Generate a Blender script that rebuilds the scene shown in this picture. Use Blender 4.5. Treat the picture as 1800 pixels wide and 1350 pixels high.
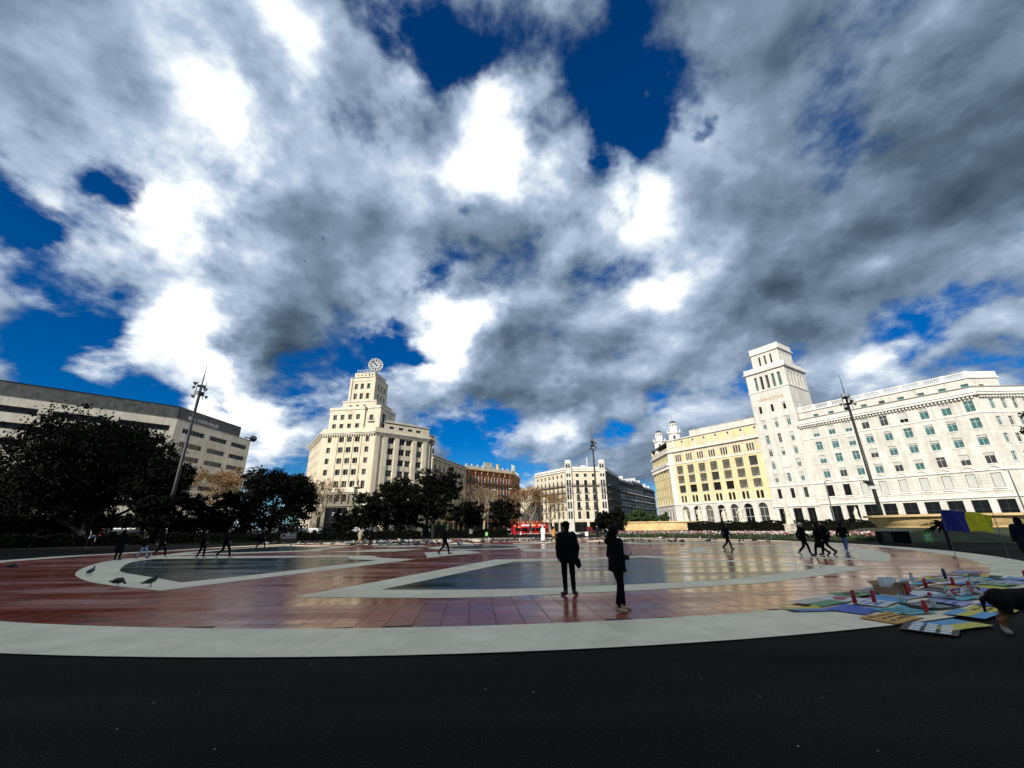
import bpy, bmesh, math, random
import numpy as np
from mathutils import Vector, Matrix

random.seed(7)
for o in list(bpy.data.objects):
    bpy.data.objects.remove(o)
SC = bpy.context.scene
COL = SC.collection
PI = math.pi
R = math.radians

# ------------------------------------------------------------------ camera
CAM_H = 1.7
cam_d = bpy.data.cameras.new('camera')
cam_d.sensor_width = 36.0
cam_d.lens = 36.0 * 705.0 / 1800.0
cam_d.clip_start = 0.05
cam_d.clip_end = 6000.0
cam = bpy.data.objects.new('camera', cam_d)
COL.objects.link(cam)
cam.matrix_world = (Matrix.Translation((0, 0, CAM_H)) @ Matrix.Rotation(R(90 + 19.597), 4, 'X')
                    @ Matrix.Rotation(R(-0.6), 4, 'Z'))
SC.camera = cam

# ------------------------------------------------------------------ light
SUN_EL = R(25.0)
SUN_AZ = math.atan2(-0.5, -0.866)          # compass-like: x = sin, y = cos (towards the sun)
sun_vec = Vector((math.sin(SUN_AZ) * math.cos(SUN_EL), math.cos(SUN_AZ) * math.cos(SUN_EL), math.sin(SUN_EL)))
sd = bpy.data.lights.new('sun', 'SUN')
sd.energy = 5.0
sd.angle = R(0.55)
sd.color = (1.0, 0.945, 0.85)
so = bpy.data.objects.new('sun', sd)
so.rotation_euler = sun_vec.to_track_quat('Z', 'Y').to_euler()
COL.objects.link(so)

SC.view_settings.view_transform = 'Standard'
SC.view_settings.look = 'None'
SC.view_settings.exposure = 0.0
SC.view_settings.gamma = 1.0
SC.view_settings.use_curve_mapping = False
SC.render.engine = 'CYCLES'
SC.cycles.max_bounces = 5
SC.cycles.diffuse_bounces = 2
SC.cycles.glossy_bounces = 3
SC.cycles.transmission_bounces = 3
SC.cycles.transparent_max_bounces = 4
SC.cycles.use_denoising = True

# ------------------------------------------------------------------ sky
W = bpy.data.worlds.new('World')
SC.world = W
W.use_nodes = True
W.cycles.sampling_method = 'MANUAL'
W.cycles.sample_map_resolution = 256
def build_sky():
    nt = W.node_tree
    nt.nodes.clear()
    N = nt.nodes.new
    L = nt.links.new
    def math_(op, a, b=None, c=None, clamp=False):
        n = N('ShaderNodeMath'); n.operation = op; n.use_clamp = clamp
        for i, v in enumerate((a, b, c)):
            if v is None: continue
            if isinstance(v, (int, float)): n.inputs[i].default_value = v
            else: L(v, n.inputs[i])
        return n.outputs[0]
    def vmath(op, a, b=None, scale=None):
        n = N('ShaderNodeVectorMath'); n.operation = op
        for i, v in enumerate((a, b)):
            if v is None: continue
            if isinstance(v, (tuple, list)): n.inputs[i].default_value = v
            else: L(v, n.inputs[i])
        if scale is not None: n.inputs['Scale'].default_value = scale
        return n.outputs['Value'] if op == 'DOT_PRODUCT' else n.outputs[0]
    def noise(vec, scale, detail, rough, dist=0.0):
        n = N('ShaderNodeTexNoise'); n.noise_dimensions = '3D'
        n.inputs['Scale'].default_value = scale; n.inputs['Detail'].default_value = detail
        n.inputs['Roughness'].default_value = rough; n.inputs['Distortion'].default_value = dist
        L(vec, n.inputs['Vector']); return n
    tc = N('ShaderNodeTexCoord').outputs['Generated']
    wn = noise(tc, 5.0, 4, 0.6)
    wv = vmath('SCALE', vmath('SUBTRACT', wn.outputs['Color'], (0.5, 0.5, 0.5)), scale=0.22)
    dw = vmath('NORMALIZE', vmath('ADD', tc, wv))
    sep = N('ShaderNodeSeparateXYZ'); L(tc, sep.inputs[0])
    zz = math_('ADD', math_('MAXIMUM', sep.outputs[2], 0.0), 0.42)
    comb = N('ShaderNodeCombineXYZ')
    L(math_('DIVIDE', sep.outputs[0], zz), comb.inputs[0])
    L(math_('DIVIDE', sep.outputs[1], zz), comb.inputs[1])
    comb.inputs[2].default_value = 3.7
    p = comb.outputs[0]
    n1 = noise(p, 3.0, 10, 0.59, 0.1).outputs['Fac']
    n1s = noise(vmath('ADD', p, (-0.04, -0.065, 0.0)), 3.0, 5, 0.48, 0.1).outputs['Fac']
    n2 = noise(vmath('ADD', p, (11.0, 5.0, 2.0)), 1.9, 5, 0.5, 0.2).outputs['Fac']
    n3 = noise(vmath('ADD', p, (31.0, 15.0, 9.0)), 9.0, 5, 0.55, 0.2).outputs['Fac']
    # (azimuth from straight ahead, elevation, radius) in degrees, coverage, brightness
    spots = SKY_SPOTS
    cov = math_('ADD', math_('MULTIPLY', n1, 2.1), -0.505)
    bri = math_('ADD', math_('MULTIPLY', math_('SUBTRACT', n1, n1s), 1.5),
                math_('ADD', math_('MULTIPLY', math_('SUBTRACT', n2, 0.5), 1.05),
                      math_('ADD', math_('MULTIPLY', math_('SUBTRACT', n3, 0.5), 0.20), 0.555)))
    tex = math_('MINIMUM', math_('MAXIMUM', math_('ADD', math_('MULTIPLY_ADD', n1, 3.4, -1.05), math_('MULTIPLY', n3, 0.55)), 0.05), 1.5)
    for az, el, rad, ca, ba in spots:
        d = (math.sin(R(az)) * math.cos(R(el)), math.cos(R(az)) * math.cos(R(el)), math.sin(R(el)))
        k = 2.0 / (R(rad) ** 2)
        dot = vmath('DOT_PRODUCT', dw, d)
        g = math_('EXPONENT', math_('MULTIPLY_ADD', dot, k, -k))
        if ca: cov = math_('MULTIPLY_ADD', g, ca * 0.82, cov)
        if ba > 0: bri = math_('MULTIPLY_ADD', math_('MULTIPLY', g, tex), ba, bri)
        elif ba: bri = math_('MULTIPLY_ADD', g, ba, bri)
    mr = N('ShaderNodeMapRange'); mr.interpolation_type = 'SMOOTHSTEP'
    mr.inputs['From Min'].default_value = 0.32; mr.inputs['From Max'].default_value = 0.60
    L(cov, mr.inputs['Value'])
    alpha = mr.outputs[0]
    ramp = N('ShaderNodeValToRGB')
    stops = [(0.0, (0.045, 0.07, 0.105)), (0.22, (0.10, 0.148, 0.21)), (0.45, (0.225, 0.305, 0.42)),
             (0.66, (0.47, 0.58, 0.74)), (0.84, (0.92, 0.98, 1.03)), (1.0, (1.35, 1.34, 1.30))]
    cr = ramp.color_ramp
    while len(cr.elements) < len(stops): cr.elements.new(0.5)
    for e, (pp, c) in zip(cr.elements, stops):
        e.position = pp; e.color = (*c, 1)
    L(bri, ramp.inputs[0])
    sky = N('ShaderNodeTexSky'); sky.sky_type = 'NISHITA'; sky.sun_disc = False
    sky.sun_elevation = SUN_EL; sky.sun_rotation = SUN_AZ
    sky.altitude = 100; sky.air_density = 1.0; sky.dust_density = 0.0; sky.ozone_density = 5.0
    hs = N('ShaderNodeHueSaturation'); hs.inputs['Saturation'].default_value = 1.45
    hs.inputs['Value'].default_value = 0.80
    L(sky.outputs[0], hs.inputs['Color'])
    tint = N('ShaderNodeMix'); tint.data_type = 'RGBA'; tint.blend_type = 'MULTIPLY'; tint.inputs[0].default_value = 1.0
    L(hs.outputs[0], tint.inputs[6]); tint.inputs[7].default_value = (0.52, 1.0, 1.30, 1)
    b1 = N('ShaderNodeBackground'); b1.inputs['Strength'].default_value = 0.085
    L(tint.outputs[2], b1.inputs['Color'])
    b2 = N('ShaderNodeBackground'); b2.inputs['Strength'].default_value = 1.0
    L(ramp.outputs[0], b2.inputs['Color'])
    mx = N('ShaderNodeMixShader')
    L(alpha, mx.inputs[0]); L(b1.outputs[0], mx.inputs[1]); L(b2.outputs[0], mx.inputs[2])
    out = N('ShaderNodeOutputWorld'); L(mx.outputs[0], out.inputs[0])
SKY_SPOTS = [
    (-19.1, 59.4, 5.1, -0.4, 0),
    (-11.1, 56.9, 3.8, -0.3, 0),
    (-4.2, 60.6, 3.7, -0.2, 0),
    (22.1, 51.3, 3.9, -0.34, 0),
    (18.7, 54.7, 2.6, -0.2, 0),
    (14.2, 56.9, 3.2, -0.3, 0),
    (23.0, 58.0, 2.7, -0.2, 0),
    (8.2, 59.9, 4.3, -0.24, 0),
    (26.4, 49.2, 2.6, -0.3, 0),
    (-51.7, 32.8, 3.5, -0.44, 0),
    (-55.4, 23.6, 4.1, -0.46, 0),
    (-49.4, 16.9, 4.2, -0.4, 0),
    (-52.9, 14.5, 2.6, -0.3, 0),
    (-59.5, 36.6, 2.1, -0.22, -0.1),
    (-45.1, 13.6, 3.2, -0.26, 0),
    (-12.5, 33.9, 4.2, -0.4, 0),
    (-18.0, 23.2, 2.6, -0.45, 0),
    (-8.3, 43.1, 1.9, -0.36, 0),
    (34.2, 45.4, 1.5, -0.36, 0),
    (-18.0, 30.9, 2.3, -0.25, 0),
    (-1.7, 11.5, 4.8, -0.26, 0),
    (-8.3, 12.7, 3.6, -0.2, 0),
    (52.1, 19.1, 2.4, -0.26, 0),
    (47.5, 19.1, 2.0, -0.18, 0),
    (-29.7, 8.6, 3.5, -0.2, 0.138),
    (-34.5, 12.2, 4.0, 0.12, 0.345),
    (-26.9, 16.0, 3.7, 0.1, 0.115),
    (15.3, 48.4, 2.1, -0.3, 0),
    (49.1, 17.0, 2.2, -0.2, 0),
    (22.1, 38.6, 1.8, -0.2, 0),
    (-1.2, 50.1, 6.1, 0.3, 0.759),
    (-8.0, 47.4, 3.2, 0.12, 0.23),
    (-44.2, 44.2, 3.5, 0.25, 0.46),
    (-45.9, 33.4, 3.6, 0.25, 0.46),
    (-40.7, 22.7, 5.1, 0.25, 0.437),
    (-40.0, 54.0, 4.5, 0.2, 0.345),
    (-46.3, 25.6, 2.7, 0.08, 0.172),
    (-37.4, 17.8, 3.3, 0.15, 0.368),
    (-41.2, 38.5, 3.7, 0.1, 0.23),
    (-9.9, 28.6, 5.1, 0.2, 0.483),
    (-12.2, 23.3, 3.6, 0.16, 0.345),
    (23.7, 30.7, 2.7, 0.15, 0.517),
    (21.6, 40.4, 3.6, 0.15, 0.46),
    (55.4, 39.4, 4.6, 0.2, 0.23),
    (36.6, 51.7, 3.6, 0.1, 0.138),
    (46.9, 15.3, 4.0, 0.2, 0.276),
    (7.0, 13.8, 3.2, 0.15, 0.345),
    (-2.6, 28.9, 3.2, 0.1, 0.287),
    (-33.5, 36.1, 7.4, 0.2, -0.24),
    (-32.0, 22.5, 7.0, 0.2, -0.28),
    (-43.0, 49.5, 9.1, 0.12, 0.161),
    (-51.5, 38.8, 6.5, 0.1, 0.115),
    (-41.2, 17.6, 6.3, 0.1, 0.069),
    (10.1, 39.0, 9.0, 0.1, 0.092),
    (42.9, 32.1, 11.6, 0.22, -0.13),
    (35.7, 23.8, 11.4, 0.2, -0.12),
    (4.2, 17.5, 12.0, 0.12, -0.14),
    (57.1, 28.6, 8.8, 0.2, -0.16),
    (61.4, 40.0, 6.8, 0.2, -0.22),
    (43.5, 52.0, 7.2, 0.2, -0.06),
    (-61.4, 41.0, 6.4, 0.2, -0.16),
    (-56.7, 31.5, 4.0, 0.1, -0.08),
    (-23.2, 37.3, 5.8, 0.2, -0.06),
    (9.2, 28.5, 8.7, 0.18, -0.08),
    (21.0, 20.9, 9.1, 0.18, -0.12),
]
build_sky()

# ------------------------------------------------------------------ materials
MATS = {}
def mat(name, col, rough=0.8, var=0.12, scale=1.5, bump=0.0, bscale=12.0, metal=0.0, spec=0.5, island=0.0,
        brick=None, col2=None, coat=0.0, detail=5, emit=None):
    m = bpy.data.materials.new(name); m.use_nodes = True
    nt = m.node_tree; N = nt.nodes.new; L = nt.links.new
    b = nt.nodes['Principled BSDF']
    b.inputs['Roughness'].default_value = rough
    b.inputs['Metallic'].default_value = metal
    b.inputs['Specular IOR Level'].default_value = spec
    if coat: b.inputs['Coat Weight'].default_value = coat; b.inputs['Coat Roughness'].default_value = 0.08
    src = N('ShaderNodeTexCoord').outputs['Object']
    c = None
    if var or col2:
        n = N('ShaderNodeTexNoise'); n.inputs['Scale'].default_value = scale; n.inputs['Detail'].default_value = detail
        n.inputs['Roughness'].default_value = 0.62
        L(src, n.inputs['Vector'])
        r = N('ShaderNodeValToRGB')
        c1 = [max(0, v * (1 - var)) for v in col]; c2 = [min(1, v * (1 + var)) for v in (col2 or col)]
        r.color_ramp.elements[0].position = 0.32; r.color_ramp.elements[1].position = 0.68
        r.color_ramp.elements[0].color = (*c1, 1); r.color_ramp.elements[1].color = (*c2, 1)
        L(n.outputs['Fac'], r.inputs[0]); c = r.outputs[0]
    hgt = None
    if brick:
        bw, bh, mort, depth = brick
        sp = N('ShaderNodeSeparateXYZ'); L(src, sp.inputs[0])
        cb = N('ShaderNodeCombineXYZ'); L(sp.outputs[0], cb.inputs[0]); L(sp.outputs[2], cb.inputs[1])
        bt = N('ShaderNodeTexBrick'); bt.inputs['Scale'].default_value = 1.0
        bt.inputs['Brick Width'].default_value = bw; bt.inputs['Row Height'].default_value = bh
        bt.inputs['Mortar Size'].default_value = mort
        bt.inputs['Color1'].default_value = (1, 1, 1, 1); bt.inputs['Color2'].default_value = (0.90, 0.90, 0.89, 1)
        bt.inputs['Mortar'].default_value = (0.72, 0.70, 0.68, 1)
        L(cb.outputs[0], bt.inputs['Vector'])
        mm = N('ShaderNodeMix'); mm.data_type = 'RGBA'; mm.blend_type = 'MULTIPLY'; mm.inputs[0].default_value = 1.0
        if c: L(c, mm.inputs[6])
        else: mm.inputs[6].default_value = (*col, 1)
        L(bt.outputs['Color'], mm.inputs[7]); c = mm.outputs[2]
        # rain streaks running down the wall
        mp_ = N('ShaderNodeMapping'); mp_.inputs['Scale'].default_value = (1.3, 1.3, 0.10); L(src, mp_.inputs[0])
        sn = N('ShaderNodeTexNoise'); sn.inputs['Scale'].default_value = 1.0; sn.inputs['Detail'].default_value = 6; sn.inputs['Roughness'].default_value = 0.65; L(mp_.outputs[0], sn.inputs['Vector'])
        sr = N('ShaderNodeValToRGB'); sr.color_ramp.elements[0].position = 0.30; sr.color_ramp.elements[1].position = 0.56
        sr.color_ramp.elements[0].color = (0.76, 0.73, 0.67, 1); sr.color_ramp.elements[1].color = (1, 1, 1, 1); L(sn.outputs['Fac'], sr.inputs[0])
        m2 = N('ShaderNodeMix'); m2.data_type = 'RGBA'; m2.blend_type = 'MULTIPLY'; m2.inputs[0].default_value = 1.0
        L(c, m2.inputs[6]); L(sr.outputs[0], m2.inputs[7]); c = m2.outputs[2]
    if island:
        g = N('ShaderNodeNewGeometry')
        hv = N('ShaderNodeHueSaturation')
        mp = N('ShaderNodeMapRange'); mp.inputs['To Min'].default_value = 1 - island; mp.inputs['To Max'].default_value = 1 + island
        L(g.outputs['Random Per Island'], mp.inputs[0]); L(mp.outputs[0], hv.inputs['Value'])
        if c: L(c, hv.inputs['Color'])
        else: hv.inputs['Color'].default_value = (*col, 1)
        c = hv.outputs[0]
    if c: L(c, b.inputs['Base Color'])
    else: b.inputs['Base Color'].default_value = (*col, 1)
    if bump:
        n2 = N('ShaderNodeTexNoise'); n2.inputs['Scale'].default_value = bscale; n2.inputs['Detail'].default_value = 6
        L(src, n2.inputs['Vector'])
        bp = N('ShaderNodeBump'); bp.inputs['Strength'].default_value = bump; bp.inputs['Distance'].default_value = 0.02
        L(n2.outputs['Fac'], bp.inputs['Height']); L(bp.outputs[0], b.inputs['Normal'])
    MATS[name] = m
    return m

def wet(name, col, r0, r1, var, scale, streak=0.35, bump=0.06, spec=0.5, island=0.0):
    """wet stone: base colour with wear, roughness that changes between damp film and drier patches"""
    m = bpy.data.materials.new(name); m.use_nodes = True
    nt = m.node_tree; N = nt.nodes.new; L = nt.links.new
    b = nt.nodes['Principled BSDF']; b.inputs['Specular IOR Level'].default_value = spec
    tc = N('ShaderNodeNewGeometry').outputs['Position']
    n = N('ShaderNodeTexNoise'); n.inputs['Scale'].default_value = scale; n.inputs['Detail'].default_value = 8
    n.inputs['Roughness'].default_value = 0.7; L(tc, n.inputs['Vector'])
    r = N('ShaderNodeValToRGB'); r.color_ramp.elements[0].position = 0.3; r.color_ramp.elements[1].position = 0.7
    r.color_ramp.elements[0].color = (*[v * (1 - var) for v in col], 1)
    r.color_ramp.elements[1].color = (*[v * (1 + var) for v in col], 1)
    L(n.outputs['Fac'], r.inputs[0])
    c = r.outputs[0]
    if island:
        g = N('ShaderNodeNewGeometry'); hv = N('ShaderNodeHueSaturation')
        oi = N('ShaderNodeObjectInfo')
        ad = N('ShaderNodeMath'); ad.operation = 'ADD'; L(g.outputs['Random Per Island'], ad.inputs[0]); L(oi.outputs['Random'], ad.inputs[1])
        fr = N('ShaderNodeMath'); fr.operation = 'FRACT'; L(ad.outputs[0], fr.inputs[0])
        mp = N('ShaderNodeMapRange'); mp.inputs['To Min'].default_value = 1 - island; mp.inputs['To Max'].default_value = 1 + island
        L(fr.outputs[0], mp.inputs[0]); L(mp.outputs[0], hv.inputs['Value']); L(c, hv.inputs['Color']); c = hv.outputs[0]
    L(c, b.inputs['Base Color'])
    mpn = N('ShaderNodeMapping'); mpn.inputs['Scale'].default_value = (0.16, 0.9, 1); L(tc, mpn.inputs[0])
    n2 = N('ShaderNodeTexNoise'); n2.inputs['Scale'].default_value = streak; n2.inputs['Detail'].default_value = 7
    n2.inputs['Roughness'].default_value = 0.62; L(mpn.outputs[0], n2.inputs['Vector'])
    mr = N('ShaderNodeMapRange'); mr.inputs['From Min'].default_value = 0.38; mr.inputs['From Max'].default_value = 0.64
    mr.inputs['To Min'].default_value = r0; mr.inputs['To Max'].default_value = r1
    L(n2.outputs['Fac'], mr.inputs[0]); L(mr.outputs[0], b.inputs['Roughness'])
    n3 = N('ShaderNodeTexNoise'); n3.inputs['Scale'].default_value = 22; n3.inputs['Detail'].default_value = 4; L(tc, n3.inputs['Vector'])
    bp = N('ShaderNodeBump'); bp.inputs['Strength'].default_value = bump; bp.inputs['Distance'].default_value = 0.006
    L(n3.outputs['Fac'], bp.inputs['Height']); L(bp.outputs[0], b.inputs['Normal'])
    MATS[name] = m
    return m

M_asphalt = wet('asphalt', (0.0078, 0.0072, 0.0058), 0.75, 1.0, 0.8, 55.0, 0.5, 0.9, 0.04)
def specks(m):
    nt = m.node_tree; N = nt.nodes.new; L = nt.links.new; b = nt.nodes['Principled BSDF']
    old = b.inputs['Base Color'].links[0].from_socket
    v = N('ShaderNodeTexNoise'); v.inputs['Scale'].default_value = 95; v.inputs['Detail'].default_value = 2
    L(N('ShaderNodeNewGeometry').outputs['Position'], v.inputs['Vector'])
    r = N('ShaderNodeValToRGB'); r.color_ramp.elements[0].position = .58; r.color_ramp.elements[1].position = .72
    L(v.outputs['Fac'], r.inputs[0])
    mx = N('ShaderNodeMix'); mx.data_type = 'RGBA'; L(r.outputs[0], mx.inputs[0]); L(old, mx.inputs[6]); mx.inputs[7].default_value = (.075, .072, .062, 1)
    L(mx.outputs[2], b.inputs['Base Color'])
specks(M_asphalt)
M_road = mat('street_asphalt', (0.05, 0.05, 0.05), 0.85, 0.3, 0.6, 0.2, 20)
M_grout = mat('grout', (0.06, 0.03, 0.028), 0.8, 0.2)
M_red = wet('red_granite', (0.31, 0.058, 0.030), 0.11, 0.34, 0.36, 3.0, 0.8, 0.12, 0.30, 0.18)
M_band = wet('pale_granite', (0.86, 0.745, 0.50), 0.45, 0.75, 0.20, 0.9, 0.6, 0.35, 0.25)
M_teal = wet('dark_granite', (0.006, 0.024, 0.020), 0.12, 0.30, 0.4, 2.0, 0.8, 0.12, 0.26)
M_stone_w = mat('white_stone', (0.75, 0.72, 0.64), 0.85, 0.13, 0.22, 0.15, 6, brick=(1.6, 0.6, 0.012, 0.1))
M_weathered_shaded = mat('weathered_shaded_base_stone', (0.24, 0.22, 0.165), 0.9, 0.3, 0.5, 0.3, 5, brick=(1.5, 0.75, 0.03, 0.1))  # grey weathered stone, with the lower floors' shade put into its colour
M_mast = mat('dark_mast_steel', (0.03, 0.031, 0.032), 0.5, 0.2, metal=0.3)
M_stone_trim = mat('white_trim', (0.78, 0.75, 0.68), 0.8, 0.14, 0.5, 0.1, 8)
M_stone_c = mat('cream_stone', (0.76, 0.67, 0.50), 0.85, 0.12, 0.25, 0.15, 6, brick=(1.4, 0.55, 0.012, 0.1))
M_cream_trim = mat('cream_trim', (0.66, 0.60, 0.48), 0.8, 0.22, 0.6, 0.1, 8)
M_yellow = mat('yellow_render', (0.82, 0.69, 0.38), 0.85, 0.10, 0.3, 0.1, 5, brick=(60, 60, 0.0, 0.1))
M_ochre = mat('ochre_stone', (0.66, 0.42, 0.17), 0.8, 0.25, 0.35, 0.2, 4, col2=(0.74, 0.55, 0.28))
M_orange = mat('red_brick', (0.42, 0.13, 0.05), 0.85, 0.25, 1.0, brick=(0.5, 0.2, 0.02, 0.1))
M_golden = mat('golden_stone', (0.60, 0.42, 0.20), 0.85, 0.25, 0.5)
M_beige = mat('beige_stone', (0.80, 0.73, 0.59), 0.85, 0.12, 0.25, 0.1, 4, brick=(2.4, 0.9, 0.014, 0.1))
M_darkroof = mat('slate_cladding', (0.10, 0.105, 0.095), 0.7, 0.5, 0.6, 0.4, 2, brick=(1.2, 1.2, 0.03, 0.1))
M_roof = mat('roof_felt', (0.16, 0.15, 0.14), 0.9, 0.2)
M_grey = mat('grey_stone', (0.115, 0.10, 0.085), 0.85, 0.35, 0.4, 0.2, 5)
M_glass = mat('dark_glass', (0.008, 0.009, 0.011), 0.12, 0.3, 0.6, spec=0.22)
M_glass2 = mat('grey_glass', (0.055, 0.055, 0.052), 0.12, 0.5, 0.7, spec=0.35)
M_glass3 = mat('curtained_glass', (0.15, 0.14, 0.11), 0.18, 0.55, 0.9, spec=0.4)
M_teal_g = mat('teal_curtain_glass', (0.065, 0.165, 0.16), 0.12, 0.4, 0.9, spec=0.5)
M_shutter = mat('white_shutter', (0.82, 0.80, 0.74), 0.7, 0.1, 1.0)
M_row = mat('shade_toned_render', (0.07, 0.062, 0.052), 0.9, 0.4, 0.4)  # shade on the receding street row is put into this wall colour
M_blind = mat('roller_blind', (0.55, 0.55, 0.49), 0.6, 0.06, 0.8)
M_frame_d = mat('dark_frame', (0.035, 0.030, 0.026), 0.5, 0.2)
M_frame_w = mat('white_frame', (0.60, 0.60, 0.56), 0.6, 0.1)
M_frame_g = mat('green_frame', (0.05, 0.15, 0.145), 0.5, 0.2)
M_iron = mat('black_iron', (0.018, 0.018, 0.019), 0.45, 0.2, metal=0.3)
M_steel = mat('galvanised_steel', (0.16, 0.165, 0.165), 0.5, 0.15, metal=0.7)
M_lamp = mat('floodlight_housing', (0.03, 0.03, 0.032), 0.5, 0.2)
M_lens = mat('lamp_lens', (0.5, 0.5, 0.5), 0.2, 0.0)
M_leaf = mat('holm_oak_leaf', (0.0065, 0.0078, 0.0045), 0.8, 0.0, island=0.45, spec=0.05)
M_leaf2 = mat('green_leaf', (0.038, 0.062, 0.018), 0.7, 0.0, island=0.5, spec=0.2)
M_brown = mat('brown_leaf', (0.24, 0.13, 0.05), 0.8, 0.0, island=0.5, spec=0.2)
M_bark = mat('dark_bark', (0.012, 0.010, 0.009), 0.9, 0.3, 3, 0.4, 10)
M_plane_bark = mat('plane_bark', (0.36, 0.29, 0.18), 0.9, 0.35, 2.5, 0.3, 8)
M_grass = mat('grass_blades', (0.045, 0.07, 0.018), 0.9, 0.3, 2.0, island=0.4, spec=0.2)
M_soil = mat('lawn_base', (0.035, 0.045, 0.016), 0.95, 0.4, 1.5)
M_skin = mat('skin', (0.42, 0.24, 0.16), 0.55, 0.06, 8)
M_black = mat('black_cloth', (0.005, 0.005, 0.0055), 0.9, 0.2, 10, 0.3, 25, spec=0.1)
M_navy = mat('navy_cloth', (0.008, 0.009, 0.018), 0.9, 0.2, 10, spec=0.1)
M_jean = mat('blue_denim', (0.10, 0.19, 0.34), 0.9, 0.2, 10, spec=0.1)
M_pale = mat('pale_blue_cloth', (0.30, 0.40, 0.62), 0.9, 0.2, 10, spec=0.1)
M_whitec = mat('white_cloth', (0.80, 0.79, 0.76), 0.9, 0.06, 10, spec=0.1)
M_camel = mat('camel_wool', (0.50, 0.24, 0.08), 0.9, 0.15, 10, spec=0.1)
M_hair = mat('dark_hair', (0.006, 0.005, 0.005), 0.9, 0.3, 30, spec=0.08)
M_shoe = mat('beige_suede', (0.50, 0.36, 0.22), 0.8, 0.15, 10)
M_shoe_w = mat('white_leather', (0.62, 0.62, 0.60), 0.6, 0.1)
M_shoe_b = mat('black_leather', (0.012, 0.012, 0.012), 0.5, 0.2)
M_plinth = mat('statue_stone', (0.66, 0.60, 0.46), 0.85, 0.3, 1.2, 0.3, 6)

# ------------------------------------------------------------------ mesh helpers
class MB:
    def __init__(s):
        s.v = []; s.f = []; s.m = []
    def add(s, vs, fs, m=0):
        o = len(s.v); s.v += [tuple(v) for v in vs]
        for f in fs: s.f.append(tuple(i + o for i in f)); s.m.append(m)
    def quad(s, a, b, c, d, m=0): s.add([a, b, c, d], [(0, 1, 2, 3)], m)
    def box(s, x0, x1, y0, y1, z0, z1, m=0):
        s.add([(x0, y0, z0), (x1, y0, z0), (x1, y1, z0), (x0, y1, z0), (x0, y0, z1), (x1, y0, z1), (x1, y1, z1), (x0, y1, z1)],
              [(0, 3, 2, 1), (4, 5, 6, 7), (0, 1, 5, 4), (1, 2, 6, 5), (2, 3, 7, 6), (3, 0, 4, 7)], m)
    def prism(s, poly, z0, z1, m=0):
        n = len(poly)
        s.add([(x, y, z0) for x, y in poly] + [(x, y, z1) for x, y in poly],
              [tuple(range(n - 1, -1, -1)), tuple(range(n, 2 * n))] + [(i, (i + 1) % n, n + (i + 1) % n, n + i) for i in range(n)], m)
    def tube(s, pts, rad, n=6, m=0, cap=True):
        pts = [Vector(p) for p in pts]
        if isinstance(rad, (int, float)): rad = [rad] * len(pts)
        o = len(s.v)
        for i, p in enumerate(pts):
            d = (pts[min(i + 1, len(pts) - 1)] - pts[max(i - 1, 0)])
            d = d.normalized() if d.length > 1e-9 else Vector((0, 0, 1))
            a = d.cross(Vector((0, 0, 1))) if abs(d.z) < 0.95 else d.cross(Vector((1, 0, 0)))
            a.normalize(); b = d.cross(a)
            for k in range(n):
                t = 2 * PI * k / n
                s.v.append(tuple(p + (a * math.cos(t) + b * math.sin(t)) * rad[i]))
        for i in range(len(pts) - 1):
            for k in range(n):
                s.f.append((o + i * n + k, o + i * n + (k + 1) % n, o + (i + 1) * n + (k + 1) % n, o + (i + 1) * n + k)); s.m.append(m)
        if cap:
            s.f.append(tuple(o + k for k in range(n - 1, -1, -1))); s.m.append(m)
            e = o + (len(pts) - 1) * n
            s.f.append(tuple(e + k for k in range(n))); s.m.append(m)
    def lathe(s, prof, n=24, cx=0, cy=0, m=0, cap=True):
        o = len(s.v)
        for r, z in prof:
            for k in range(n):
                t = 2 * PI * k / n
                s.v.append((cx + r * math.cos(t), cy + r * math.sin(t), z))
        for i in range(len(prof) - 1):
            for k in range(n):
                s.f.append((o + i * n + k, o + i * n + (k + 1) % n, o + (i + 1) * n + (k + 1) % n, o + (i + 1) * n + k)); s.m.append(m)
        if cap:
            s.f.append(tuple(o + k for k in range(n - 1, -1, -1))); s.m.append(m)
            e = o + (len(prof) - 1) * n
            s.f.append(tuple(e + k for k in range(n))); s.m.append(m)
    def mesh(s, name, mats, smooth=False):
        me = bpy.data.meshes.new(name)
        me.from_pydata(s.v, [], s.f)
        for x in (mats if isinstance(mats, (list, tuple)) else [mats]): me.materials.append(x)
        if any(s.m): me.polygons.foreach_set('material_index', s.m)
        if smooth: me.polygons.foreach_set('use_smooth', [True] * len(me.polygons))
        me.update()
        return me

def obj(name, me, parent=None, loc=(0, 0, 0), rotz=0.0, scale=None):
    """loc is in world metres; parents stay unrotated unless local placement is wanted"""
    o = bpy.data.objects.new(name, me)
    COL.objects.link(o)
    if parent is not None:
        o.parent = parent
        pl = parent.get('_base', (0, 0, 0))
        loc = (loc[0] - pl[0], loc[1] - pl[1], loc[2] - pl[2])
    o.location = loc
    o.rotation_euler = (0, 0, rotz)
    if scale: o.scale = scale if isinstance(scale, (tuple, list)) else (scale,) * 3
    return o
def sub(name, me, parent, loc=(0, 0, 0), rotz=0.0):
    """child in the parent's own frame"""
    o = bpy.data.objects.new(name, me)
    COL.objects.link(o); o.parent = parent; o.location = loc; o.rotation_euler = (0, 0, rotz)
    return o
def tag(o, label, cat=None, group=None, kind=None):
    if label: o['label'] = label
    if cat: o['category'] = cat
    if group: o['group'] = group
    if kind: o['kind'] = kind
    return o
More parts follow.
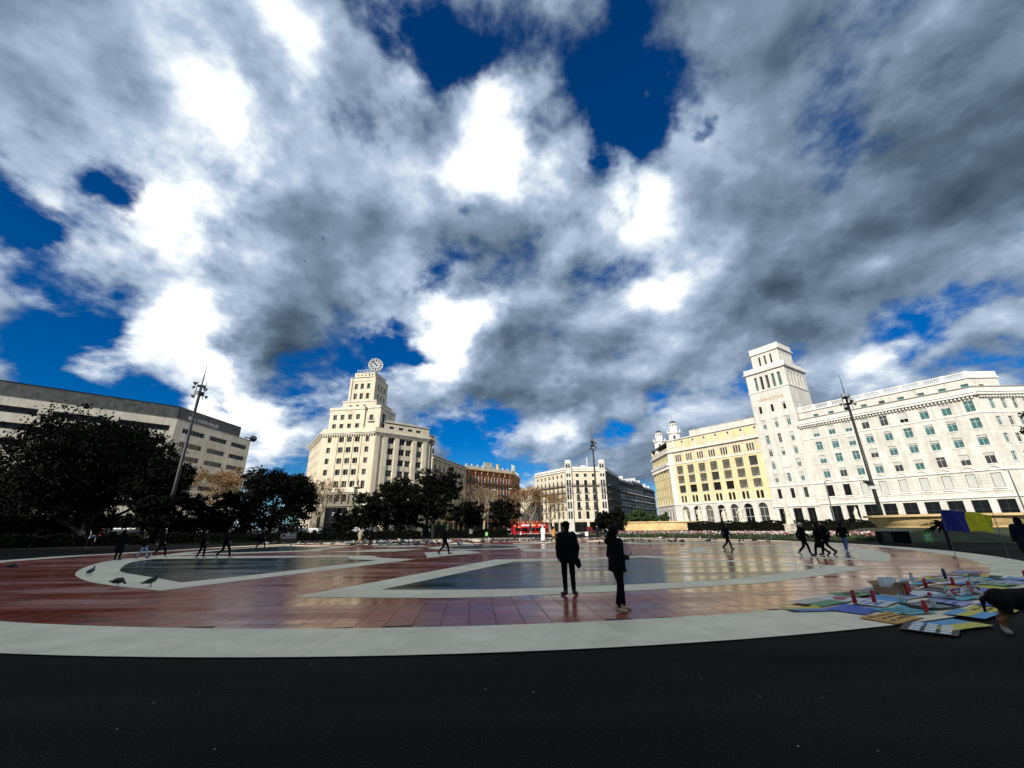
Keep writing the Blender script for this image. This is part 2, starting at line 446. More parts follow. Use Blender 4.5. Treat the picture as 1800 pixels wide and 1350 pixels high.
def thing(name, label, cat, loc=(0, 0, 0), group=None, rotz=0.0):
    o = bpy.data.objects.new(name, None); COL.objects.link(o)
    o.empty_display_size = 0.3
    o.location = loc; o.rotation_euler = (0, 0, rotz)
    o['_base'] = loc
    return tag(o, label, cat, group)
def copy_tree(o, parent=None):
    c = o.copy(); COL.objects.link(c); c.parent = parent
    for ch in list(o.children): copy_tree(ch, c)
    return c

# ------------------------------------------------------------------ implicit surfaces for bodies
def rotm(ax, ang): return np.array(Matrix.Rotation(ang, 3, ax))
def cap_(a, b, r0, r1=None, k=0.02): return ('c', np.array(a, float), np.array(b, float), r0, r0 if r1 is None else r1, k)
def ell_(c, r, k=0.02, rot=None): return ('e', np.array(c, float), np.array(r, float), rot, None, k)
def sdf_mesh(name, prims, vox, mats, cut=None, smooth=True):
    lo = np.full(3, 1e9); hi = -lo
    bbs = []
    for p in prims:
        if p[0] == 'c':
            r = max(p[3], p[4]); a = np.minimum(p[1], p[2]) - r; b = np.maximum(p[1], p[2]) + r
        else:
            r = p[2] if p[3] is None else np.full(3, max(p[2])); a = p[1] - r; b = p[1] + r
        bbs.append((a, b)); lo = np.minimum(lo, a); hi = np.maximum(hi, b)
    lo = lo - 3 * vox; hi = hi + 3 * vox
    n = np.ceil((hi - lo) / vox).astype(int) + 1
    ax = [lo[i] + np.arange(n[i]) * vox for i in range(3)]
    D = np.full(n, 1.0, np.float32)
    for p, (a, b) in zip(prims, bbs):
        mg = 0.05 + 2 * vox
        s = [slice(max(0, int((a[i] - mg - lo[i]) / vox)), min(n[i], int((b[i] + mg - lo[i]) / vox) + 2)) for i in range(3)]
        X, Y, Z = np.meshgrid(ax[0][s[0]], ax[1][s[1]], ax[2][s[2]], indexing='ij')
        if p[0] == 'c':
            d = p[2] - p[1]; L2 = max(float(d @ d), 1e-9)
            t = np.clip(((X - p[1][0]) * d[0] + (Y - p[1][1]) * d[1] + (Z - p[1][2]) * d[2]) / L2, 0, 1)
            q = np.sqrt((X - p[1][0] - t * d[0]) ** 2 + (Y - p[1][1] - t * d[1]) ** 2 + (Z - p[1][2] - t * d[2]) ** 2) - (p[3] + (p[4] - p[3]) * t)
        else:
            x, y, z = X - p[1][0], Y - p[1][1], Z - p[1][2]
            if p[3] is not None:
                m = p[3].T
                x, y, z = m[0, 0] * x + m[0, 1] * y + m[0, 2] * z, m[1, 0] * x + m[1, 1] * y + m[1, 2] * z, m[2, 0] * x + m[2, 1] * y + m[2, 2] * z
            kk = np.sqrt((x / p[2][0]) ** 2 + (y / p[2][1]) ** 2 + (z / p[2][2]) ** 2)
            q = (kk - 1) * min(p[2])
        sl = tuple(s); o = D[sl]; k = max(p[5], 1e-4)
        h = np.clip(0.5 + 0.5 * (o - q) / k, 0, 1)
        D[sl] = o * (1 - h) + q * h - k * h * (1 - h)
    if cut is not None:
        X, Y, Z = np.meshgrid(*ax, indexing='ij')
        D = np.maximum(D, cut(X, Y, Z))
    # surface nets
    S = D < 0
    c = [S[i:n[0] - 1 + i, j:n[1] - 1 + j, k:n[2] - 1 + k] for i in (0, 1) for j in (0, 1) for k in (0, 1)]
    cnt = sum(x.astype(np.int8) for x in c)
    act = (cnt > 0) & (cnt < 8)
    idx = np.full(act.shape, -1, np.int64); I = np.argwhere(act); idx[act] = np.arange(len(I))
    acc = np.zeros((len(I), 3)); w = np.zeros(len(I))
    offs = [(i, j, k) for i in (0, 1) for j in (0, 1) for k in (0, 1)]
    for a in range(8):
        for b in range(a + 1, 8):
            oa, ob = np.array(offs[a]), np.array(offs[b])
            if np.abs(oa - ob).sum() != 1: continue
            va = D[I[:, 0] + oa[0], I[:, 1] + oa[1], I[:, 2] + oa[2]]; vb = D[I[:, 0] + ob[0], I[:, 1] + ob[1], I[:, 2] + ob[2]]
            m = (va < 0) != (vb < 0)
            t = np.where(m, va / np.where(m, va - vb, 1), 0)
            acc += np.where(m[:, None], oa + t[:, None] * (ob - oa), 0); w += m
    V = lo + (I + acc / np.maximum(w, 1)[:, None]) * vox
    F = []
    for axis in range(3):
        u, v = (axis + 1) % 3, (axis + 2) % 3
        s0 = [slice(None)] * 3; s1 = [slice(None)] * 3
        s0[axis] = slice(0, -1); s1[axis] = slice(1, None)
        A = S[tuple(s0)]; B = S[tuple(s1)]
        E = np.argwhere(A != B)
        sgn = A[tuple(E.T)]
        ok = (E[:, u] > 0) & (E[:, v] > 0) & (E[:, u] < n[u] - 1) & (E[:, v] < n[v] - 1)
        E = E[ok]; sgn = sgn[ok]
        du = np.zeros(3, int); du[u] = 1; dv = np.zeros(3, int); dv[v] = 1
        q = np.stack([idx[tuple((E - du - dv).T)], idx[tuple((E - dv).T)], idx[tuple(E.T)], idx[tuple((E - du).T)]], 1)
        q = np.where(sgn[:, None], q, q[:, ::-1])
        F.append(q)
    F = np.concatenate(F)
    me = bpy.data.meshes.new(name)
    me.from_pydata(V.tolist(), [], F.tolist())
    for x in (mats if isinstance(mats, (list, tuple)) else [mats]): me.materials.append(x)
    if smooth: me.polygons.foreach_set('use_smooth', [True] * len(me.polygons))
    me.update()
    return me

# ------------------------------------------------------------------ ground
GZ = -0.9                                   # street level around the raised plaza
CX, CY = -3.0, 39.0                         # middle of the round paving
g = MB(); g.quad((-2500, -2500, GZ), (2500, -2500, GZ), (2500, 2500, GZ), (-2500, 2500, GZ))
tag(obj('road', g.mesh('road', M_road)), 'dark asphalt street surface around the plaza', kind='structure')
pl = MB()
pl.lathe([(62, GZ + 0.004), (62, -0.15), (61.9, 0.0), (0.0, 0.0)], 96, CX, CY, cap=False)
tag(obj('plaza', pl.mesh('plaza', M_asphalt)), 'black asphalt plaza floor round the circular paving', kind='structure')

def ring(mb, r0, r1, a0, a1, z, n=96, m=0):
    for i in range(n):
        t0 = a0 + (a1 - a0) * i / n; t1 = a0 + (a1 - a0) * (i + 1) / n
        mb.quad((CX + r0 * math.cos(t0), CY + r0 * math.sin(t0), z), (CX + r1 * math.cos(t0), CY + r1 * math.sin(t0), z),
                (CX + r1 * math.cos(t1), CY + r1 * math.sin(t1), z), (CX + r0 * math.cos(t1), CY + r0 * math.sin(t1), z), m)
RTAB = [(-180, 28.0), (-172, 29.2), (-164, 31.0), (-155, 31.9), (-140, 32.3), (-90, 32.45), (-37, 32.3), (0, 32.6), (30, 32.4), (80, 30.0), (120, 28.2), (150, 27.4), (180, 28.0)]
def RO(t):
    a = (math.degrees(t) + 180) % 360 - 180
    for (a0, r0), (a1, r1) in zip(RTAB[:-1], RTAB[1:]):
        if a0 <= a <= a1:
            f = (a - a0) / (a1 - a0); f = f * f * (3 - 2 * f); return r0 + (r1 - r0) * f
pb = MB(); NP = 160
pb.add([(0, 0, .004)] + [((RO(2 * PI * k / NP) - .9) * math.cos(2 * PI * k / NP), (RO(2 * PI * k / NP) - .9) * math.sin(2 * PI * k / NP), .004) for k in range(NP)], [(0, 1 + k, 1 + (k + 1) % NP) for k in range(NP)])
PAV = tag(obj('pavement', pb.mesh('pavement', M_grout), None, (CX, CY, 0)), 'round red granite paving with pale star bands', kind='structure')
PAV['_base'] = (CX, CY, 0.0)
# red granite slabs, running bond, turned a few degrees
TW, TL, GAP = 0.52, 0.86, 0.011
ang = R(5.5); ca, sa = math.cos(ang), math.sin(ang)
cells = []
rr = 31.2
for i in range(-66, 67):
    for j in range(-42, 43):
        u = i * TW; v = (j + (0.5 if i % 2 else 0)) * TL
        x = CX + u * ca - v * sa; y = CY + u * sa + v * ca
        if math.hypot(x - CX, y - CY) < RO(math.atan2(y - CY, x - CX)) - 1.45: cells.append((x, y))
cells.sort(key=lambda c: math.hypot(c[0] - 1.0, c[1]))
tb = MB(); hx, hy = TW / 2 - GAP / 2, TL / 2 - GAP / 2
def slab(mb, x, y, z, c=1.0, s=0.0):
    P = [(-hx, -hy), (hx, -hy), (hx, hy), (-hx, hy)]
    Q = [(-hx + .004, -hy + .004), (hx - .004, -hy + .004), (hx - .004, hy - .004), (-hx + .004, hy - .004)]
    lo = [(x + a * c - b * s, y + a * s + b * c, 0.003) for a, b in P]; up = [(x + a * c - b * s, y + a * s + b * c, z) for a, b in Q]
    mb.add(lo + up, [(4, 5, 6, 7)] + [(k, (k + 1) % 4, 4 + (k + 1) % 4, 4 + k) for k in range(4)])
slab(tb, 0, 0, 0.0105)
tile_me = tb.mesh('tile', M_red)
for x, y in cells[:300]:
    o = obj('tile', tile_me, PAV, (x, y, random.uniform(0, 0.0012)), ang)
    o.rotation_euler = (random.gauss(0, 0.0006), random.gauss(0, 0.0006), ang)
tf = MB()
for x, y in cells[300:]:
    slab(tf, x - CX, y - CY, 0.0105 + random.uniform(0, 0.001), ca, sa)
o = obj('tile_field', tf.mesh('tile_field', M_red), PAV, (CX, CY, 0)); o['kind'] = 'stuff'
# outer pale band
def local(mbf):
    m = MB(); mbf(m)
    m.v = [(x - CX, y - CY, z) for x, y, z in m.v]
    return m
def band_piece(name, f, ma, lab=None):
    o = obj(name, local(f).mesh(name, ma), PAV, (CX, CY, 0))
    if lab: o['label'] = lab
    return o
NB = 28
def rim(m, a0, a1, n=10):
    for i in range(n):
        t0 = a0 + (a1 - a0) * i / n; t1 = a0 + (a1 - a0) * (i + 1) / n
        m.quad(*[(CX + (RO(t) + d) * math.cos(t), CY + (RO(t) + d) * math.sin(t), 0.0162) for t, d in ((t0, -1.68), (t0, 0), (t1, 0), (t1, -1.68))])
for k in range(NB):
    a0 = 2 * PI * k / NB + 0.00006; a1 = 2 * PI * (k + 1) / NB - 0.00006
    band_piece('band_slab', lambda m: rim(m, a0, a1), M_band)
def petal(tc, half, r_in, r_out, w, spread_in):
    def poly(ro, ri, ho, hi):
        pts = []
        for i in range(25):
            t = tc - ho + 2 * ho * i / 24; pts.append((CX + ro * math.cos(t), CY + ro * math.sin(t)))
        for i in range(17):
            t = tc + hi - 2 * hi * i / 16; pts.append((CX + ri * math.cos(t), CY + ri * math.sin(t)))
        return pts
    def fill(pts, z):
        def f(m):
            o_, i_ = pts[:25], pts[25:]
            i2 = []
            for k in range(25):
                q = (24 - k) / 24 * 16; a = int(min(15, math.floor(q))); fr = q - a
                i2.append((i_[a][0] * (1 - fr) + i_[a + 1][0] * fr, i_[a][1] * (1 - fr) + i_[a + 1][1] * fr))
            for k in range(24):
                m.quad((*o_[k], z), (*o_[k + 1], z), (*i2[k + 1], z), (*i2[k], z))
        return f
    band_piece('petal_border', fill(poly(r_out, r_in, half, spread_in), 0.0158), M_band)
    wi = w * 1.0
    band_piece('petal_inlay', fill(poly(r_out - w, r_in + wi, half - 1.55 * w / r_out - 0.012, spread_in - 1.25 * w / r_in), 0.0198), M_teal)
def curve_poly(pts):
    """closed outline: points with a third entry are sharp corners, the runs between them are rounded"""
    n = len(pts); out = []
    for i in range(n):
        p1, p2 = pts[i], pts[(i + 1) % n]
        p0 = pts[i - 1] if len(p1) < 3 else p1; p3 = pts[(i + 2) % n] if len(p2) < 3 else p2
        for k in range(6):
            t = k / 6
            out.append(tuple(.5 * (2 * p1[q] + (p2[q] - p0[q]) * t + (2 * p0[q] - 5 * p1[q] + 4 * p2[q] - p3[q]) * t * t + (3 * p1[q] - p0[q] - 3 * p2[q] + p3[q]) * t ** 3) for q in (0, 1)))
    return out
def flat_piece(name, pts, z, ma):
    def f(m): m.add([(x, y, z) for x, y in curve_poly(pts)], [tuple(range(len(pts) * 6))])
    band_piece(name, f, ma)
c = 1
shapes = [
 ([(-10.53, 13.28, c), (-13.35, 14.66), (-15.86, 16.29), (-19.06, 19.12), (-22.6, 23.5), (-24.6, 27.0), (-25.0, 30.2, c), (-14.55, 29.0), (-9.64, 28.56), (-8.2, 26.6), (-5.6, 24.7, c), (-8.69, 17.57)],
  [(-11.4, 15.2, c), (-14.0, 17.0), (-16.78, 18.9), (-18.42, 20.53), (-21.6, 24.6), (-22.6, 27.3, c), (-13.69, 27.34), (-10.6, 27.3), (-9.6, 25.6), (-7.67, 24.31, c), (-9.73, 18.66)]),
 ([(-5.79, 11.86, c), (-2.82, 11.5), (-.93, 11.46), (1.68, 11.94), (5.91, 13.02), (8.6, 14.11), (14.41, 17.65, c), (12.46, 20.17), (10.42, 22.47), (7.8, 25.88, c), (3.56, 24.43), (-1.04, 24.02, c)],
  [(-3.86, 12.97, c), (-1.04, 12.84), (1.87, 13.2), (6.55, 14.35), (10.0, 16.31), (12.9, 18.2, c), (12.11, 19.62), (9.94, 21.46), (7.23, 24.56, c), (3.35, 23.04), (-.01, 22.38, c)]),
 ([(10.64, 28.75, c), (12.9, 31.4), (14.08, 35.04, c), (20.0, 36.4), (24.0, 36.2), (24.9, 31.82), (22.6, 26.6), (19.62, 22.76), (17.29, 20.19, c), (14.83, 23.88)],
  [(14.0, 31.61), (15.23, 34.32, c), (19.5, 35.0), (23.0, 34.6), (22.8, 29.93), (21.0, 26.4), (18.87, 23.72), (17.4, 22.3, c), (12.18, 27.58, c)])]
for so_, si_ in shapes:
    flat_piece('petal_border', so_, 0.0158, M_band); flat_piece('petal_inlay', si_, 0.0198, M_teal)
petals = [-130, -73.5, -23] + [-23 + 50.6 * k for k in range(1, 5)]
for a in petals[3:]:
    k_ = RO(R(a)) / 32.4
    petal(R(a), R(22.6), 15.4 * k_, 27.5 * k_, 1.25, R(18.5))
# inner star
for k in range(7):
    a = R(petals[1] + 25.5 + 51.43 * k)
    def dia(m, a=a):
        def P(r, t): return (CX + r * math.cos(a + t), CY + r * math.sin(a + t), 0.0158)
        m.quad(P(5.2, 0), P(8.4, -0.26), P(13.2, 0), P(8.4, 0.26))
    band_piece('star_point', dia, M_band)
band_piece('star_ring', lambda m: ring(m, 3.4, 4.6, 0, 2 * PI, 0.0154, 64), M_band)
band_piece('star_core', lambda m: ring(m, 0.02, 3.4, 0, 2 * PI, 0.0162, 64), M_teal)

# scraps of litter on the asphalt
lt = MB()
for i in range(46):
    x = random.uniform(-7, 6); y = random.uniform(1.6, 6.6); s = random.uniform(0.004, 0.013); a = random.uniform(0, PI)
    if math.hypot(x - CX, y - CY) < 32.5: continue
    z = 0.0045
    P = [(x + s * math.cos(a + q) * random.uniform(.5, 1.3), y + s * math.sin(a + q) * random.uniform(.5, 1.3), z + random.uniform(0, .003)) for q in (0, 1.5, 3.1, 4.6)]
    lt.quad(*P)
tag(obj('litter', lt.mesh('litter', mat('litter_paper', (0.42, 0.42, 0.38), 0.9, 0.3))), 'tiny pale scraps scattered over the dark asphalt', 'litter', kind='stuff')

# ------------------------------------------------------------------ buildings
class F_:
    """facade frame: u runs left to right seen from the plaza, local +y goes into the wall"""
    def __init__(s, P, Q=None, D=None, dz=0.0):
        s.P = P
        if D is None:
            n = math.hypot(Q[0] - P[0], Q[1] - P[1]); D = ((Q[0] - P[0]) / n, (Q[1] - P[1]) / n); s.len = n
        else:
            n = math.hypot(*D); D = (D[0] / n, D[1] / n); s.len = 0
        s.D = D; s.a = math.atan2(D[1], D[0]); s.N = (D[1], -D[0]); s.dz = dz
    def w(s, u, out=0.0, z=0.0): return (s.P[0] + s.D[0] * u + s.N[0] * out, s.P[1] + s.D[1] * u + s.N[1] * out, z)
    def shift(s, out, du=0.0):
        p = s.w(du, out); f = F_((p[0], p[1]), D=s.D, dz=s.dz); f.len = s.len; return f

def wall_mesh(u0, u1, z0, z1, ops, depth=0.35):
    m = MB()
    us = sorted({u0, u1} | {o[0] for o in ops} | {o[1] for o in ops}); zs = sorted({z0, z1} | {o[2] for o in ops} | {o[3] for o in ops})
    us = [u for u in us if u0 <= u <= u1]; zs = [z for z in zs if z0 <= z <= z1]
    for j in range(len(zs) - 1):
        zc = (zs[j] + zs[j + 1]) / 2
        row = [o for o in ops if o[2] < zc < o[3]]
        start = None
        for i in range(len(us) - 1):
            uc = (us[i] + us[i + 1]) / 2
            hole = any(o[0] < uc < o[1] for o in row)
            if not hole and start is None: start = us[i]
            if (hole or i == len(us) - 2) and start is not None:
                e = us[i] if hole else us[i + 1]
                m.quad((start, 0, zs[j]), (e, 0, zs[j]), (e, 0, zs[j + 1]), (start, 0, zs[j + 1])); start = None
    for o in ops:
        a, b, c, d = o[:4]
        if len(o) > 4:                                     # round arch
            r = (b - a) / 2; sp = d - r; mid = (a + b) / 2; K = 10
            arc = [(mid - r * math.cos(PI * k / K), sp + r * math.sin(PI * k / K)) for k in range(K + 1)]
            for k in range(K):
                p, q = arc[k], arc[k + 1]; cn = (a, d) if k < K / 2 else (b, d)
                m.add([(cn[0], 0.0, cn[1]), (p[0], 0, p[1]), (q[0], 0, q[1])], [(0, 2, 1)])
                m.quad((p[0], 0, p[1]), (p[0], depth, p[1]), (q[0], depth, q[1]), (q[0], 0, q[1]))
            d = sp
        else: m.quad((a, 0, d), (a, depth, d), (b, depth, d), (b, 0, d))
        m.quad((a, 0, c), (a, 0, d), (a, depth, d), (a, depth, c)); m.quad((b, 0, c), (b, depth, c), (b, depth, d), (b, 0, d))
        m.quad((a, 0, c), (a, depth, c), (b, depth, c), (b, 0, c))
    return m

WC = {}
def win_meshes(w, h, nv, tr, fw, fm, pm, rec, arch=False):
    k = (round(w, 2), round(h, 2), nv, tr, fw, fm.name, rec, arch)
    if k not in WC:
        m = MB(); y0, y1 = rec, rec + 0.07
        top = h - w / 2 if arch else h
        m.box(0, fw, y0, y1, 0, top); m.box(w - fw, w, y0, y1, 0, top); m.box(fw, w - fw, y0, y1, 0, fw)
        if not arch: m.box(fw, w - fw, y0, y1, h - fw, h)
        else: m.box(fw, w - fw, y0, y1, top - fw / 2, top + fw / 2)
        for i in range(nv): m.box(w * (i + 1) / (nv + 1) - fw * .35, w * (i + 1) / (nv + 1) + fw * .35, y0 + .008, y1 - .008, fw, top - fw)
        if tr: m.box(fw, w - fw, y0 + .012, y1 - .012, h * tr - fw * .4, h * tr + fw * .4)
        WC[k] = m.mesh('window', fm)
    kp = (round(w, 2), round(h, 2), pm.name, rec, arch)
    if kp not in WC:
        m = MB()
        if arch:
            r = w / 2; K = 10
            pts = [(0, 0), (w, 0)] + [(r + r * math.cos(PI * q / K), h - r + r * math.sin(PI * q / K)) for q in range(K + 1)]
            m.add([(x, rec + .045, z) for x, z in pts], [tuple(range(len(pts)))])
        else: m.quad((.01, rec + .045, .01), (w - .01, rec + .045, .01), (w - .01, rec + .045, h - .01), (.01, rec + .045, h - .01))
        WC[kp] = m.mesh('pane', pm)
    return WC[k], WC[kp]
def box_me(name, x0, x1, y0, y1, z0, z1, ma):
    k = ('box', round(x1 - x0, 3), round(y0, 3), round(y1, 3), round(z1 - z0, 3), ma.name, name)
    if k not in WC:
        m = MB(); m.box(0, x1 - x0, y0, y1, 0, z1 - z0); WC[k] = m.mesh(name, ma)
    return WC[k]

class Bld:
    def __init__(s, name, label, x, y, group=None, z=GZ):
        s.root = thing(name, label, 'building', (x, y, z), group); s.c = 0
    def wall(s, F, u0, u1, z0, z1, ops=(), ma=None, depth=0.35, name='wall'):
        return obj(name, wall_mesh(u0, u1, z0, z1, list(ops), depth).mesh(name, ma), s.root, F.w(0), F.a)
    def win(s, F, u, z, w, h, st, pane=None, arch=False, sill=False, name='window'):
        fm, pm, nv, tr, fw, rec = st
        pm = pane or (random.choice(pm) if isinstance(pm, list) else pm)
        a, b = win_meshes(w, h, nv, tr, fw, fm, pm, rec, arch)
        o = obj(name, a, s.root, F.w(u, 0, z), F.a)
        sub('pane', b, o)
        if sill: sub('sill', box_me('sill', 0, w + .34, -.13, .02, 0, .14, sill), o, (-.17, 0, -.15))
        return o
    def band(s, F, u0, u1, z0, z1, out, ma, name='cornice', inn=0.15):
        m = MB(); d = F.dz; m.box(u0, u1, -out, inn, z0 + d, z1 + d)
        return obj(name, m.mesh(name, ma), s.root, F.w(0), F.a)
    def dent(s, F, u0, u1, z0, z1, step, wd, out, ma, name='dentil_band'):
        m = MB(); n = max(1, int((u1 - u0) / step))
        for i in range(n):
            u = u0 + (i + .5) * (u1 - u0) / n; m.box(u - wd / 2, u + wd / 2, -out, .05, z0, z1)
        o = obj(name, m.mesh(name, ma), s.root, F.w(0), F.a); o['kind'] = 'stuff'; return o
    def roof(s, poly, z, ma=None, name='roof', th=0.3):
        m = MB(); m.prism(poly, z - th, z); return obj(name, m.mesh(name, ma or M_roof), s.root)if False else s._abs(name, m, ma or M_roof)
    def _abs(s, name, m, ma, smooth=False):
        b = s.root['_base']; m.v = [(x - b[0], y - b[1], z - b[2]) for x, y, z in m.v]
        o = bpy.data.objects.new(name, m.mesh(name, ma, smooth)); COL.objects.link(o); o.parent = s.root; return o
    def backwalls(s, poly, skip, z0, z1, ma):
        m = MB(); n = len(poly)
        for i in range(n):
            if i in skip: continue
            a, b = poly[i], poly[(i + 1) % n]
            m.quad((*a, z0), (*b, z0), (*b, z1), (*a, z1))
        s._abs('rear_wall', m, ma)
    def balcony(s, F, u0, u1, z, out, iron=None, slab_m=None, h=1.0):
        k = ('balc', round(u1 - u0, 2), out, (slab_m or M_grey).name, h)
        if k not in WC:
            w = u1 - u0; m = MB(); m.box(0, w, -out, .02, -.22, 0); WC[k] = m.mesh('balcony', slab_m or M_grey)
            r = MB(); r.box(0, w, -out + .02, -out + .06, h - .05, h); r.box(0, .04, -out + .06, 0, h - .05, h); r.box(w - .04, w, -out + .06, 0, h - .05, h)
            n = max(3, int(w / .22))
            for i in range(n + 1): r.box(w * i / n - .022, w * i / n + .022, -out + .03, -out + .05, 0, h - .05)
            WC[k + ('r',)] = r.mesh('railing', iron or M_iron)
        o = obj('balcony', WC[k], s.root, F.w(u0, 0, z), F.a); sub('railing', WC[k + ('r',)], o); return o

def text_me(name, s, size, ma, ext=0.04):
    c = bpy.data.curves.new(name, 'FONT'); c.body = s; c.size = size; c.extrude = ext; c.align_x = 'LEFT'
    c.resolution_u = 2
    c.materials.append(ma)
    return c
def letters(B, F, u, z, s, size, ma, out, name='lettering', stretch=1.0, ext=0.05, space=None):
    c = text_me(name, s, size, ma, ext)
    if space: c.space_character = space
    o = obj(name, c, B.root, F.w(u, out, z), F.a)
    o.rotation_euler = (PI / 2, 0, F.a); o.scale = (stretch, 1, 1)
    return o

# ---- white hotel with the tower, right of the plaza
RP, RD = (81.7, 110.9), (0.54, -0.8417)
FR = F_(RP, D=RD)
H1 = Bld('hotel_building', 'long white stone hotel with tall stepped tower and teal windows, right side', 81.7, 110.9)
tealw = (M_frame_w, [M_teal_g, M_teal_g, M_teal_g, M_glass2, M_glass], 1, 0.68, 0.09, 0.22)
darkw = (M_frame_d, [M_glass, M_glass, M_glass2], 1, 0.0, 0.07, 0.25)
blindw = (M_frame_d, M_blind, 0, 0.0, 0.07, 0.18)
ops = []; wins = []
cols = [2.2 + 3.655 * i for i in range(9)]
rows = [(24.1, 26.55), (20.45, 22.7), (16.85, 19.05), (13.05, 15.3)]
for i, u in enumerate(cols):
    for j, (a, b) in enumerate(rows):
        ops.append((u - .12, u + 1.42, a, b)); wins.append((u - .12, a, 1.54, b - a, tealw if j < 3 else (M_frame_w, [M_glass2, M_glass, M_blind, M_teal_g], 1, .75, .09, .22), j > 0))
    ops.append((u - .25, u + 1.25, 8.4, 11.2)); wins.append((u - .25, 8.4, 1.5, 2.8, blindw if i > 1 else darkw, False))
    ops.append((u - .75, u + 1.75, 1.2, 6.0)); wins.append((u - .75, 1.2, 2.5, 4.8, (M_frame_d, M_glass, 1, 0.62, .1, .3), False))
H1.wall(FR, -.7, 33.6, GZ, 29.6, ops, M_stone_w)
def hotel_win(F, u, z, w, h, st, sl):
    o = H1.win(F, u, z, w, h, st, sill=M_stone_trim if sl else False)
    if st is not blindw and 12 < z < 40 and random.random() < .75:
        bh = h * random.choice((.16, .18, .2, .3, .45, .62)); sub('blind', box_me('blind', .1, w - .1, .17, .19, 0, bh, M_blind), o, (.1, 0, h - bh - .08))
for u, z, w, h, st, sl in wins: hotel_win(FR, u, z, w, h, st, sl)
H1.band(FR, -.7, 33.7, 27.45, 27.95, 0.95, M_stone_trim)
H1.band(FR, -.7, 33.65, 27.95, 28.25, 1.15, M_stone_trim, 'cornice_lip')
H1.dent(FR, -.6, 33.4, 26.95, 27.44, 0.62, 0.32, 0.62, M_stone_trim)
H1.band(FR, -.7, 33.6, 23.6, 23.85, 0.14, M_stone_trim, 'string_course')
H1.band(FR, -.7, 33.62, 11.75, 12.05, 0.28, M_stone_trim, 'string_course')
H1.band(FR, -.7, 33.62, 7.7, 7.95, 0.14, M_stone_trim, 'string_course')
H1.band(FR, -.7, 33.64, 6.45, 6.85, 0.30, M_stone_trim, 'string_course')
# rusticated courses between mezzanine windows and pediments over them
for i, u in enumerate(cols):
    m = MB()
    if i % 2:
        K = 8; pts = [(u - .6 + 2.2 * k / K, 12.06 + .55 * math.sin(PI * k / K)) for k in range(K + 1)]
        for k in range(K): m.add([(pts[k][0], -.24, pts[k][1]), (pts[k + 1][0], -.24, pts[k + 1][1]), (pts[k + 1][0], .05, pts[k + 1][1]), (pts[k][0], .05, pts[k][1]),
                                  (pts[k][0], -.24, pts[k][1] + .16), (pts[k + 1][0], -.24, pts[k + 1][1] + .16), (pts[k + 1][0], .05, pts[k + 1][1] + .16), (pts[k][0], .05, pts[k][1] + .16)],
                                 [(0, 1, 5, 4), (4, 5, 6, 7), (0, 3, 2, 1)])
    else:
        for s0, s1 in ((-.6, .5), (1.6, .5)):
            m.add([(u + s0, -.24, 12.06), (u + s1, -.24, 12.6), (u + s1, .05, 12.6), (u + s0, .05, 12.06), (u + s0, -.24, 12.22), (u + s1, -.24, 12.78), (u + s1, .05, 12.78), (u + s0, .05, 12.22)],
                  [(0, 1, 5, 4), (4, 5, 6, 7), (0, 3, 2, 1)])
    obj('pediment', m.mesh('pediment', M_stone_trim), H1.root, FR.w(0), FR.a)
    H1.band(FR, u - .45, u + 1.45, 8.05, 8.28, 0.34, M_stone_trim, 'window_ledge')
    if i < 8:
        H1.dent(FR, u + 1.55, u + 3.1, 24.2, 26.4, 9, 1.35, .05, M_stone_w, 'panel')
for zc in (8.75, 9.35, 9.95, 10.55, 11.15):
    for i in range(8): H1.band(FR, cols[i] + 1.5, cols[i + 1] - .5, zc - .2, zc + .2, 0.055, M_stone_w, 'rustic_course')
# attic storey set back and balustrade
FA = FR.shift(-1.6)
ops = []; aw = []
for i in range(9):
    u = 2.7 + 3.63 * i
    ops.append((u, u + 1.3, 29.1, 30.6)); aw.append((u, 29.1, 1.3, 1.5))
H1.wall(FA, -.7, 33.2, 28.1, 32.15, ops, M_stone_w)
for u, z, w, h in aw: H1.win(FA, u, z, w, h, (M_frame_w, [M_teal_g, M_glass2], 0, 0, .09, .2))
H1.band(FR, -.7, 33.55, 28.26, 29.05, -.12, M_stone_trim, 'parapet', 0.42)
H1.band(FA, -.7, 33.2, 31.75, 32.05, .3, M_stone_trim, 'string_course')
H1.dent(FA, -.2, 33.0, 32.15, 33.05, .32, .14, .02, M_stone_trim, 'balustrade')
H1.band(FA, -.7, 33.2, 33.05, 33.3, .16, M_stone_trim, 'coping')
for i in range(10): H1.band(FA, -.7 + i * 3.72, .2 + i * 3.72, 32.1, 33.4, .1, M_stone_trim, 'balustrade_pier')
# chamfered corner running off to the right
CC = FR.w(33.6)
FC = F_((CC[0], CC[1]), D=(1, -.02), dz=.004)
ops = []; cw = []
for u in (2.4, 4.9, 7.2, 9.6, 12, 14.5, 17, 19.5):
    for a, b in rows: ops.append((u, u + 1.0, a + .4, b + .1)); cw.append((u, a + .4, 1.0, b - a - .3))
    ops.append((u - .3, u + 1.3, 1.2, 6.0)); cw.append((u - .3, 1.2, 1.6, 4.8))
H1.wall(FC, 0, 26, GZ, 29.6, ops, M_stone_w)
for u, z, w, h in cw: H1.win(FC, u, z, w, h, tealw if z > 10 else darkw, sill=M_stone_trim if 10 < z < 24 else False)
for z0, z1, o_, nm in ((27.45, 27.95, .95, 'cornice'), (27.95, 28.25, 1.15, 'cornice_lip'), (23.6, 23.85, .14, 'string_course'), (11.75, 12.05, .28, 'string_course'),
                       (6.45, 6.85, .3, 'string_course'), (28.26, 29.6, -.12, 'parapet')):
    H1.band(FC, -.45 if o_ > .5 else 0, 26, z0, z1, o_, M_stone_trim, nm, .4)
H1.dent(FC, .2, 26, 26.95, 27.44, .62, .32, .62, M_stone_trim)
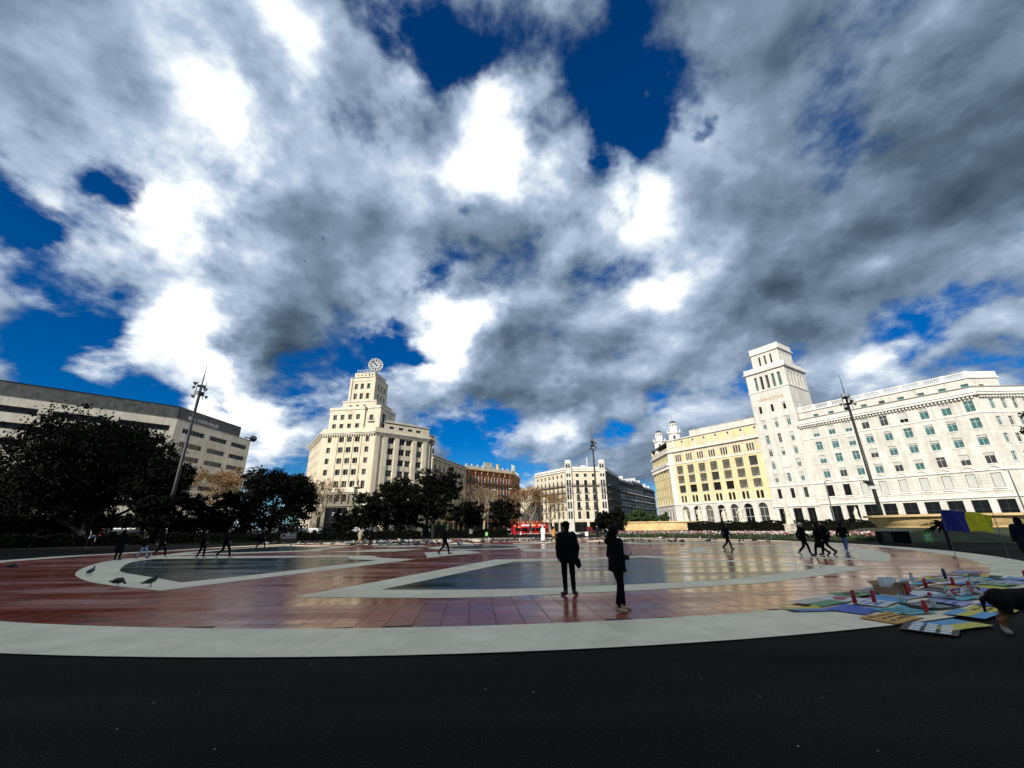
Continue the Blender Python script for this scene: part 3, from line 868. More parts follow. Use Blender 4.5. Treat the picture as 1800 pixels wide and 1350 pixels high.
FC2 = F_(FA.w(33.2)[:2], D=(1, -.02), dz=.004)
H1.wall(FC2, 0, 6.6, 28.1, 32.15, [(2.0, 3.1, 29.4, 30.3)], M_stone_w)
H1.win(FC2, 2.0, 29.4, 1.1, .9, (M_frame_d, M_glass, 0, 0, .08, .2))
H1.band(FC2, -.1, 6.7, 31.75, 32.05, .3, M_stone_trim, 'string_course'); H1.band(FC2, 0, 6.6, 32.1, 33.35, .08, M_stone_trim, 'parapet', .4)
FC3 = F_(FC2.w(6.6)[:2], D=(.55, .835)); H1.wall(FC3, 0, 14, 28.1, 32.9, [], M_stone_w)
bk = [FR.w(-.7)[:2], FR.w(33.6)[:2], FC.w(26)[:2], FC.w(26, -18)[:2], FR.w(20, -20)[:2], FR.w(-.7, -20)[:2]]
H1.roof(bk, 29.55)
H1.roof([FA.w(-.7)[:2], FA.w(33.2)[:2], FC2.w(6.5)[:2], FC3.w(13.8)[:2], FR.w(-.7, -18)[:2]], 31.84, th=.2)
H1.backwalls(bk, (0, 1), GZ, 29.5, M_stone_w)
# tower
FT = FR.shift(.25); FT.dz = .008
T0, T1, TD = -12.0, -.6, 13.0
tw3 = (M_frame_w, [M_teal_g, M_teal_g, M_glass2], 1, .68, .08, .28)
ops = []; tw = []
tc3 = (-10.1, -6.7, -3.35)
for j, (a, b) in enumerate(((33.5, 35.7), (28.7, 31.1), (24.15, 26.75), (20.45, 22.65), (16.8, 19.05), (13.0, 15.3), (8.5, 11.15))):
    for i, u in enumerate(tc3):
        if j == 4 and i == 1: continue
        w = .95 if j else .75
        ops.append((u - .05, u + w, a, b)); tw.append((u - .05, a, w + .05, b - a, tw3 if 0 < j < 6 else darkw, 0 < j < 6))
for u, w in ((-10.9, 1.9), (-7.2, 2.2), (-3.7, 1.9)):
    ops.append((u, u + w, .5, 5.8)); tw.append((u, .5, w, 5.3, (M_frame_d, M_glass, 1, .55, .1, .3), False))
H1.wall(FT, T0, T1, GZ, 40.2, ops, M_stone_w, .4)
for u, z, w, h, st, sl in tw: hotel_win(FT, u, z, w, h, st, sl)
FTs = F_(FT.w(T1)[:2], D=(-FT.N[0], -FT.N[1]), dz=.012)          # right flank
FTl = F_(FT.w(T0, -TD)[:2], D=FT.N)                                # left flank
H1.wall(FTs, 0, TD, 27, 40.2, [(3.5, 4.2, 33.5, 35.5), (8.0, 8.7, 33.5, 35.5)], M_stone_w)
for u in (3.5, 8.0): H1.win(FTs, u, 33.5, .7, 2.0, darkw)
H1.wall(FTl, 0, TD, 20, 40.2, [], M_stone_w)
for f, l in ((FT, (T0, T1)), (FTs, (0, TD)), (FTl, (0, TD))):
    H1.band(f, l[0] - .15, l[1] + .15, 40.2, 40.5, .2, M_stone_trim, 'string_course')
H1.band(FT, T0, T1, 6.2, 6.6, .35, M_stone_trim, 'string_course'); H1.band(FT, T0, T1, 11.75, 12.05, .2, M_stone_trim, 'string_course')
for u in tc3: H1.band(FT, u - .35, u + 1.3, 31.5, 31.72, .26, M_stone_trim, 'window_hood'); H1.band(FT, u - .3, u + 1.2, 12.06, 12.4, .18, M_stone_trim, 'window_hood')
letters(H1, FT, -9.6, 37.2, 'IBEROSTAR', 1.15, M_golden, .06, 'lettering', 1.0, .04, 1.25)
cs = MB()                                                          # coat of arms
for (a, b, c, d) in ((-7.2, -5.5, 16.9, 17.3), (-6.9, -5.8, 17.3, 18.3), (-6.65, -6.05, 18.3, 18.9), (-7.5, -7.1, 17.4, 18.0), (-5.6, -5.2, 17.4, 18.0)): cs.box(a, b, -.2, .03, c, d)
obj('coat_of_arms', cs.mesh('coat_of_arms', M_stone_trim), H1.root, FT.w(0), FT.a)
# belfry storey
ops = [(u, u + .85, 40.75, 45.0) for u in (-9.75, -8.05, -6.35, -4.65, -2.95)]
H1.wall(FT, T0, T1, 40.5, 46.3, ops, M_stone_w, .7)
for o_ in ops: H1.win(FT, o_[0], 40.75, .85, 4.25, (M_frame_d, [M_glass, M_teal_g, M_glass2], 0, .35, .07, .6))
so_ = [(u, u + .8, 40.75, 45.0) for u in (1.9, 3.9, 5.9, 7.9, 9.9)]
for f in (FTs, FTl):
    H1.wall(f, 0, TD, 40.5, 46.3, so_, M_stone_w, .7)
    for o_ in so_: H1.win(f, o_[0], 40.75, .8, 4.25, (M_frame_d, M_blind if f is FTs else M_glass, 0, .35, .07, .3))
for f, l in ((FT, (T0, T1)), (FTs, (0, TD)), (FTl, (0, TD))):
    H1.band(f, l[0] - .6, l[1] + .6, 46.3, 46.75, .6, M_stone_trim); H1.band(f, l[0] - .3, l[1] + .3, 46.8, 48.1, .1, M_stone_trim, 'parapet', .5)
H1.roof([FT.w(T0, .4)[:2], FT.w(T1, .4)[:2], FT.w(T1, -TD)[:2], FT.w(T0, -TD)[:2]], 46.9)
FU = FT.shift(-2.0); U0, U1, UD = -10.1, -1.85, 8.5
ops = [(u, u + .6, 49.0, 52.0) for u in (-8.05, -6.35, -4.65)]
H1.wall(FU, U0, U1, 46.9, 53.0, ops, M_stone_w, .5)
for o_ in ops: H1.win(FU, o_[0], 49.0, .6, 3.0, (M_frame_d, [M_glass, M_glass2], 0, .5, .06, .4))
FUs = F_(FU.w(U1)[:2], D=(-FU.N[0], -FU.N[1]), dz=.012); FUl = F_(FU.w(U0, -UD)[:2], D=FU.N)
us_ = [(u, u + .55, 49.0, 52.0) for u in (1.4, 3.1, 4.8, 6.5)]
for f in (FUs, FUl):
    H1.wall(f, 0, UD, 46.9, 53.0, us_, M_stone_w, .5)
    for o_ in us_: H1.win(f, o_[0], 49.0, .55, 3.0, (M_frame_d, M_blind if f is FUs else M_glass, 0, .5, .06, .25))
for f, l in ((FU, (U0, U1)), (FUs, (0, UD)), (FUl, (0, UD))):
    H1.band(f, l[0] - .45, l[1] + .45, 53.0, 53.4, .45, M_stone_trim); H1.band(f, l[0] - .2, l[1] + .2, 53.44, 55.1, .06, M_stone_trim, 'parapet', .4)
H1.roof([FU.w(U0, .2)[:2], FU.w(U1, .2)[:2], FU.w(U1, -UD)[:2], FU.w(U0, -UD)[:2]], 53.55)

# ---- yellow department building with two domed turrets
Y1 = Bld('yellow_building', 'yellow rendered building with white trim, arched arcade and two small domed turrets', 62, 140)
YL, YR = -45.0, -12.1
bigw = (M_frame_d, [M_glass2, M_glass3, M_glass, M_glass3, M_glass3], 2, .62, .09, .28)
pairw = (M_frame_d, [M_glass, M_glass2], 0, .7, .07, .3)
ops = []; yw = []
yc = [-42.15 + 4.29 * i for i in range(7)]
for u in yc:
    for a, b in ((18.75, 21.6), (15.55, 18.15), (12.3, 14.8)):
        ops.append((u, u + 2.5, a, b)); yw.append((u, a, 2.5, b - a, bigw, False))
    for k in range(2): ops.append((u + .15 + 1.25 * k, u + 1.05 + 1.25 * k, 9.05, 11.35, 1)); yw.append((u + .15 + 1.25 * k, 9.05, .9, 2.3, pairw, True))
    for k in range(3): ops.append((u + .1 + .82 * k, u + .68 + .82 * k, 23.2, 25.5)); yw.append((u + .1 + .82 * k, 23.2, .58, 2.3, pairw, False))
    ops.append((u - .1, u + 2.6, .8, 7.75, 1)); yw.append((u - .1, .8, 2.7, 6.95, (M_frame_w, [M_glass2, M_glass, M_glass3], 1, .45, .12, .4), True))
Y1.wall(FR, YL, YR, 8.55, 22.4, [o for o in ops if 8.5 < o[2] < 22], M_yellow, .4)
Y1.wall(FR, YL, YR, GZ, 8.55, [o for o in ops if o[2] < 8], M_stone_w, .6, 'arcade')
Y1.wall(FR, YL, YR, 22.4, 27.2, [o for o in ops if o[2] > 22.4], M_stone_c, .4)
for u, z, w, h, st, ar in yw: Y1.win(FR, u, z, w, h, st, arch=ar)
FRy = FR.shift(0); FRy.dz = .006
Y1.band(FRy, YL, YR, 26.7, 27.15, .75, M_stone_trim); Y1.band(FRy, YL, YR, 22.25, 22.6, .2, M_stone_trim, 'string_course')
Y1.band(FRy, YL, YR, 8.3, 8.7, .22, M_stone_trim, 'string_course')
Y1.band(FRy, YL - .1, YL + 1.9, 8.7, 26.6, .12, M_stone_trim, 'corner_pilaster')
for u in yc:
    for z in (18.55, 15.35, 12.1): Y1.band(FRy, u - .15, u + 2.65, z, z + .17, .16, M_stone_trim, 'window_ledge')
    Y1.band(FRy, u, u + 2.5, 8.72, 9.0, .3, M_stone_trim, 'window_ledge')
    for s_ in (-.28, 2.52): Y1.band(FRy, u + s_, u + s_ + .26, 9.1, 11.6, .05, M_stone_trim, 'window_jamb')
    Y1.band(FRy, u + 2.72, u + 4.1, 23.4, 25.3, .03, M_yellow, 'yellow_panel')
    # panel and rosette on the parapet
    Y1.band(FRy, u + .3, u + 3.2, 28.4, 30.6, .05, M_yellow, 'yellow_panel')
    m = MB(); m.lathe([(.32, 0), (.3, .1), (.12, .12)], 10); m.v = [(x, -.06 - z, y) for x, y, z in m.v]
    obj('rosette', m.mesh('rosette', M_frame_d), Y1.root, FRy.w(u + 3.65, 0, 30.0), FRy.a)
Y1.wall(FR, YL, YR, 27.16, 31.3, [], M_stone_c, .3, 'parapet_wall')
FY2 = FR.shift(-3.0); Y1.wall(FY2, -37, YR, 31.3, 34.1, [], M_stone_w, .3, 'upper_wall'); Y1.band(FR, YL, YR, 31.1, 31.4, .2, M_stone_trim, 'coping')
ybk = [FR.w(YL)[:2], FR.w(YR)[:2], FR.w(YR, -22)[:2], (75, 172), (58.4, 169.4)]
Y1.roof(ybk, 31.0); Y1.roof([FY2.w(-37)[:2], FY2.w(YR)[:2], FY2.w(YR, -8)[:2], FY2.w(-37, -8)[:2]], 34.05)
yk = FR.w(YL)[:2]
FYl = F_((58.4, 169.4), yk, dz=.011)
LY = FYl.len
ops = []; lw = []
for i in range(6):
    u = .9 + i * 3.1
    for a, b in ((23.4, 25.4), (18.75, 21.6), (15.5, 18.1), (12.3, 14.8), (9.0, 11.4)):
        ops.append((u, u + 1.3, a, b, 1)); lw.append((u, a, 1.3, b - a))
    ops.append((u - .2, u + 1.7, .8, 7.0, 1)); lw.append((u - .2, .8, 1.9, 6.2))
Y1.wall(FYl, 0, LY, 8.55, 27.2, [o for o in ops if o[2] > 8.5], M_yellow, .4); Y1.wall(FYl, 0, LY, GZ, 8.55, [o for o in ops if o[2] < 8.5], M_stone_w, .5, 'arcade')
for u, z, w, h in lw: Y1.win(FYl, u, z, w, h, pairw, arch=True)
for z0, z1, o_, nm in ((26.7, 27.15, .75, 'cornice'), (22.3, 22.7, 1.0, 'gallery_floor'), (8.3, 8.7, .3, 'string_course'), (22.7, 23.3, 1.0, 'gallery_wall')): Y1.band(FYl, 0, LY + .2, z0, z1, o_, M_stone_trim, nm)
Y1.dent(FYl, 0, LY, 21.2, 22.3, 1.6, .45, .8, M_stone_trim, 'bracket_row')
Y1.wall(FYl, 0, LY, 27.16, 28.8, [], M_stone_c, .3, 'parapet_wall')
Y1.backwalls(ybk, (0, 4), GZ, 31, M_stone_c)
def turret(x, y, z0, r, k):
    t = MB(); s = k
    t.lathe([(r * 1.15, z0), (r * 1.15, z0 + 1.2 * s), (r, z0 + 1.25 * s), (r, z0 + 5.6 * s), (r * 1.2, z0 + 5.7 * s), (r * 1.2, z0 + 6.2 * s), (r * .66, z0 + 6.3 * s)], 8, x, y)
    for q in range(8):
        a = 2 * PI * q / 8; px_, py_ = x + r * .56 * math.cos(a), y + r * .56 * math.sin(a)
        t.lathe([(r * .13, z0 + 6.2 * s), (r * .11, z0 + 9.2 * s)], 6, px_, py_)
        pa, pb = x + r * 1.1 * math.cos(a), y + r * 1.1 * math.sin(a)
        t.lathe([(r * .12, z0 + 6.1 * s), (r * .10, z0 + 7.0 * s), (.02, z0 + 7.3 * s)], 5, pa, pb)
    t.lathe([(r * .34, z0 + 6.2 * s), (r * .34, z0 + 9.2 * s)], 8, x, y)
    t.lathe([(r * .72, z0 + 9.2 * s), (r * .78, z0 + 9.7 * s), (r * .6, z0 + 9.8 * s)], 12, x, y)
    o = Y1._abs('turret', t, M_stone_trim)
    d = MB(); d.lathe([(r * .66, z0 + 9.8 * s), (r * .6, z0 + 10.2 * s), (r * .4, z0 + 10.6 * s), (r * .08, z0 + 10.9 * s)], 12, x, y)
    d.tube([(x, y, z0 + 10.8 * s), (x, y, z0 + 13 * s)], [.07, .03], 5)
    b = o.parent['_base']; d.v = [(p[0] - b[0], p[1] - b[1], p[2] - b[2]) for p in d.v]
    sub('dome', d.mesh('dome', M_glass2), o)
    w = MB()
    for q in range(4):
        a = 2 * PI * (q + .5) / 4 + .39; c_, s_ = math.cos(a), math.sin(a); rr_ = r * .945
        pts = [(-.42, z0 + 2 * s), (.42, z0 + 2 * s), (.42, z0 + 4.2 * s), (.2, z0 + 4.8 * s), (-.2, z0 + 4.8 * s), (-.42, z0 + 4.2 * s)]
        w.add([(x + rr_ * c_ - u * s_, y + rr_ * s_ + u * c_, z) for u, z in pts], [tuple(range(6))])
    w.v = [(p[0] - b[0], p[1] - b[1], p[2] - b[2]) for p in w.v]
    sub('window', w.mesh('window', M_glass2), o)
turret(60.4, 147.8, 28.4, 2.1, .95); turret(60.6, 164.0, 28.4, 2.2, .95)

# ---- clock tower building, left of centre
K1 = Bld('clock_building', 'cream stone office block with stepped tower and round roof clock', -45, 128)
bL, bK, bLL, bRR = (-58.7, 122.0), (-41.7, 119.6), (-73.0, 143.8), (-26.7, 132.6)
FF, FG, FL = F_(bL, bK, dz=.003), F_(bK, bRR, dz=.006), F_(bLL, bL, dz=.009)
kw = (M_frame_w, [M_glass, M_glass2, M_glass], 1, 0, .08, .42)
ops = []; kws = []
for a, b in ((26.5, 28.1), (23.3, 24.95), (20.0, 21.65), (16.6, 18.3), (12.6, 14.9)):
    for u, w in ((1.9, 1.25), (5.65, 1.6), (8.2, 1.6), (10.75, 1.6), (14.25, 1.2)): ops.append((u, u + w, a, b)); kws.append((u, a, w, b - a, kw))
for u in (1.9, 5.0, 7.1, 9.2, 14.25): ops.append((u, u + 1.3, 9.1, 10.95)); kws.append((u, 9.1, 1.3, 1.85, darkw))
ops.append((4.3, 11.0, .2, 7.4)); kws.append((4.3, .2, 6.7, 7.2, (M_frame_d, M_glass, 3, .45, .12, .45)))
for u in (1.4, 12.9): ops.append((u, u + 1.8, .6, 6.4)); kws.append((u, .6, 1.8, 5.8, darkw))
K1.wall(FF, 0, 17.17, 11.35, 30.6, [o for o in ops if o[2] > 11.3], M_stone_c, .55); K1.wall(FF, 0, 17.17, GZ, 11.35, [o for o in ops if o[2] < 11.3], M_weathered_shaded, .5, 'base_wall')
for u, z, w, h, st in kws: K1.win(FF, u, z, w, h, st)
for u in (5.05, 7.55, 10.1, 12.75): K1.band(FF, u, u + .32, 12.2, 28.3, .22, M_stone_c, 'pilaster')
for u in (5.4, 7.95, 10.5): 
    for z in (26.2, 23.0, 19.7, 16.3): K1.band(FF, u, u + 2.0, z, z + .25, .1, M_cream_trim, 'window_ledge')
K1.band(FF, 3.6, 13.0, 11.6, 13.0, .9, M_cream_trim, 'balcony_parapet'); K1.dent(FF, 3.6, 13, 11.1, 11.6, .6, .3, .6, M_cream_trim)
for u in (4.0, 6.35, 8.45, 10.6, 12.2): K1.band(FF, u, u + .55, 8.4, 11.1, .45, M_weathered_shaded, 'column')
K1.band(FF, 3.4, 13.2, 7.75, 8.4, .5, M_weathered_shaded, 'entablature')
letters(K1, FF, 6.4, 5.2, 'ZARA', 1.25, M_frame_w, -.22, 'lettering', 1.0, .03)
ops = []; kws = []
for a, b in ((26.25, 28.1), (22.95, 24.9), (19.65, 21.55), (16.3, 18.2), (12.6, 14.8)):
    for u in (4.45, 8.1, 10.4, 14.15): ops.append((u, u + 1.9, a, b)); kws.append((u, a, 1.9, b - a, kw))
for u in (4.4, 8.6, 13.2): ops.append((u, u + 3.0, .4, 7.0)); kws.append((u, .4, 3.0, 6.6, darkw))
K1.wall(FG, 0, 19.85, 8.3, 30.6, [o for o in ops if o[2] > 8.2], M_stone_c, .55); K1.wall(FG, 0, 19.85, GZ, 8.3, [o for o in ops if o[2] < 8.2], M_weathered_shaded, .5, 'base_wall')
for u, z, w, h, st in kws: K1.win(FG, u, z, w, h, st)
for u0, u1 in ((.1, 1.5), (2.6, 4.1), (6.45, 7.8), (12.45, 13.9), (16.25, 17.6)): K1.band(FG, u0, u1, 8.6, 28.3, .38, M_stone_c, 'pilaster')
ops = []; kws = []
for a, b in ((26.5, 28.1), (23.3, 24.95), (20.0, 21.65), (16.6, 18.3), (12.6, 14.9), (8.9, 10.9)):
    for i in range(7): u = 1.6 + 3.4 * i; ops.append((u, u + 1.2, a, b)); kws.append((u, a, 1.2, b - a, kw))
K1.wall(FL, 0, FL.len, GZ, 30.6, ops, M_stone_c, .42)
for u, z, w, h, st in kws: K1.win(FL, u, z, w, h, st)
for f, l in ((FF, 17.17), (FG, 19.85), (FL, FL.len)):
    K1.band(f, -.3, l + .3, 28.75, 29.15, .7, M_cream_trim); K1.band(f, -.4, l + .4, 29.15, 29.5, .95, M_cream_trim, 'cornice_lip')
    K1.dent(f, 0, l, 28.3, 28.75, .75, .36, .55, M_cream_trim); K1.band(f, 0, l, 29.52, 30.9, .02, M_stone_c, 'parapet', .5)
    K1.band(f, 0, l, 7.9, 8.3, .22, M_cream_trim, 'string_course')
kbk = [bLL, bL, bK, bRR, (-38, 150), (-58, 158)]
K1.roof(kbk, 30.4); K1.backwalls(kbk, (0, 1, 2), GZ, 30.5, M_stone_c)
# right attic
FGa = FG.shift(-2.0)
ops = [(u, u + 1.7, 31.4, 32.2) for u in (5.2, 8.4, 11.6, 14.6)]
K1.wall(FGa, 3.5, 19.4, 30.4, 33.3, ops, M_stone_c, .35)
for o_ in ops: K1.win(FGa, o_[0], 31.4, 1.7, .8, darkw)
K1.band(FGa, 3.5, 19.4, 33.3, 33.55, .25, M_cream_trim, 'coping'); K1.dent(FGa, 4, 14, 33.55, 34.2, .5, .2, .0, M_cream_trim, 'balustrade')
K1.roof([FGa.w(3.5)[:2], FGa.w(19.4)[:2], FGa.w(19.4, -7)[:2], FGa.w(3.5, -7)[:2]], 33.2)
def block(F, u0, u1, dep, z0, z1, ops, ma, sideops=(), st=kw, cor=.3, ch=.5):
    """free-standing storey block with windows in its front, cornice and roof"""
    K1.wall(F, u0, u1, z0, z1, ops, ma, .4)
    for o_ in ops: K1.win(F, o_[0], o_[2], o_[1] - o_[0], o_[3] - o_[2], st)
    fs = F_(F.w(u1)[:2], D=(-F.N[0], -F.N[1]), dz=.01); fl = F_(F.w(u0, -dep)[:2], D=F.N, dz=.013)
    for f in (fs, fl):
        K1.wall(f, 0, dep, z0, z1, sideops, ma, .4)
        for o_ in sideops: K1.win(f, o_[0], o_[2], o_[1] - o_[0], o_[3] - o_[2], st)
        if cor: K1.band(f, -cor, dep, z1 - ch, z1, cor, M_cream_trim, 'coping')
    if cor: K1.band(F, u0 - cor, u1 + cor, z1 - ch, z1, cor, M_cream_trim, 'coping')
    K1.roof([F.w(u0)[:2], F.w(u1)[:2], F.w(u1, -dep)[:2], F.w(u0, -dep)[:2]], z1 - .05)
FK = FF.shift(-2.6)
o2 = [(u, u + 1.3, a, b) for u in (1.0, 3.5, 6.1, 8.8) for a, b in ((34.3, 36.0), (31.5, 33.0))]
block(FK, -.2, 11.6, 13, 30.4, 38.4, o2, M_stone_c, [(u, u + 1.3, 34.3, 36) for u in (2, 5, 8)], kw, .25, .9)
FK2 = FF.shift(-3.2)
block(FK2, 11.6, 16.6, 11, 30.4, 38.8, [(13.0, 14.3, 34.0, 35.8)], M_stone_c, [(1.5, 4, 33.2, 36.6)], kw, .25, .9)
K1.balcony(FK2, 12.6, 14.7, 33.7, .8, M_frame_d, M_cream_trim)
FK3 = FF.shift(-3.8)
block(FK3, 3.0, 14.6, 11, 38.3, 40.8, [(u, u + 1.1, 39.0, 39.4) for u in (5.2, 7.6, 10.0)], M_stone_c, (), darkw, .2, .4)
FK4 = FF.shift(-4.5)
o4 = [(u, u + 1.15, a, b) for u in (5.9, 8.0, 10.2) for a, b in ((45.1, 47.0), (41.6, 43.6))]
block(FK4, 4.3, 13.2, 9, 40.7, 49.3, o4, M_stone_c, [(u, u + 1.1, a, b) for u in (1.8, 4.0, 6.2) for a, b in ((45.1, 47), (41.6, 43.6))], (M_frame_w, [M_glass, M_glass2], 1, 0, .09, .4), 0)
for u in (4.3, 12.5): K1.band(FK4, u, u + .7, 40.8, 49.0, .35, M_stone_c, 'corner_pier')
K1.band(FK4, 5.0, 12.5, 47.9, 48.15, .12, M_cream_trim, 'string_course')
block(FK4.shift(-.5), 5.2, 12.4, 8, 49.2, 51.0, [(u, u + .5, 49.9, 50.35) for u in (6.2, 7.4, 8.8, 10.1, 11.2)], M_stone_c, (), darkw, .12, .3)
# railing and clock on the roof
rl = MB(); fr_ = FK4.shift(-1.0)
for u in range(6): rl.box(5.6 + u * 1.2, 5.68 + u * 1.2, 0, .06, 51, 52.3)
rl.box(5.5, 11.8, 0, .06, 52.2, 52.3); rl.box(5.5, 11.8, 0, .06, 51.6, 51.66)
obj('roof_railing', rl.mesh('roof_railing', M_frame_w), K1.root, fr_.w(0), fr_.a)
cx_, cy_ = FK4.w(11.3, -2.2)[:2]; ca_ = R(28)
ck = MB(); ck.lathe([(2.3, -.55), (2.35, -.5), (2.35, .5), (2.2, .55), (2.05, .45)], 40); ck.v = [(x, -z, y) for x, y, z in ck.v]
clk = obj('clock', ck.mesh('clock', M_frame_w), K1.root, (cx_, cy_, 54.3), ca_)
fc = MB(); fc.lathe([(2.05, 0), (2.05, .012), (.01, .012)], 40, cap=False); fc.v = [(x, -z - .46, y) for x, y, z in fc.v]; sub('clock_face', fc.mesh('clock_face', mat('clock_dial', (.62, .62, .6), .6, .1)), clk)
for k in range(12):
    a = 2 * PI * k / 12; mk = MB(); mk.box(-.16, .16, -.53, -.475, 1.32, 1.95)
    o = sub('hour_mark', mk.mesh('hour_mark', M_iron), clk); o.rotation_euler = (0, a, 0)
for nm, ln, wd, aa in (('minute_hand', 1.75, .13, R(-52)), ('hour_hand', 1.15, .18, R(-48))):
    mk = MB(); mk.box(-wd, wd, -.60, -.545, -.35, ln); o = sub(nm, mk.mesh(nm, M_iron), clk); o.rotation_euler = (0, aa, 0)
st_ = MB(); st_.tube([(0, 0, -3.3), (0, 0, -2.2)], .3, 8); st_.tube([(-1, 0, -3.3), (-.9, 0, -2.0)], .12, 6); st_.tube([(1, 0, -3.3), (.9, 0, -2.0)], .12, 6); sub('stand', st_.mesh('stand', M_frame_w), clk)
# statue on the balcony
K1_st = FF.w(13.0, .6)
# ---- department store on the left
E1 = Bld('department_store', 'huge beige department store with grey slate top band and ribbon windows', -100, 110)
eA, eK, eR = (-115.6, 84.6), (-92.2, 107.0), (-90.9, 137.4)
FE = F_(eA, eK, dz=.003); FE2 = F_(eK, eR, dz=.006)
rib = (M_frame_d, [M_glass], 3, 0, .08, .4)
ops = []; ew = []
for z in (27.1, 23.45, 19.8, 11.7, 7.5):
    for u, w in ((-31, 11.5), (-16.5, 11.5), (-4.2, 11.5), (9.6, 9.0), (21.0, 10.2)):
        if z in (7.5, 11.7): u -= .3
        ops.append((u, u + w, z, z + 1.5)); ew.append((u, z, w, 1.5))
E1.wall(FE, -46, FE.len, 5.2, 30.6, ops, M_beige, .5)
for u, z, w, h in ew: E1.win(FE, u, z, w, h, rib)
E1.wall(FE.shift(-1.2), -46, FE.len, GZ, 5.3, [], M_glass, .2, 'shopfront'); E1.band(FE, -46, FE.len, 4.9, 5.3, .3, M_grey, 'canopy', 1.3)
ops = []; ew = []
for z in (27.25, 23.5, 19.9, 16.2, 12.5, 8.8):
    for u, w in ((2.5, 8.0), (12.6, 7.1), (21.8, 7.2)): ops.append((u, u + w, z, z + 1.42)); ew.append((u, z, w, 1.42))
E1.wall(FE2, 0, FE2.len, 5.2, 30.85, ops, M_beige, .5)
for u, z, w, h in ew: E1.win(FE2, u, z, w, h, (M_frame_w, [M_glass, M_glass2], 5, 0, .07, .4))
E1.wall(FE2.shift(-1.2), 0, FE2.len, GZ, 5.3, [], M_glass, .2, 'shopfront'); E1.band(FE2, 0, FE2.len, 4.9, 5.3, .3, M_grey, 'canopy', 1.3)
E1.wall(FE.shift(-.25), -46, FE.len + .2, 30.6, 34, [], M_darkroof, .3, 'slate_band'); E1.wall(FE2.shift(-.25), -.2, 25, 30.85, 34, [], M_darkroof, .3, 'slate_band')
FE3 = F_(FE2.w(25, -.25)[:2], D=(-1, .04)); E1.wall(FE3, 0, 12, 30.85, 34, [], M_darkroof, .3, 'slate_band')
E1.band(FE.shift(-.25), -46, FE.len, 34, 34.15, .1, M_iron, 'coping'); E1.band(FE2.shift(-.25), 0, 25, 34, 34.15, .1, M_iron, 'coping')
ebk = [FE.w(-46)[:2], eK, eR, (-125, 140), (-160, 90)]
E1.roof(ebk, 30.8); E1.roof([FE.w(-46, -.3)[:2], FE.w(FE.len, -.3)[:2], FE2.w(25, -.3)[:2], (-125, 132), (-158, 90)], 34.0)
E1.backwalls(ebk, (0, 1), GZ, 30.8, M_beige)
letters(E1, FE2, 5.0, 31.45, 'EL CORTE INGLÉS', 1.3, mat('sign_white', (.85, .85, .83), .5, 0), -.2, 'lettering', .98, .06)
m = MB(); m.box(0, 1.2, -.1, 0, 0, .95); obj('sign_emblem', m.mesh('sign_emblem', M_frame_w), E1.root, FE2.w(3.5, -.25, 31.45), FE2.a)
m = MB(); m.lathe([(1.0, -.3), (1.1, .3), (.5, .3)], 16); m.tube([(0, 0, 0), (-2.2, 0, -1.5)], .2, 6); m.v = [(x, z, y) for x, y, z in m.v]
obj('roof_lamp', m.mesh('roof_lamp', M_iron), E1.root, FE2.w(FE2.len - .2, .9, 31.4), .3)

# ---- apartment blocks closing the view
def flats(B, F, u0, u1, rows, ncol, w, st, ma, balc=None, top=None, margin=.9, trim=None, shop=True, slab_m=None, depth=.35, surr=None, sill=False):
    step = (u1 - u0 - 2 * margin) / ncol; ops = []; ws = []
    for j, (a, b) in enumerate(rows):
        for i in range(ncol):
            u = u0 + margin + step * (i + .5) - w / 2; ops.append((u, u + w, a, b)); ws.append((u, a, b - a, j, i))
    if shop:
        n = max(2, int((u1 - u0) / 4.6)); sw = (u1 - u0) / n
        for i in range(n): ops.append((u0 + i * sw + .5, u0 + (i + 1) * sw - .5, .1 + GZ, 3.4)); 
    B.wall(F, u0, u1, GZ, top, ops, ma, depth)
    for u, a, h, j, i in ws:
        B.win(F, u, a, w, h, st)
        if surr: B.dent(F, u - .2, u, a, a + h + .2, 9, .2, .07, surr, 'window_surround'); B.dent(F, u + w, u + w + .2, a, a + h + .2, 9, .2, .07, surr, 'window_surround')
        if balc and j in balc and balc[j] == 'each': B.balcony(F, u - .3, u + w + .3, a, .8, slab_m=slab_m)
    if shop:
        for i in range(n): B.win(F, u0 + i * sw + .5, .1 + GZ, sw - 1.0, 3.3 - GZ, (M_frame_d, M_glass, 1, .8, .1, .4), name='shop_window')
    for j, (a, b) in enumerate(rows):
        if balc and balc.get(j) == 'long': B.balcony(F, u0 + margin * .5, u1 - margin * .5, a, .95, slab_m=slab_m)
        if trim: B.band(F, u0, u1, a - .55, a - .3, .12, trim, 'string_course')

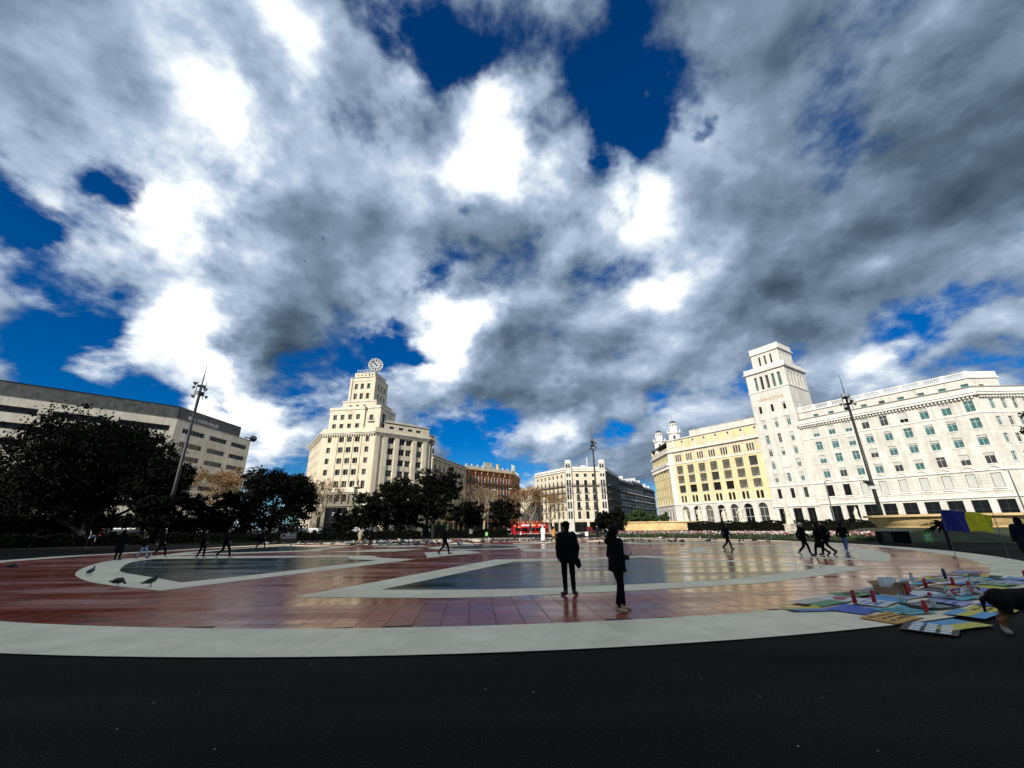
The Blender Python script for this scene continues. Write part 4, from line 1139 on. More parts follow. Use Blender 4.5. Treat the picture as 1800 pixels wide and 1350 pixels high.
O1 = Bld('red_brick_block', 'orange red brick apartment block with golden cornice and iron balconies', -8, 175)
oa, ob, oc = (-19, 162.6), (-.4, 182.5), (3.2, 203.3)
FO, FO2 = F_(oa, ob, dz=.003), F_(ob, oc, dz=.006)
frw = (M_frame_w, [M_glass, M_glass2], 1, 0, .1, .2)
orow = [(18.9, 21.4), (14.5, 17.8), (10.0, 13.3), (5.2, 8.5)]
flats(O1, FO, 0, FO.len, orow, 7, 1.5, frw, M_orange, {0: 'long', 1: 'long', 2: 'each', 3: 'each'}, 24.2, trim=M_golden, surr=M_cream_trim)
flats(O1, FO2, 0, FO2.len, orow, 5, 1.4, frw, M_orange, {0: 'long', 1: 'each', 2: 'each'}, 24.2, trim=M_golden)
for f in (FO, FO2):
    O1.band(f, -.3, f.len + .3, 23.6, 24.1, .8, M_golden); O1.dent(f, 0, f.len, 22.3, 23.6, 3.4, .5, .55, M_golden, 'bracket_row'); O1.band(f, 0, f.len, 24.12, 25.2, .1, M_cream_trim, 'parapet', .4)
    for i in range(int(f.len / 3)): O1.band(f, i * 3 + .3, i * 3 + 1.0, 25.2, 26.0, .05, M_cream_trim, 'finial', .4)
O1.band(FO, 10, 14.8, 25.2, 27.4, .15, M_cream_trim, 'gable'); O1.band(FO, 19, 20, 25.2, 27.6, -.8, M_golden, 'chimney', 1.8)
for i in range(5): O1.band(FO2, 1 + i * 1.5, 1.35 + i * 1.5, 25.2, 28.2, .1, M_cream_trim, 'roof_pillar', .4)
ok_ = [oa, ob, oc, (-18, 206), (-32, 178)]; O1.roof(ok_, 24.0); O1.backwalls(ok_, (0, 1), GZ, 24, M_orange)

P1 = Bld('golden_block', 'golden beige stone block with flat roofline beside the red brick block', -25, 155)
pk = FG.w(19.9)[:2]
FP = F_(pk, oa, dz=.004)
n_ = FP.len
flats(P1, FP, 0, n_ - .1, [(19.4, 21.6), (15.6, 18.0), (11.6, 14.2), (7.4, 10.2)], 8, 1.6, frw, M_golden, {2: 'each'}, 24.3, trim=M_cream_trim)
P1.band(FP, 0, n_ - .1, 23.3, 23.7, .6, M_cream_trim); P1.band(FP, 0, n_ - .1, 24.3, 24.6, .3, M_cream_trim, 'coping')
for i in range(9): P1.band(FP, i * n_ / 8.2, i * n_ / 8.2 + .8, 6.5, 23.3, .22, M_cream_trim, 'pilaster')
pk_ = [pk, oa, (-32, 178), (-40, 150)]; P1.roof(pk_, 24.2); P1.backwalls(pk_, (0,), GZ, 24.2, M_golden)
m = MB(); m.box(0, 2.2, 1, 4, 24.3, 27.0); obj('roof_hut', m.mesh('roof_hut', M_glass2), P1.root, FP.w(1.2), FP.a)

C1 = Bld('corner_block', 'white corner apartment block with bow windows and roof turrets, centre', 34, 195)
ca_, cb_, cd_, ce_ = (11.3, 211.7), (25.8, 187.4), (42.6, 187.7), (57.2, 222.0)
FX, FXl, FXr = F_(cb_, cd_, dz=.003), F_(ca_, cb_, dz=.006), F_(cd_, ce_, dz=.009)
crow = [(22.9, 24.4), (19.1, 21.5), (16.1, 18.3), (12.9, 15.2), (9.0, 11.9), (4.7, 7.9)]
cst = (M_frame_d, [M_glass, M_glass2, M_glass2], 1, 0, .1, .3)
flats(C1, FX, .9, 13.8, crow, 3, 1.5, cst, M_stone_c, {1: 'long', 2: 'each', 3: 'each', 4: 'each'}, 26.6, trim=M_stone_trim, slab_m=M_grey, surr=M_stone_trim)
flats(C1, FXl, 0, FXl.len, crow, 8, 1.25, cst, M_stone_c, {1: 'long', 2: 'long', 3: 'each', 4: 'each'}, 26.6, trim=M_stone_trim, slab_m=M_grey)
flats(C1, FXr, 0, FXr.len, crow, 9, 1.4, cst, M_grey, {1: 'long', 2: 'each', 3: 'long', 4: 'each'}, 26.6, trim=M_grey)  # right wing's shade painted in: darker wall than the cream front
for f in (FX, FXl, FXr): C1.band(f, -.2, f.len + .2, 25.5, 26.0, .55, M_stone_trim); C1.band(f, 0, f.len, 26.6, 27.5, .05, M_stone_trim, 'parapet', .4)
for u0 in (-1.7, 13.8):                                     # bow window towers at both corners of the chamfer
    f = FX.shift(.9); f.dz = .012
    bo = [(u0 + .25 + k * 1.1, u0 + 1.05 + k * 1.1, a, b) for k in range(2) for a, b in crow + [(26.9, 28.6)]]
    C1.wall(f, u0, u0 + 2.6, GZ, 29.4, bo, M_stone_w, .3, 'bow_window_wall')
    for o_ in bo: C1.win(f, o_[0], o_[2], .8, o_[3] - o_[2], cst)
    for s0, D in ((f.w(u0 + 2.6), (-f.N[0], -f.N[1])), (f.w(u0, -2.6), f.N)):
        C1.wall(F_(s0[:2], D=D), 0, 2.6, GZ, 29.4, [], M_stone_w, .2, 'bow_window_wall')
    C1.band(f, u0 - .25, u0 + 2.85, 29.2, 29.6, .25, M_stone_trim, 'cornice', 2.8); C1.band(f, u0 + .2, u0 + 2.4, 29.6, 30.6, -.2, M_stone_trim, 'turret_cap', 2.3)
    C1.balcony(f, u0, u0 + 2.6, 19.0, .55, slab_m=M_grey); C1.balcony(f, u0, u0 + 2.6, 15.9, .55, slab_m=M_grey)
m = MB(); m.tube([(9.2, 3, 27), (9.2, 3, 32)], .25, 6); m.box(6, 8.2, 2, 4, 27, 28.4); obj('chimney', m.mesh('chimney', M_stone_trim), C1.root, FX.w(0), FX.a)
ck_ = [ca_, cb_, cd_, ce_, (30, 232)]; C1.roof(ck_, 26.5); C1.backwalls(ck_, (0, 1, 2), GZ, 26.5, M_stone_c)

rw0 = (57.3, 222.3); rdir = (.521, .8535)
rcol = [(M_row, 25.0, 26, 'shade-darkened apartment block with long iron balconies beside the white corner block'),
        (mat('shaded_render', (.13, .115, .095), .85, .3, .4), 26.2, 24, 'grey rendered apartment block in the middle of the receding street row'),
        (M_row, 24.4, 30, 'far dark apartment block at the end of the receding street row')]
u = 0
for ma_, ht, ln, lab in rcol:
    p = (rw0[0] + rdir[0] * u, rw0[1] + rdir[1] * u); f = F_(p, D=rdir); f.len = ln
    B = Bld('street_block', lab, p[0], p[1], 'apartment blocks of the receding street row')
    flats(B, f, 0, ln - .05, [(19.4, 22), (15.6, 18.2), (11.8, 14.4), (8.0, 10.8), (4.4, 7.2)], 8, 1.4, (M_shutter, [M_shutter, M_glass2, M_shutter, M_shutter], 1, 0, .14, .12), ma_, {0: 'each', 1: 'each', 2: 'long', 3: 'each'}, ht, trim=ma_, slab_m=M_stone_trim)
    B.band(f, 0, ln - .05, ht - 1.6, ht - 1.1, .5, ma_); B.band(f, 0, ln - .05, ht - .4, ht + 1.0, -.3, M_stone_trim, 'parapet', .5)
    for k in range(5): B.band(f, 2 + k * 5.1, 3.2 + k * 5.1, ht + 1.0, ht + 2.2 + (k % 3) * .6, -1.4, M_stone_trim, 'chimney', 2.6)
    pk_ = [p, f.w(ln - .05)[:2], f.w(ln - .05, -14)[:2], f.w(0, -14)[:2]]; B.roof(pk_, ht); B.backwalls(pk_, (0,), GZ, ht, ma_)
    u += ln

# low blocks glimpsed in the gaps
for nm, p, q, ht, ma_, lab in (('gap_block', (-84, 176), (-70, 152), 17, M_stone_c, 'low cream block glimpsed left of the clock building'),
                              ('gap_block', (4, 236), (13, 216), 22, M_stone_c, 'pale block glimpsed between brick block and white corner block')):
    f = F_(p, q); B = Bld(nm, lab, p[0], p[1])
    flats(B, f, 0, f.len, [(ht - 3.5, ht - 1.5), (ht - 7, ht - 5), (ht - 10.5, ht - 8.5), (ht - 14, ht - 12)], 6, 1.3, cst, ma_, {1: 'each'}, ht, trim=M_stone_trim)
    pk_ = [p, q, f.w(f.len, -12)[:2], f.w(0, -12)[:2]]; B.roof(pk_, ht); B.backwalls(pk_, (0,), GZ, ht, ma_)

# ---- unseen blocks added behind the camera, placed and sized to shade the paving
su = 0
for k, (ln, ht, ma_, lab) in enumerate(((34, 37.5, M_stone_c, 'added cream block shading the plaza, unseen behind the viewpoint'), (30, 39.0, M_beige, 'added beige block shading the plaza, middle one, unseen behind the viewpoint'),
                                       (33, 37.0, M_stone_w, 'added white block shading the plaza, right one, unseen behind the viewpoint'))):
    # faces the plaza, so u runs from right to left as seen from the camera
    f = F_((4.0 - su, -27.0), D=(-1, 0)); B = Bld('shade_block', lab, 4.0 - su, -27.0, 'added blocks shading the plaza', 0.0)
    flats(B, f, 0, ln, [(a, a + 2.1) for a in (5.5, 9.5, 13.5, 17.5, 21.5, 25.5, 29.5, 33)], 8, 1.8, cst, ma_, None, ht, trim=M_stone_trim)
    B.band(f, 0, ln, ht - 1.2, ht - .6, .8, M_stone_trim); B.band(f, 0, ln, ht, ht + 1, .1, M_stone_trim, 'parapet', .4)
    pk_ = [f.w(0)[:2], f.w(ln)[:2], f.w(ln, -18)[:2], f.w(0, -18)[:2]]; B.roof(pk_, ht); B.backwalls(pk_, (0,), GZ, ht, ma_)
    su += ln + .1

# ------------------------------------------------------------------ trees and planting
def leaf_mesh(name, pts, size, ma, aspect=.6, rs=None):
    rs = rs or np.random.RandomState(1); n = len(pts); P = np.asarray(pts, float)
    a = rs.normal(size=(n, 3)); a /= np.linalg.norm(a, axis=1)[:, None]
    b = rs.normal(size=(n, 3)); b -= (b * a).sum(1)[:, None] * a; b /= np.linalg.norm(b, axis=1)[:, None]
    s = size * rs.uniform(.55, 1.35, (n, 1)); a = a * s; b = b * s * aspect
    V = np.stack([P - a, P + b * .9 - a * .1, P + a, P - b * .9 - a * .1], 1).reshape(-1, 3)
    Fq = np.arange(4 * n).reshape(-1, 4)
    me = bpy.data.meshes.new(name); me.from_pydata(V.tolist(), [], Fq.tolist()); me.materials.append(ma); me.update(); return me
def crown_pts(blobs, n, rs, clump=46, cr=.9):
    pts = []
    vol = np.array([b[3] * b[4] * b[5] for b in blobs]); pr = vol ** .8 / (vol ** .8).sum()
    for bi in rs.choice(len(blobs), max(1, n // clump), p=pr):
        c = np.array(blobs[bi][:3]); r = np.array(blobs[bi][3:6])
        d = rs.normal(size=3); d /= np.linalg.norm(d); q = c + d * r * rs.uniform(.45, 1.0) ** .5
        w = cr * rs.uniform(.5, 1.25)
        pts.append(q + rs.normal(size=(clump, 3)) * np.array([w, w, w * .62]) * .5)
    return np.concatenate(pts)
def limb_tree(mb, p, d, ln, r, depth, rs, spread=.55, tips=None, up=.15):
    q = Vector(p) + Vector(d) * ln; mid = Vector(p).lerp(q, .5) + Vector(rs.normal(size=3) * ln * .05)
    mb.tube([p, mid, q], [r, r * .82, r * .62], 6 if r > .1 else 4, cap=False)
    if tips is not None and depth <= 1: tips.append(q); tips.append(mid)
    if depth <= 0: return
    for k in range(3 if rs.rand() < .55 else 2):
        v = Vector(d) + Vector(rs.normal(size=3) * spread); v.z += up; v.normalize()
        limb_tree(mb, q, v, ln * rs.uniform(.62, .85), r * .62 * rs.uniform(.8, 1.0), depth - 1, rs, spread, tips, up)
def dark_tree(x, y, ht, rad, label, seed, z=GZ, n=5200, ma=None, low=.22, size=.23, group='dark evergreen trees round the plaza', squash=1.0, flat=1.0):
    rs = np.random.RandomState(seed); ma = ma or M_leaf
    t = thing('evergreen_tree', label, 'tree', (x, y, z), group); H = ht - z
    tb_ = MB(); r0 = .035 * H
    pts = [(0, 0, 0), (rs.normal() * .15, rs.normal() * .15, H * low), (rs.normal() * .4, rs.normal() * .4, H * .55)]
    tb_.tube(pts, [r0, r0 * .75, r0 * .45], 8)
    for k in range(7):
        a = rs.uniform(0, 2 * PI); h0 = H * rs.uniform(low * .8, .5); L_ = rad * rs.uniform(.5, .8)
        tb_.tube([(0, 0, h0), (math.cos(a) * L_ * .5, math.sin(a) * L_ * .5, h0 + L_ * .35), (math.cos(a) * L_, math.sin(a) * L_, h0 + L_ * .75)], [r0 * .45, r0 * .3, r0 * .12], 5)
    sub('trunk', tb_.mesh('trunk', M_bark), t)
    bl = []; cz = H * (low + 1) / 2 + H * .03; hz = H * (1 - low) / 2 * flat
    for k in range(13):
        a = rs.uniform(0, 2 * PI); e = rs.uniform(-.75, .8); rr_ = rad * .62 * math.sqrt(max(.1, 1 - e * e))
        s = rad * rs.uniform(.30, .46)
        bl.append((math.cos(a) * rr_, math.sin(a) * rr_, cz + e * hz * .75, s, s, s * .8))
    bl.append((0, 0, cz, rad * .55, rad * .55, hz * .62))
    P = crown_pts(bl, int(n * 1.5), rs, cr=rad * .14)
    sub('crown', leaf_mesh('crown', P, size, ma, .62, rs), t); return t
def bare_tree(x, y, ht, label, seed, z=GZ, leaves=1300, group='bare plane trees with brown leaves', spread=.5, ma=None, lsize=.17, r=None):
    rs = np.random.RandomState(seed); H = ht - z; t = thing('plane_tree', label, 'tree', (x, y, z), group)
    mb = MB(); tips = []; r = r or .018 * H
    mb.tube([(0, 0, 0), (rs.normal() * .2, rs.normal() * .2, H * .3)], [r * 1.3, r], 8, cap=False)
    for k in range(4):
        a = 2 * PI * k / 4 + rs.uniform(-.4, .4); d = Vector((math.cos(a) * .5, math.sin(a) * .5, .85)).normalized()
        limb_tree(mb, (0, 0, H * .29), d, H * .19, r * .7, 5, rs, spread, tips)
    sub('trunk', mb.mesh('trunk', ma or M_plane_bark, True), t)
    P = np.array([tips[i] for i in rs.choice(len(tips), leaves)]) + rs.normal(size=(leaves, 3)) * .25
    sub('crown', leaf_mesh('crown', P, lsize, M_brown, .7, rs), t); return t
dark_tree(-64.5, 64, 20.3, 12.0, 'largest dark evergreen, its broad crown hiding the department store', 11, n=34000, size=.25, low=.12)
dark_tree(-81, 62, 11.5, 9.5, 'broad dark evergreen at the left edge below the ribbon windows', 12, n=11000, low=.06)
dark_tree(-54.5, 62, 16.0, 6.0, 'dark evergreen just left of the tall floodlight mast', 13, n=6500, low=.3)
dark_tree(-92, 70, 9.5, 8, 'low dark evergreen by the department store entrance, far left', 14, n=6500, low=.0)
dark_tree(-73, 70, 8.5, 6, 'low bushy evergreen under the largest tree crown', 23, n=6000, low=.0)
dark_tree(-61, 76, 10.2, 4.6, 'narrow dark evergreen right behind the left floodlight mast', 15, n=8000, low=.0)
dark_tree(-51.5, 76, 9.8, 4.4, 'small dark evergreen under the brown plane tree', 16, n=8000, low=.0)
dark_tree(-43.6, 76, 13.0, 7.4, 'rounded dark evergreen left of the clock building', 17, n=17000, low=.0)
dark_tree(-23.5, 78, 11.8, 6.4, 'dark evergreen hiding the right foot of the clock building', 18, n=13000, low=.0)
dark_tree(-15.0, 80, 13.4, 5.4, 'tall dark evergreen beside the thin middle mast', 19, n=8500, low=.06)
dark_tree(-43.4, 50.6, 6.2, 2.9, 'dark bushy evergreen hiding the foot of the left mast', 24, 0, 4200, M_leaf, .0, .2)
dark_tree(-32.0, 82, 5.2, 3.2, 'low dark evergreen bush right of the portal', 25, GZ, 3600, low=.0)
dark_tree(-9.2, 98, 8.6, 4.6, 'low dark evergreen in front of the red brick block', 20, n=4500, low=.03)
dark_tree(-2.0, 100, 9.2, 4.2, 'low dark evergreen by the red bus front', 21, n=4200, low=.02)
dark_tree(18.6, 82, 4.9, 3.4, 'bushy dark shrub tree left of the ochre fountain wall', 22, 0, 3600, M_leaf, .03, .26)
for i, (x, y, h) in enumerate(((30, 113, 5.0), (35, 116, 6.0), (40, 118, 5.3))):
    dark_tree(x, y, h, 4.0, ['left', 'middle', 'right'][i] + ' of the three green trees before the shaded street row', 40 + i, GZ, 2600, M_leaf2, .02, .3, 'green trees along the street')
dark_tree(58.0, 40.0, 13.2, 4.6, 'dark leafy tree cut by the right picture edge', 26, 0, 6000, M_leaf, .35, .26)
bare_tree(-69, 97, 17.8, 'brown-leaved plane tree before the narrow store windows', 31, leaves=5200)
bare_tree(-59.5, 93, 16.5, 'thin brown plane tree at the store corner', 32, leaves=2600)
bare_tree(-46.5, 100, 15.0, 'pale plane tree before the clock building portal', 33, leaves=1500)
bare_tree(4.2, 106, 13.2, 'sunlit golden plane tree behind the red bus', 34, leaves=3000)
bare_tree(9.8, 112, 11.5, 'sunlit plane tree left of the white corner block', 35, leaves=2000)
bare_tree(-8.5, 122, 15.5, 'bare plane tree before the red brick facade', 36, leaves=500)

def hedge(name, label, path, w, z0, z1, seed, n, ma=None, group=None):
    rs = np.random.RandomState(seed)
    cx = sum(p[0] for p in path) / len(path); cy = sum(p[1] for p in path) / len(path)
    t = thing(name, label, 'hedge', (cx, cy, z0), group)
    core = MB(); pts = []
    segs = list(zip(path[:-1], path[1:])); ls = [math.hypot(b[0] - a[0], b[1] - a[1]) for a, b in segs]
    for (a, b), l in zip(segs, ls):
        dx, dy = (b[0] - a[0]) / l, (b[1] - a[1]) / l; nx, ny = -dy, dx; q = w * .42
        core.prism([(a[0] + nx * q - cx, a[1] + ny * q - cy), (a[0] - nx * q - cx, a[1] - ny * q - cy), (b[0] - nx * q - cx, b[1] - ny * q - cy), (b[0] + nx * q - cx, b[1] + ny * q - cy)], 0, z1 - z0 - .12)
        k = int(n * l / sum(ls)); s = rs.uniform(0, l, k); f = rs.randint(0, 3, k); o_ = np.where(f == 0, -w / 2, np.where(f == 1, w / 2, rs.uniform(-w / 2, w / 2, k))); h = np.where(f == 2, z1 - z0, rs.uniform(0, z1 - z0, k))
        h = h + rs.normal(size=k) * .06 + .12 * np.sin(s * 1.7 + seed) ; o_ = o_ + rs.normal(size=k) * .07
        pts.append(np.stack([a[0] + dx * s + nx * o_ - cx, a[1] + dy * s + ny * o_ - cy, np.maximum(h, .02)], 1))
    sub('hedge_core', core.mesh('hedge_core', M_leaf), t); sub('foliage', leaf_mesh('foliage', np.concatenate(pts), .13, ma or M_leaf, .7, rs), t)
    return t
hedge('clipped_hedge', 'long dark clipped hedge along the left edge of the paving', [(-62, 38), (-54, 50), (-45, 60), (-36, 66)], 1.3, 0, 1.25, 51, 7000, group='clipped hedges round the plaza')
hedge('clipped_hedge', 'dark clipped hedge in front of the clock building', [(-34, 67), (-25, 71.5), (-16, 74)], 1.3, 0, 1.15, 52, 5000, group='clipped hedges round the plaza')
hedge('clipped_hedge', 'dark clipped hedge ending beside the bus stop gap', [(-14, 75), (-8, 76.5), (-1.2, 77.5)], 1.3, 0, 1.15, 53, 3800, group='clipped hedges round the plaza')
hedge('clipped_hedge', 'dark clipped hedge on the bank below the statues', [(29, 71), (38, 67), (46, 61.5), (52, 55)], 1.4, .7, 2.05, 54, 6500, group='clipped hedges round the plaza')

# grass banks with fountain basins
def bank(label, cx, cy, r, top, seed):
    m = MB(); m.lathe([(r + 5.5, .004), (r + 3.5, top * .45), (r + 1.0, top * .9), (r - .5, top), (.05, top)], 48, cx, cy, cap=False)
    o = tag(obj('grass_bank', m.mesh('grass_bank', M_soil, True)), label, kind='structure')
def basin(label, cx, cy, r, z0, z1, ma, prof):
    t = thing('fountain_basin', label, 'fountain', (cx, cy, z0), 'fountain basins on the grass banks')
    m = MB(); m.lathe(prof, 64); sub('basin_wall', m.mesh('basin_wall', ma, False), t)
    m = MB(); m.lathe([(r - .3, z1 - z0 - .25), (.05, z1 - z0 - .25)], 48, cap=False); sub('water', m.mesh('water', mat('fountain_water', (.02, .04, .045), .05, .1)), t)
    m = MB()
    for k in range(16):
        a = 2 * PI * k / 16; m.box(-.02, .02, r - .02, r + .012, .05, z1 - z0 - .3)
    o = sub('coping', (lambda q: (q.lathe([(r + .22, z1 - z0 - .22), (r + .25, z1 - z0 - .02), (r + .2, z1 - z0), (r - .5, z1 - z0), (r - .5, z1 - z0 - .2)], 64, cap=False), q)[1])(MB()).mesh('coping', ma), t)
bank('grass bank round the central fountain', 29, 87, 8.6, .85, 1)
basin('ochre stone fountain basin sunlit in the middle distance', 29, 87, 8.6, .75, 2.4, M_ochre, [(8.6, 0), (8.6, 1.65)])
bank('grass bank round the right fountain', 47.5, 47, 6.4, 1.2, 2)
basin('stained ochre fountain bowl behind the blue and yellow flag', 47.5, 47, 6.5, 1.0, 2.5, M_ochre, [(5.6, 0), (5.7, .35), (6.0, .7), (6.2, 1.0), (6.2, 1.2), (6.5, 1.3), (6.5, 1.5)])

# flower bed with low fence
bed = [(15.5, 69), (22, 63.5), (28, 57), (32.5, 50), (35.2, 43)]
def along(path, step):
    out = []; carry = 0
    for a, b in zip(path[:-1], path[1:]):
        l = math.hypot(b[0] - a[0], b[1] - a[1]); s = carry
        while s < l: out.append((a[0] + (b[0] - a[0]) * s / l, a[1] + (b[1] - a[1]) * s / l, math.atan2(b[1] - a[1], b[0] - a[0]))); s += step
        carry = s - l
    return out
m = MB(); q = []
for x, y, a in along(bed, .5) + [(bed[-1][0], bed[-1][1], a_ := -1.2)]:
    nx, ny = -math.sin(a), math.cos(a)
    if ny < 0 and nx < 0: nx, ny = -nx, -ny
    q.append(((x, y), (x + nx * 3.4, y + ny * 3.4)))
for (a, b), (c, d) in zip(q[:-1], q[1:]): m.quad((*a, .005), (*c, .005), (*d, .55), (*b, .55))
tag(obj('flower_bed', m.mesh('flower_bed', M_soil)), 'sloping planted bed along the far right of the paving', kind='structure')
rs = np.random.RandomState(5); gp = []; fl = {0: [], 1: [], 2: []}
for (a, b), (c, d) in zip(q[:-1], q[1:]):
    for k in range(130):
        s, t = rs.rand(), rs.rand(); p = (np.array(a) * (1 - s) + np.array(c) * s) * (1 - t) + (np.array(b) * (1 - s) + np.array(d) * s) * t
        z = .55 * t
        gp.append((p[0], p[1], z + rs.uniform(.02, .22)))
        if .45 < t < .95 and rs.rand() < .5: fl[rs.choice(3, p=[.4, .35, .25])].append((p[0], p[1], z + rs.uniform(.18, .42)))
tag(obj('bed_foliage', leaf_mesh('bed_foliage', gp, .12, M_leaf2, .5, rs)), 'low green foliage filling the flower bed', 'foliage', kind='stuff')
for k, (c, nm) in enumerate((((.72, .70, .66), 'white'), ((.36, .05, .06), 'dark red'), ((.62, .28, .33), 'pink'))):
    tag(obj('flowers', leaf_mesh('flowers', fl[k], .085, mat('petal_' + nm.replace(' ', '_'), c, .8, 0, island=.25), .9, rs)), nm + ' flowers dotted through the flower bed', 'flowers', kind='stuff')
FNC = thing('low_fence', 'low grey post and wire fence along the flower bed', 'fence', (bed[0][0], bed[0][1], 0))
fp = along([(x - .35, y - .35) for x, y in bed], 2.6)
pm = MB(); pm.tube([(0, 0, 0), (0, 0, .95)], .028, 6); pme = pm.mesh('post', M_steel)
for x, y, a in fp: obj('post', pme, FNC, (x, y, 0))
for (x, y, a), (x2, y2, a2) in zip(fp[:-1], fp[1:]):
    r_ = MB(); dx, dy = x2 - x, y2 - y
    for z0, z1 in ((.9, .9), (.15, .85), (.85, .15)): r_.tube([(0, 0, z0), (dx, dy, z1)], .013, 4)
    obj('rail', r_.mesh('rail', M_steel), FNC, (x, y, 0))
# spiky plant behind the flag
PLN = thing('spiky_plant', 'dark spiky palm-like plant behind the flag', 'plant', (29.4, 29.2, 0))
m = MB(); rs = np.random.RandomState(9)
m.tube([(0, 0, 0), (.05, 0, 1.55)], [.13, .10], 7); sub('stem', m.mesh('stem', M_bark), PLN)
for k in range(56):
    a = rs.uniform(0, 2 * PI); e = rs.uniform(-.1, 1.1); L_ = rs.uniform(1.1, 1.9); f = MB()
    c = [(math.cos(a) * L_ * s * math.cos(e * (1 - .6 * s)), math.sin(a) * L_ * s * math.cos(e * (1 - .6 * s)), 1.5 + L_ * s * math.sin(e) * .7 - .6 * s * s) for s in (0, .35, .7, 1)]
    w = (-math.sin(a), math.cos(a)); ww = (.04, .11, .08, .006)
    for i in range(3):
        f.quad(*[(c[i + j][0] + w[0] * ww[i + j] * g_, c[i + j][1] + w[1] * ww[i + j] * g_, c[i + j][2]) for j, g_ in ((0, -1), (1, -1), (1, 1), (0, 1))])
    sub('frond', f.mesh('frond', M_leaf), PLN)

# ------------------------------------------------------------------ masts, lamps, signs
def mast(x, y, z, top, zl, label, rotz=0.0, panel=False):
    t = thing('floodlight_mast', label, 'lamp post', (x, y, z), 'tall floodlight masts round the plaza')
    H = top - z; L_ = zl - z
    m = MB(); m.tube([(0, 0, 0), (0, 0, H * .3), (0, 0, L_ + 1.2)], [.27, .22, .16], 10); sub('pole', m.mesh('pole', M_mast, True), t)
    m = MB(); m.lathe([(.42, 0), (.42, .5), (.3, .62), (.3, .05)], 12, cap=False); sub('base', m.mesh('base', M_iron), t)
    m = MB(); m.tube([(0, 0, L_ + 1.1), (0, 0, H)], [.09, .03], 6); sub('antenna', m.mesh('antenna', M_iron), t)
    m = MB(); m.lathe([(.5, L_ - .1), (.55, L_), (.5, L_ + .1)], 12, cap=False); m.lathe([(.45, L_ + .9), (.5, L_ + 1.0), (.45, L_ + 1.1)], 12, cap=False)
    for k in range(4):
        a = PI / 4 + k * PI / 2; m.tube([(.48 * math.cos(a), .48 * math.sin(a), L_ - .9), (.48 * math.cos(a), .48 * math.sin(a), L_ + 1.6)], .045, 5)
    for zz_ in (L_, L_ + 1.0): m.tube([(-.5, 0, zz_), (.5, 0, zz_)], .04, 5); m.tube([(0, -.5, zz_), (0, .5, zz_)], .04, 5)
    sub('bracket', m.mesh('bracket', M_iron), t)
    for k, (a, zz_) in enumerate(((.3, -.35), (1.6, .15), (2.7, -.3), (3.6, .75), (4.6, -.1), (5.6, .6), (3.0, 1.5))):
        m = MB(); m.add([(0, -.12, -.1), (0, .12, -.1), (0, .12, .1), (0, -.12, .1), (.5, -.36, -.34), (.5, .36, -.34), (.5, .36, .26), (.5, -.36, .26)],
                        [(0, 1, 2, 3), (0, 4, 5, 1), (1, 5, 6, 2), (2, 6, 7, 3), (3, 7, 4, 0), (4, 7, 6, 5)])
        m.tube([(-.35, 0, 0), (0, 0, 0)], .05, 5)
        o = sub('floodlight', m.mesh('floodlight', M_lamp), t, (.66 * math.cos(a + rotz), .66 * math.sin(a + rotz), L_ + zz_)); o.rotation_euler = (0, R(28), a + rotz); o.scale = (.72,) * 3
        l = MB(); l.quad((.505, -.32, -.3), (.505, .32, -.3), (.505, .32, .22), (.505, -.32, .22)); sub('lens', l.mesh('lens', M_lens), o)
    if panel:
        m = MB(); m.box(-.9, .35, -.5, -.25, 6.0, 6.75); sub('control_box', m.mesh('control_box', M_frame_w), t)
        m = MB(); m.add([(-1.3, -.7, 6.6), (-.2, -.7, 6.6), (-.2, 0, 7.2), (-1.3, 0, 7.2), (-1.3, -.7, 6.55), (-.2, -.7, 6.55), (-.2, 0, 7.15), (-1.3, 0, 7.15)], [(0, 1, 2, 3), (7, 6, 5, 4), (0, 4, 5, 1), (1, 5, 6, 2), (2, 6, 7, 3), (3, 7, 4, 0)])
        sub('solar_panel', m.mesh('solar_panel', M_glass), t)
    return t
mast(-44.0, 53.5, 0, 24.0, 19.9, 'tall steel floodlight mast before the department store, left', .4)
mast(-17.3, 84.6, GZ, 24.0, 19.0, 'tall thin floodlight mast at the right end of the clock building', 1.1)
mast(19.0, 94.7, GZ, 24.0, 19.5, 'tall thin floodlight mast before the white corner block', 2.0)
mast(52.2, 60.0, .3, 24.0, 19.2, 'tall dark floodlight mast with solar panel before the white hotel', .9, True)

def street_lamp(x, y, h, label, a, z=GZ, m_=None):
    t = thing('street_lamp', label, 'street lamp', (x, y, z), 'slim street lamps'); m_ = m_ or M_steel
    m = MB(); m.tube([(0, 0, 0), (0, 0, h)], [.12, .07], 8); sub('pole', m.mesh('pole', m_), t)
    m = MB(); m.tube([(0, 0, h - .1), (math.cos(a) * .7, math.sin(a) * .7, h + .15), (math.cos(a) * 1.5, math.sin(a) * 1.5, h + .2)], .045, 6); sub('arm', m.mesh('arm', m_), t)
    m = MB(); m.box(0, .8, -.16, .16, -.09, .06); o = sub('lamp_head', m.mesh('lamp_head', M_frame_w), t, (math.cos(a) * 1.3, math.sin(a) * 1.3, h + .2)); o.rotation_euler = (0, 0, a)
street_lamp(.8, 105, 11.6, 'slim pale street lamp right of the red brick block', 2.6)
street_lamp(10.6, 100, 7.6, 'slim street lamp right of the red bus', .4)
street_lamp(-6.6, 110, 11.8, 'slim pale street lamp in front of the red brick facade', .2)
street_lamp(57.5, 76, 9.0, 'small curved street lamp before the hotel mezzanine, near the solar mast', .3, 0)
street_lamp(80.0, 66, 9.5, 'small curved street lamp at the hotel chamfered corner', 2.6, 0)

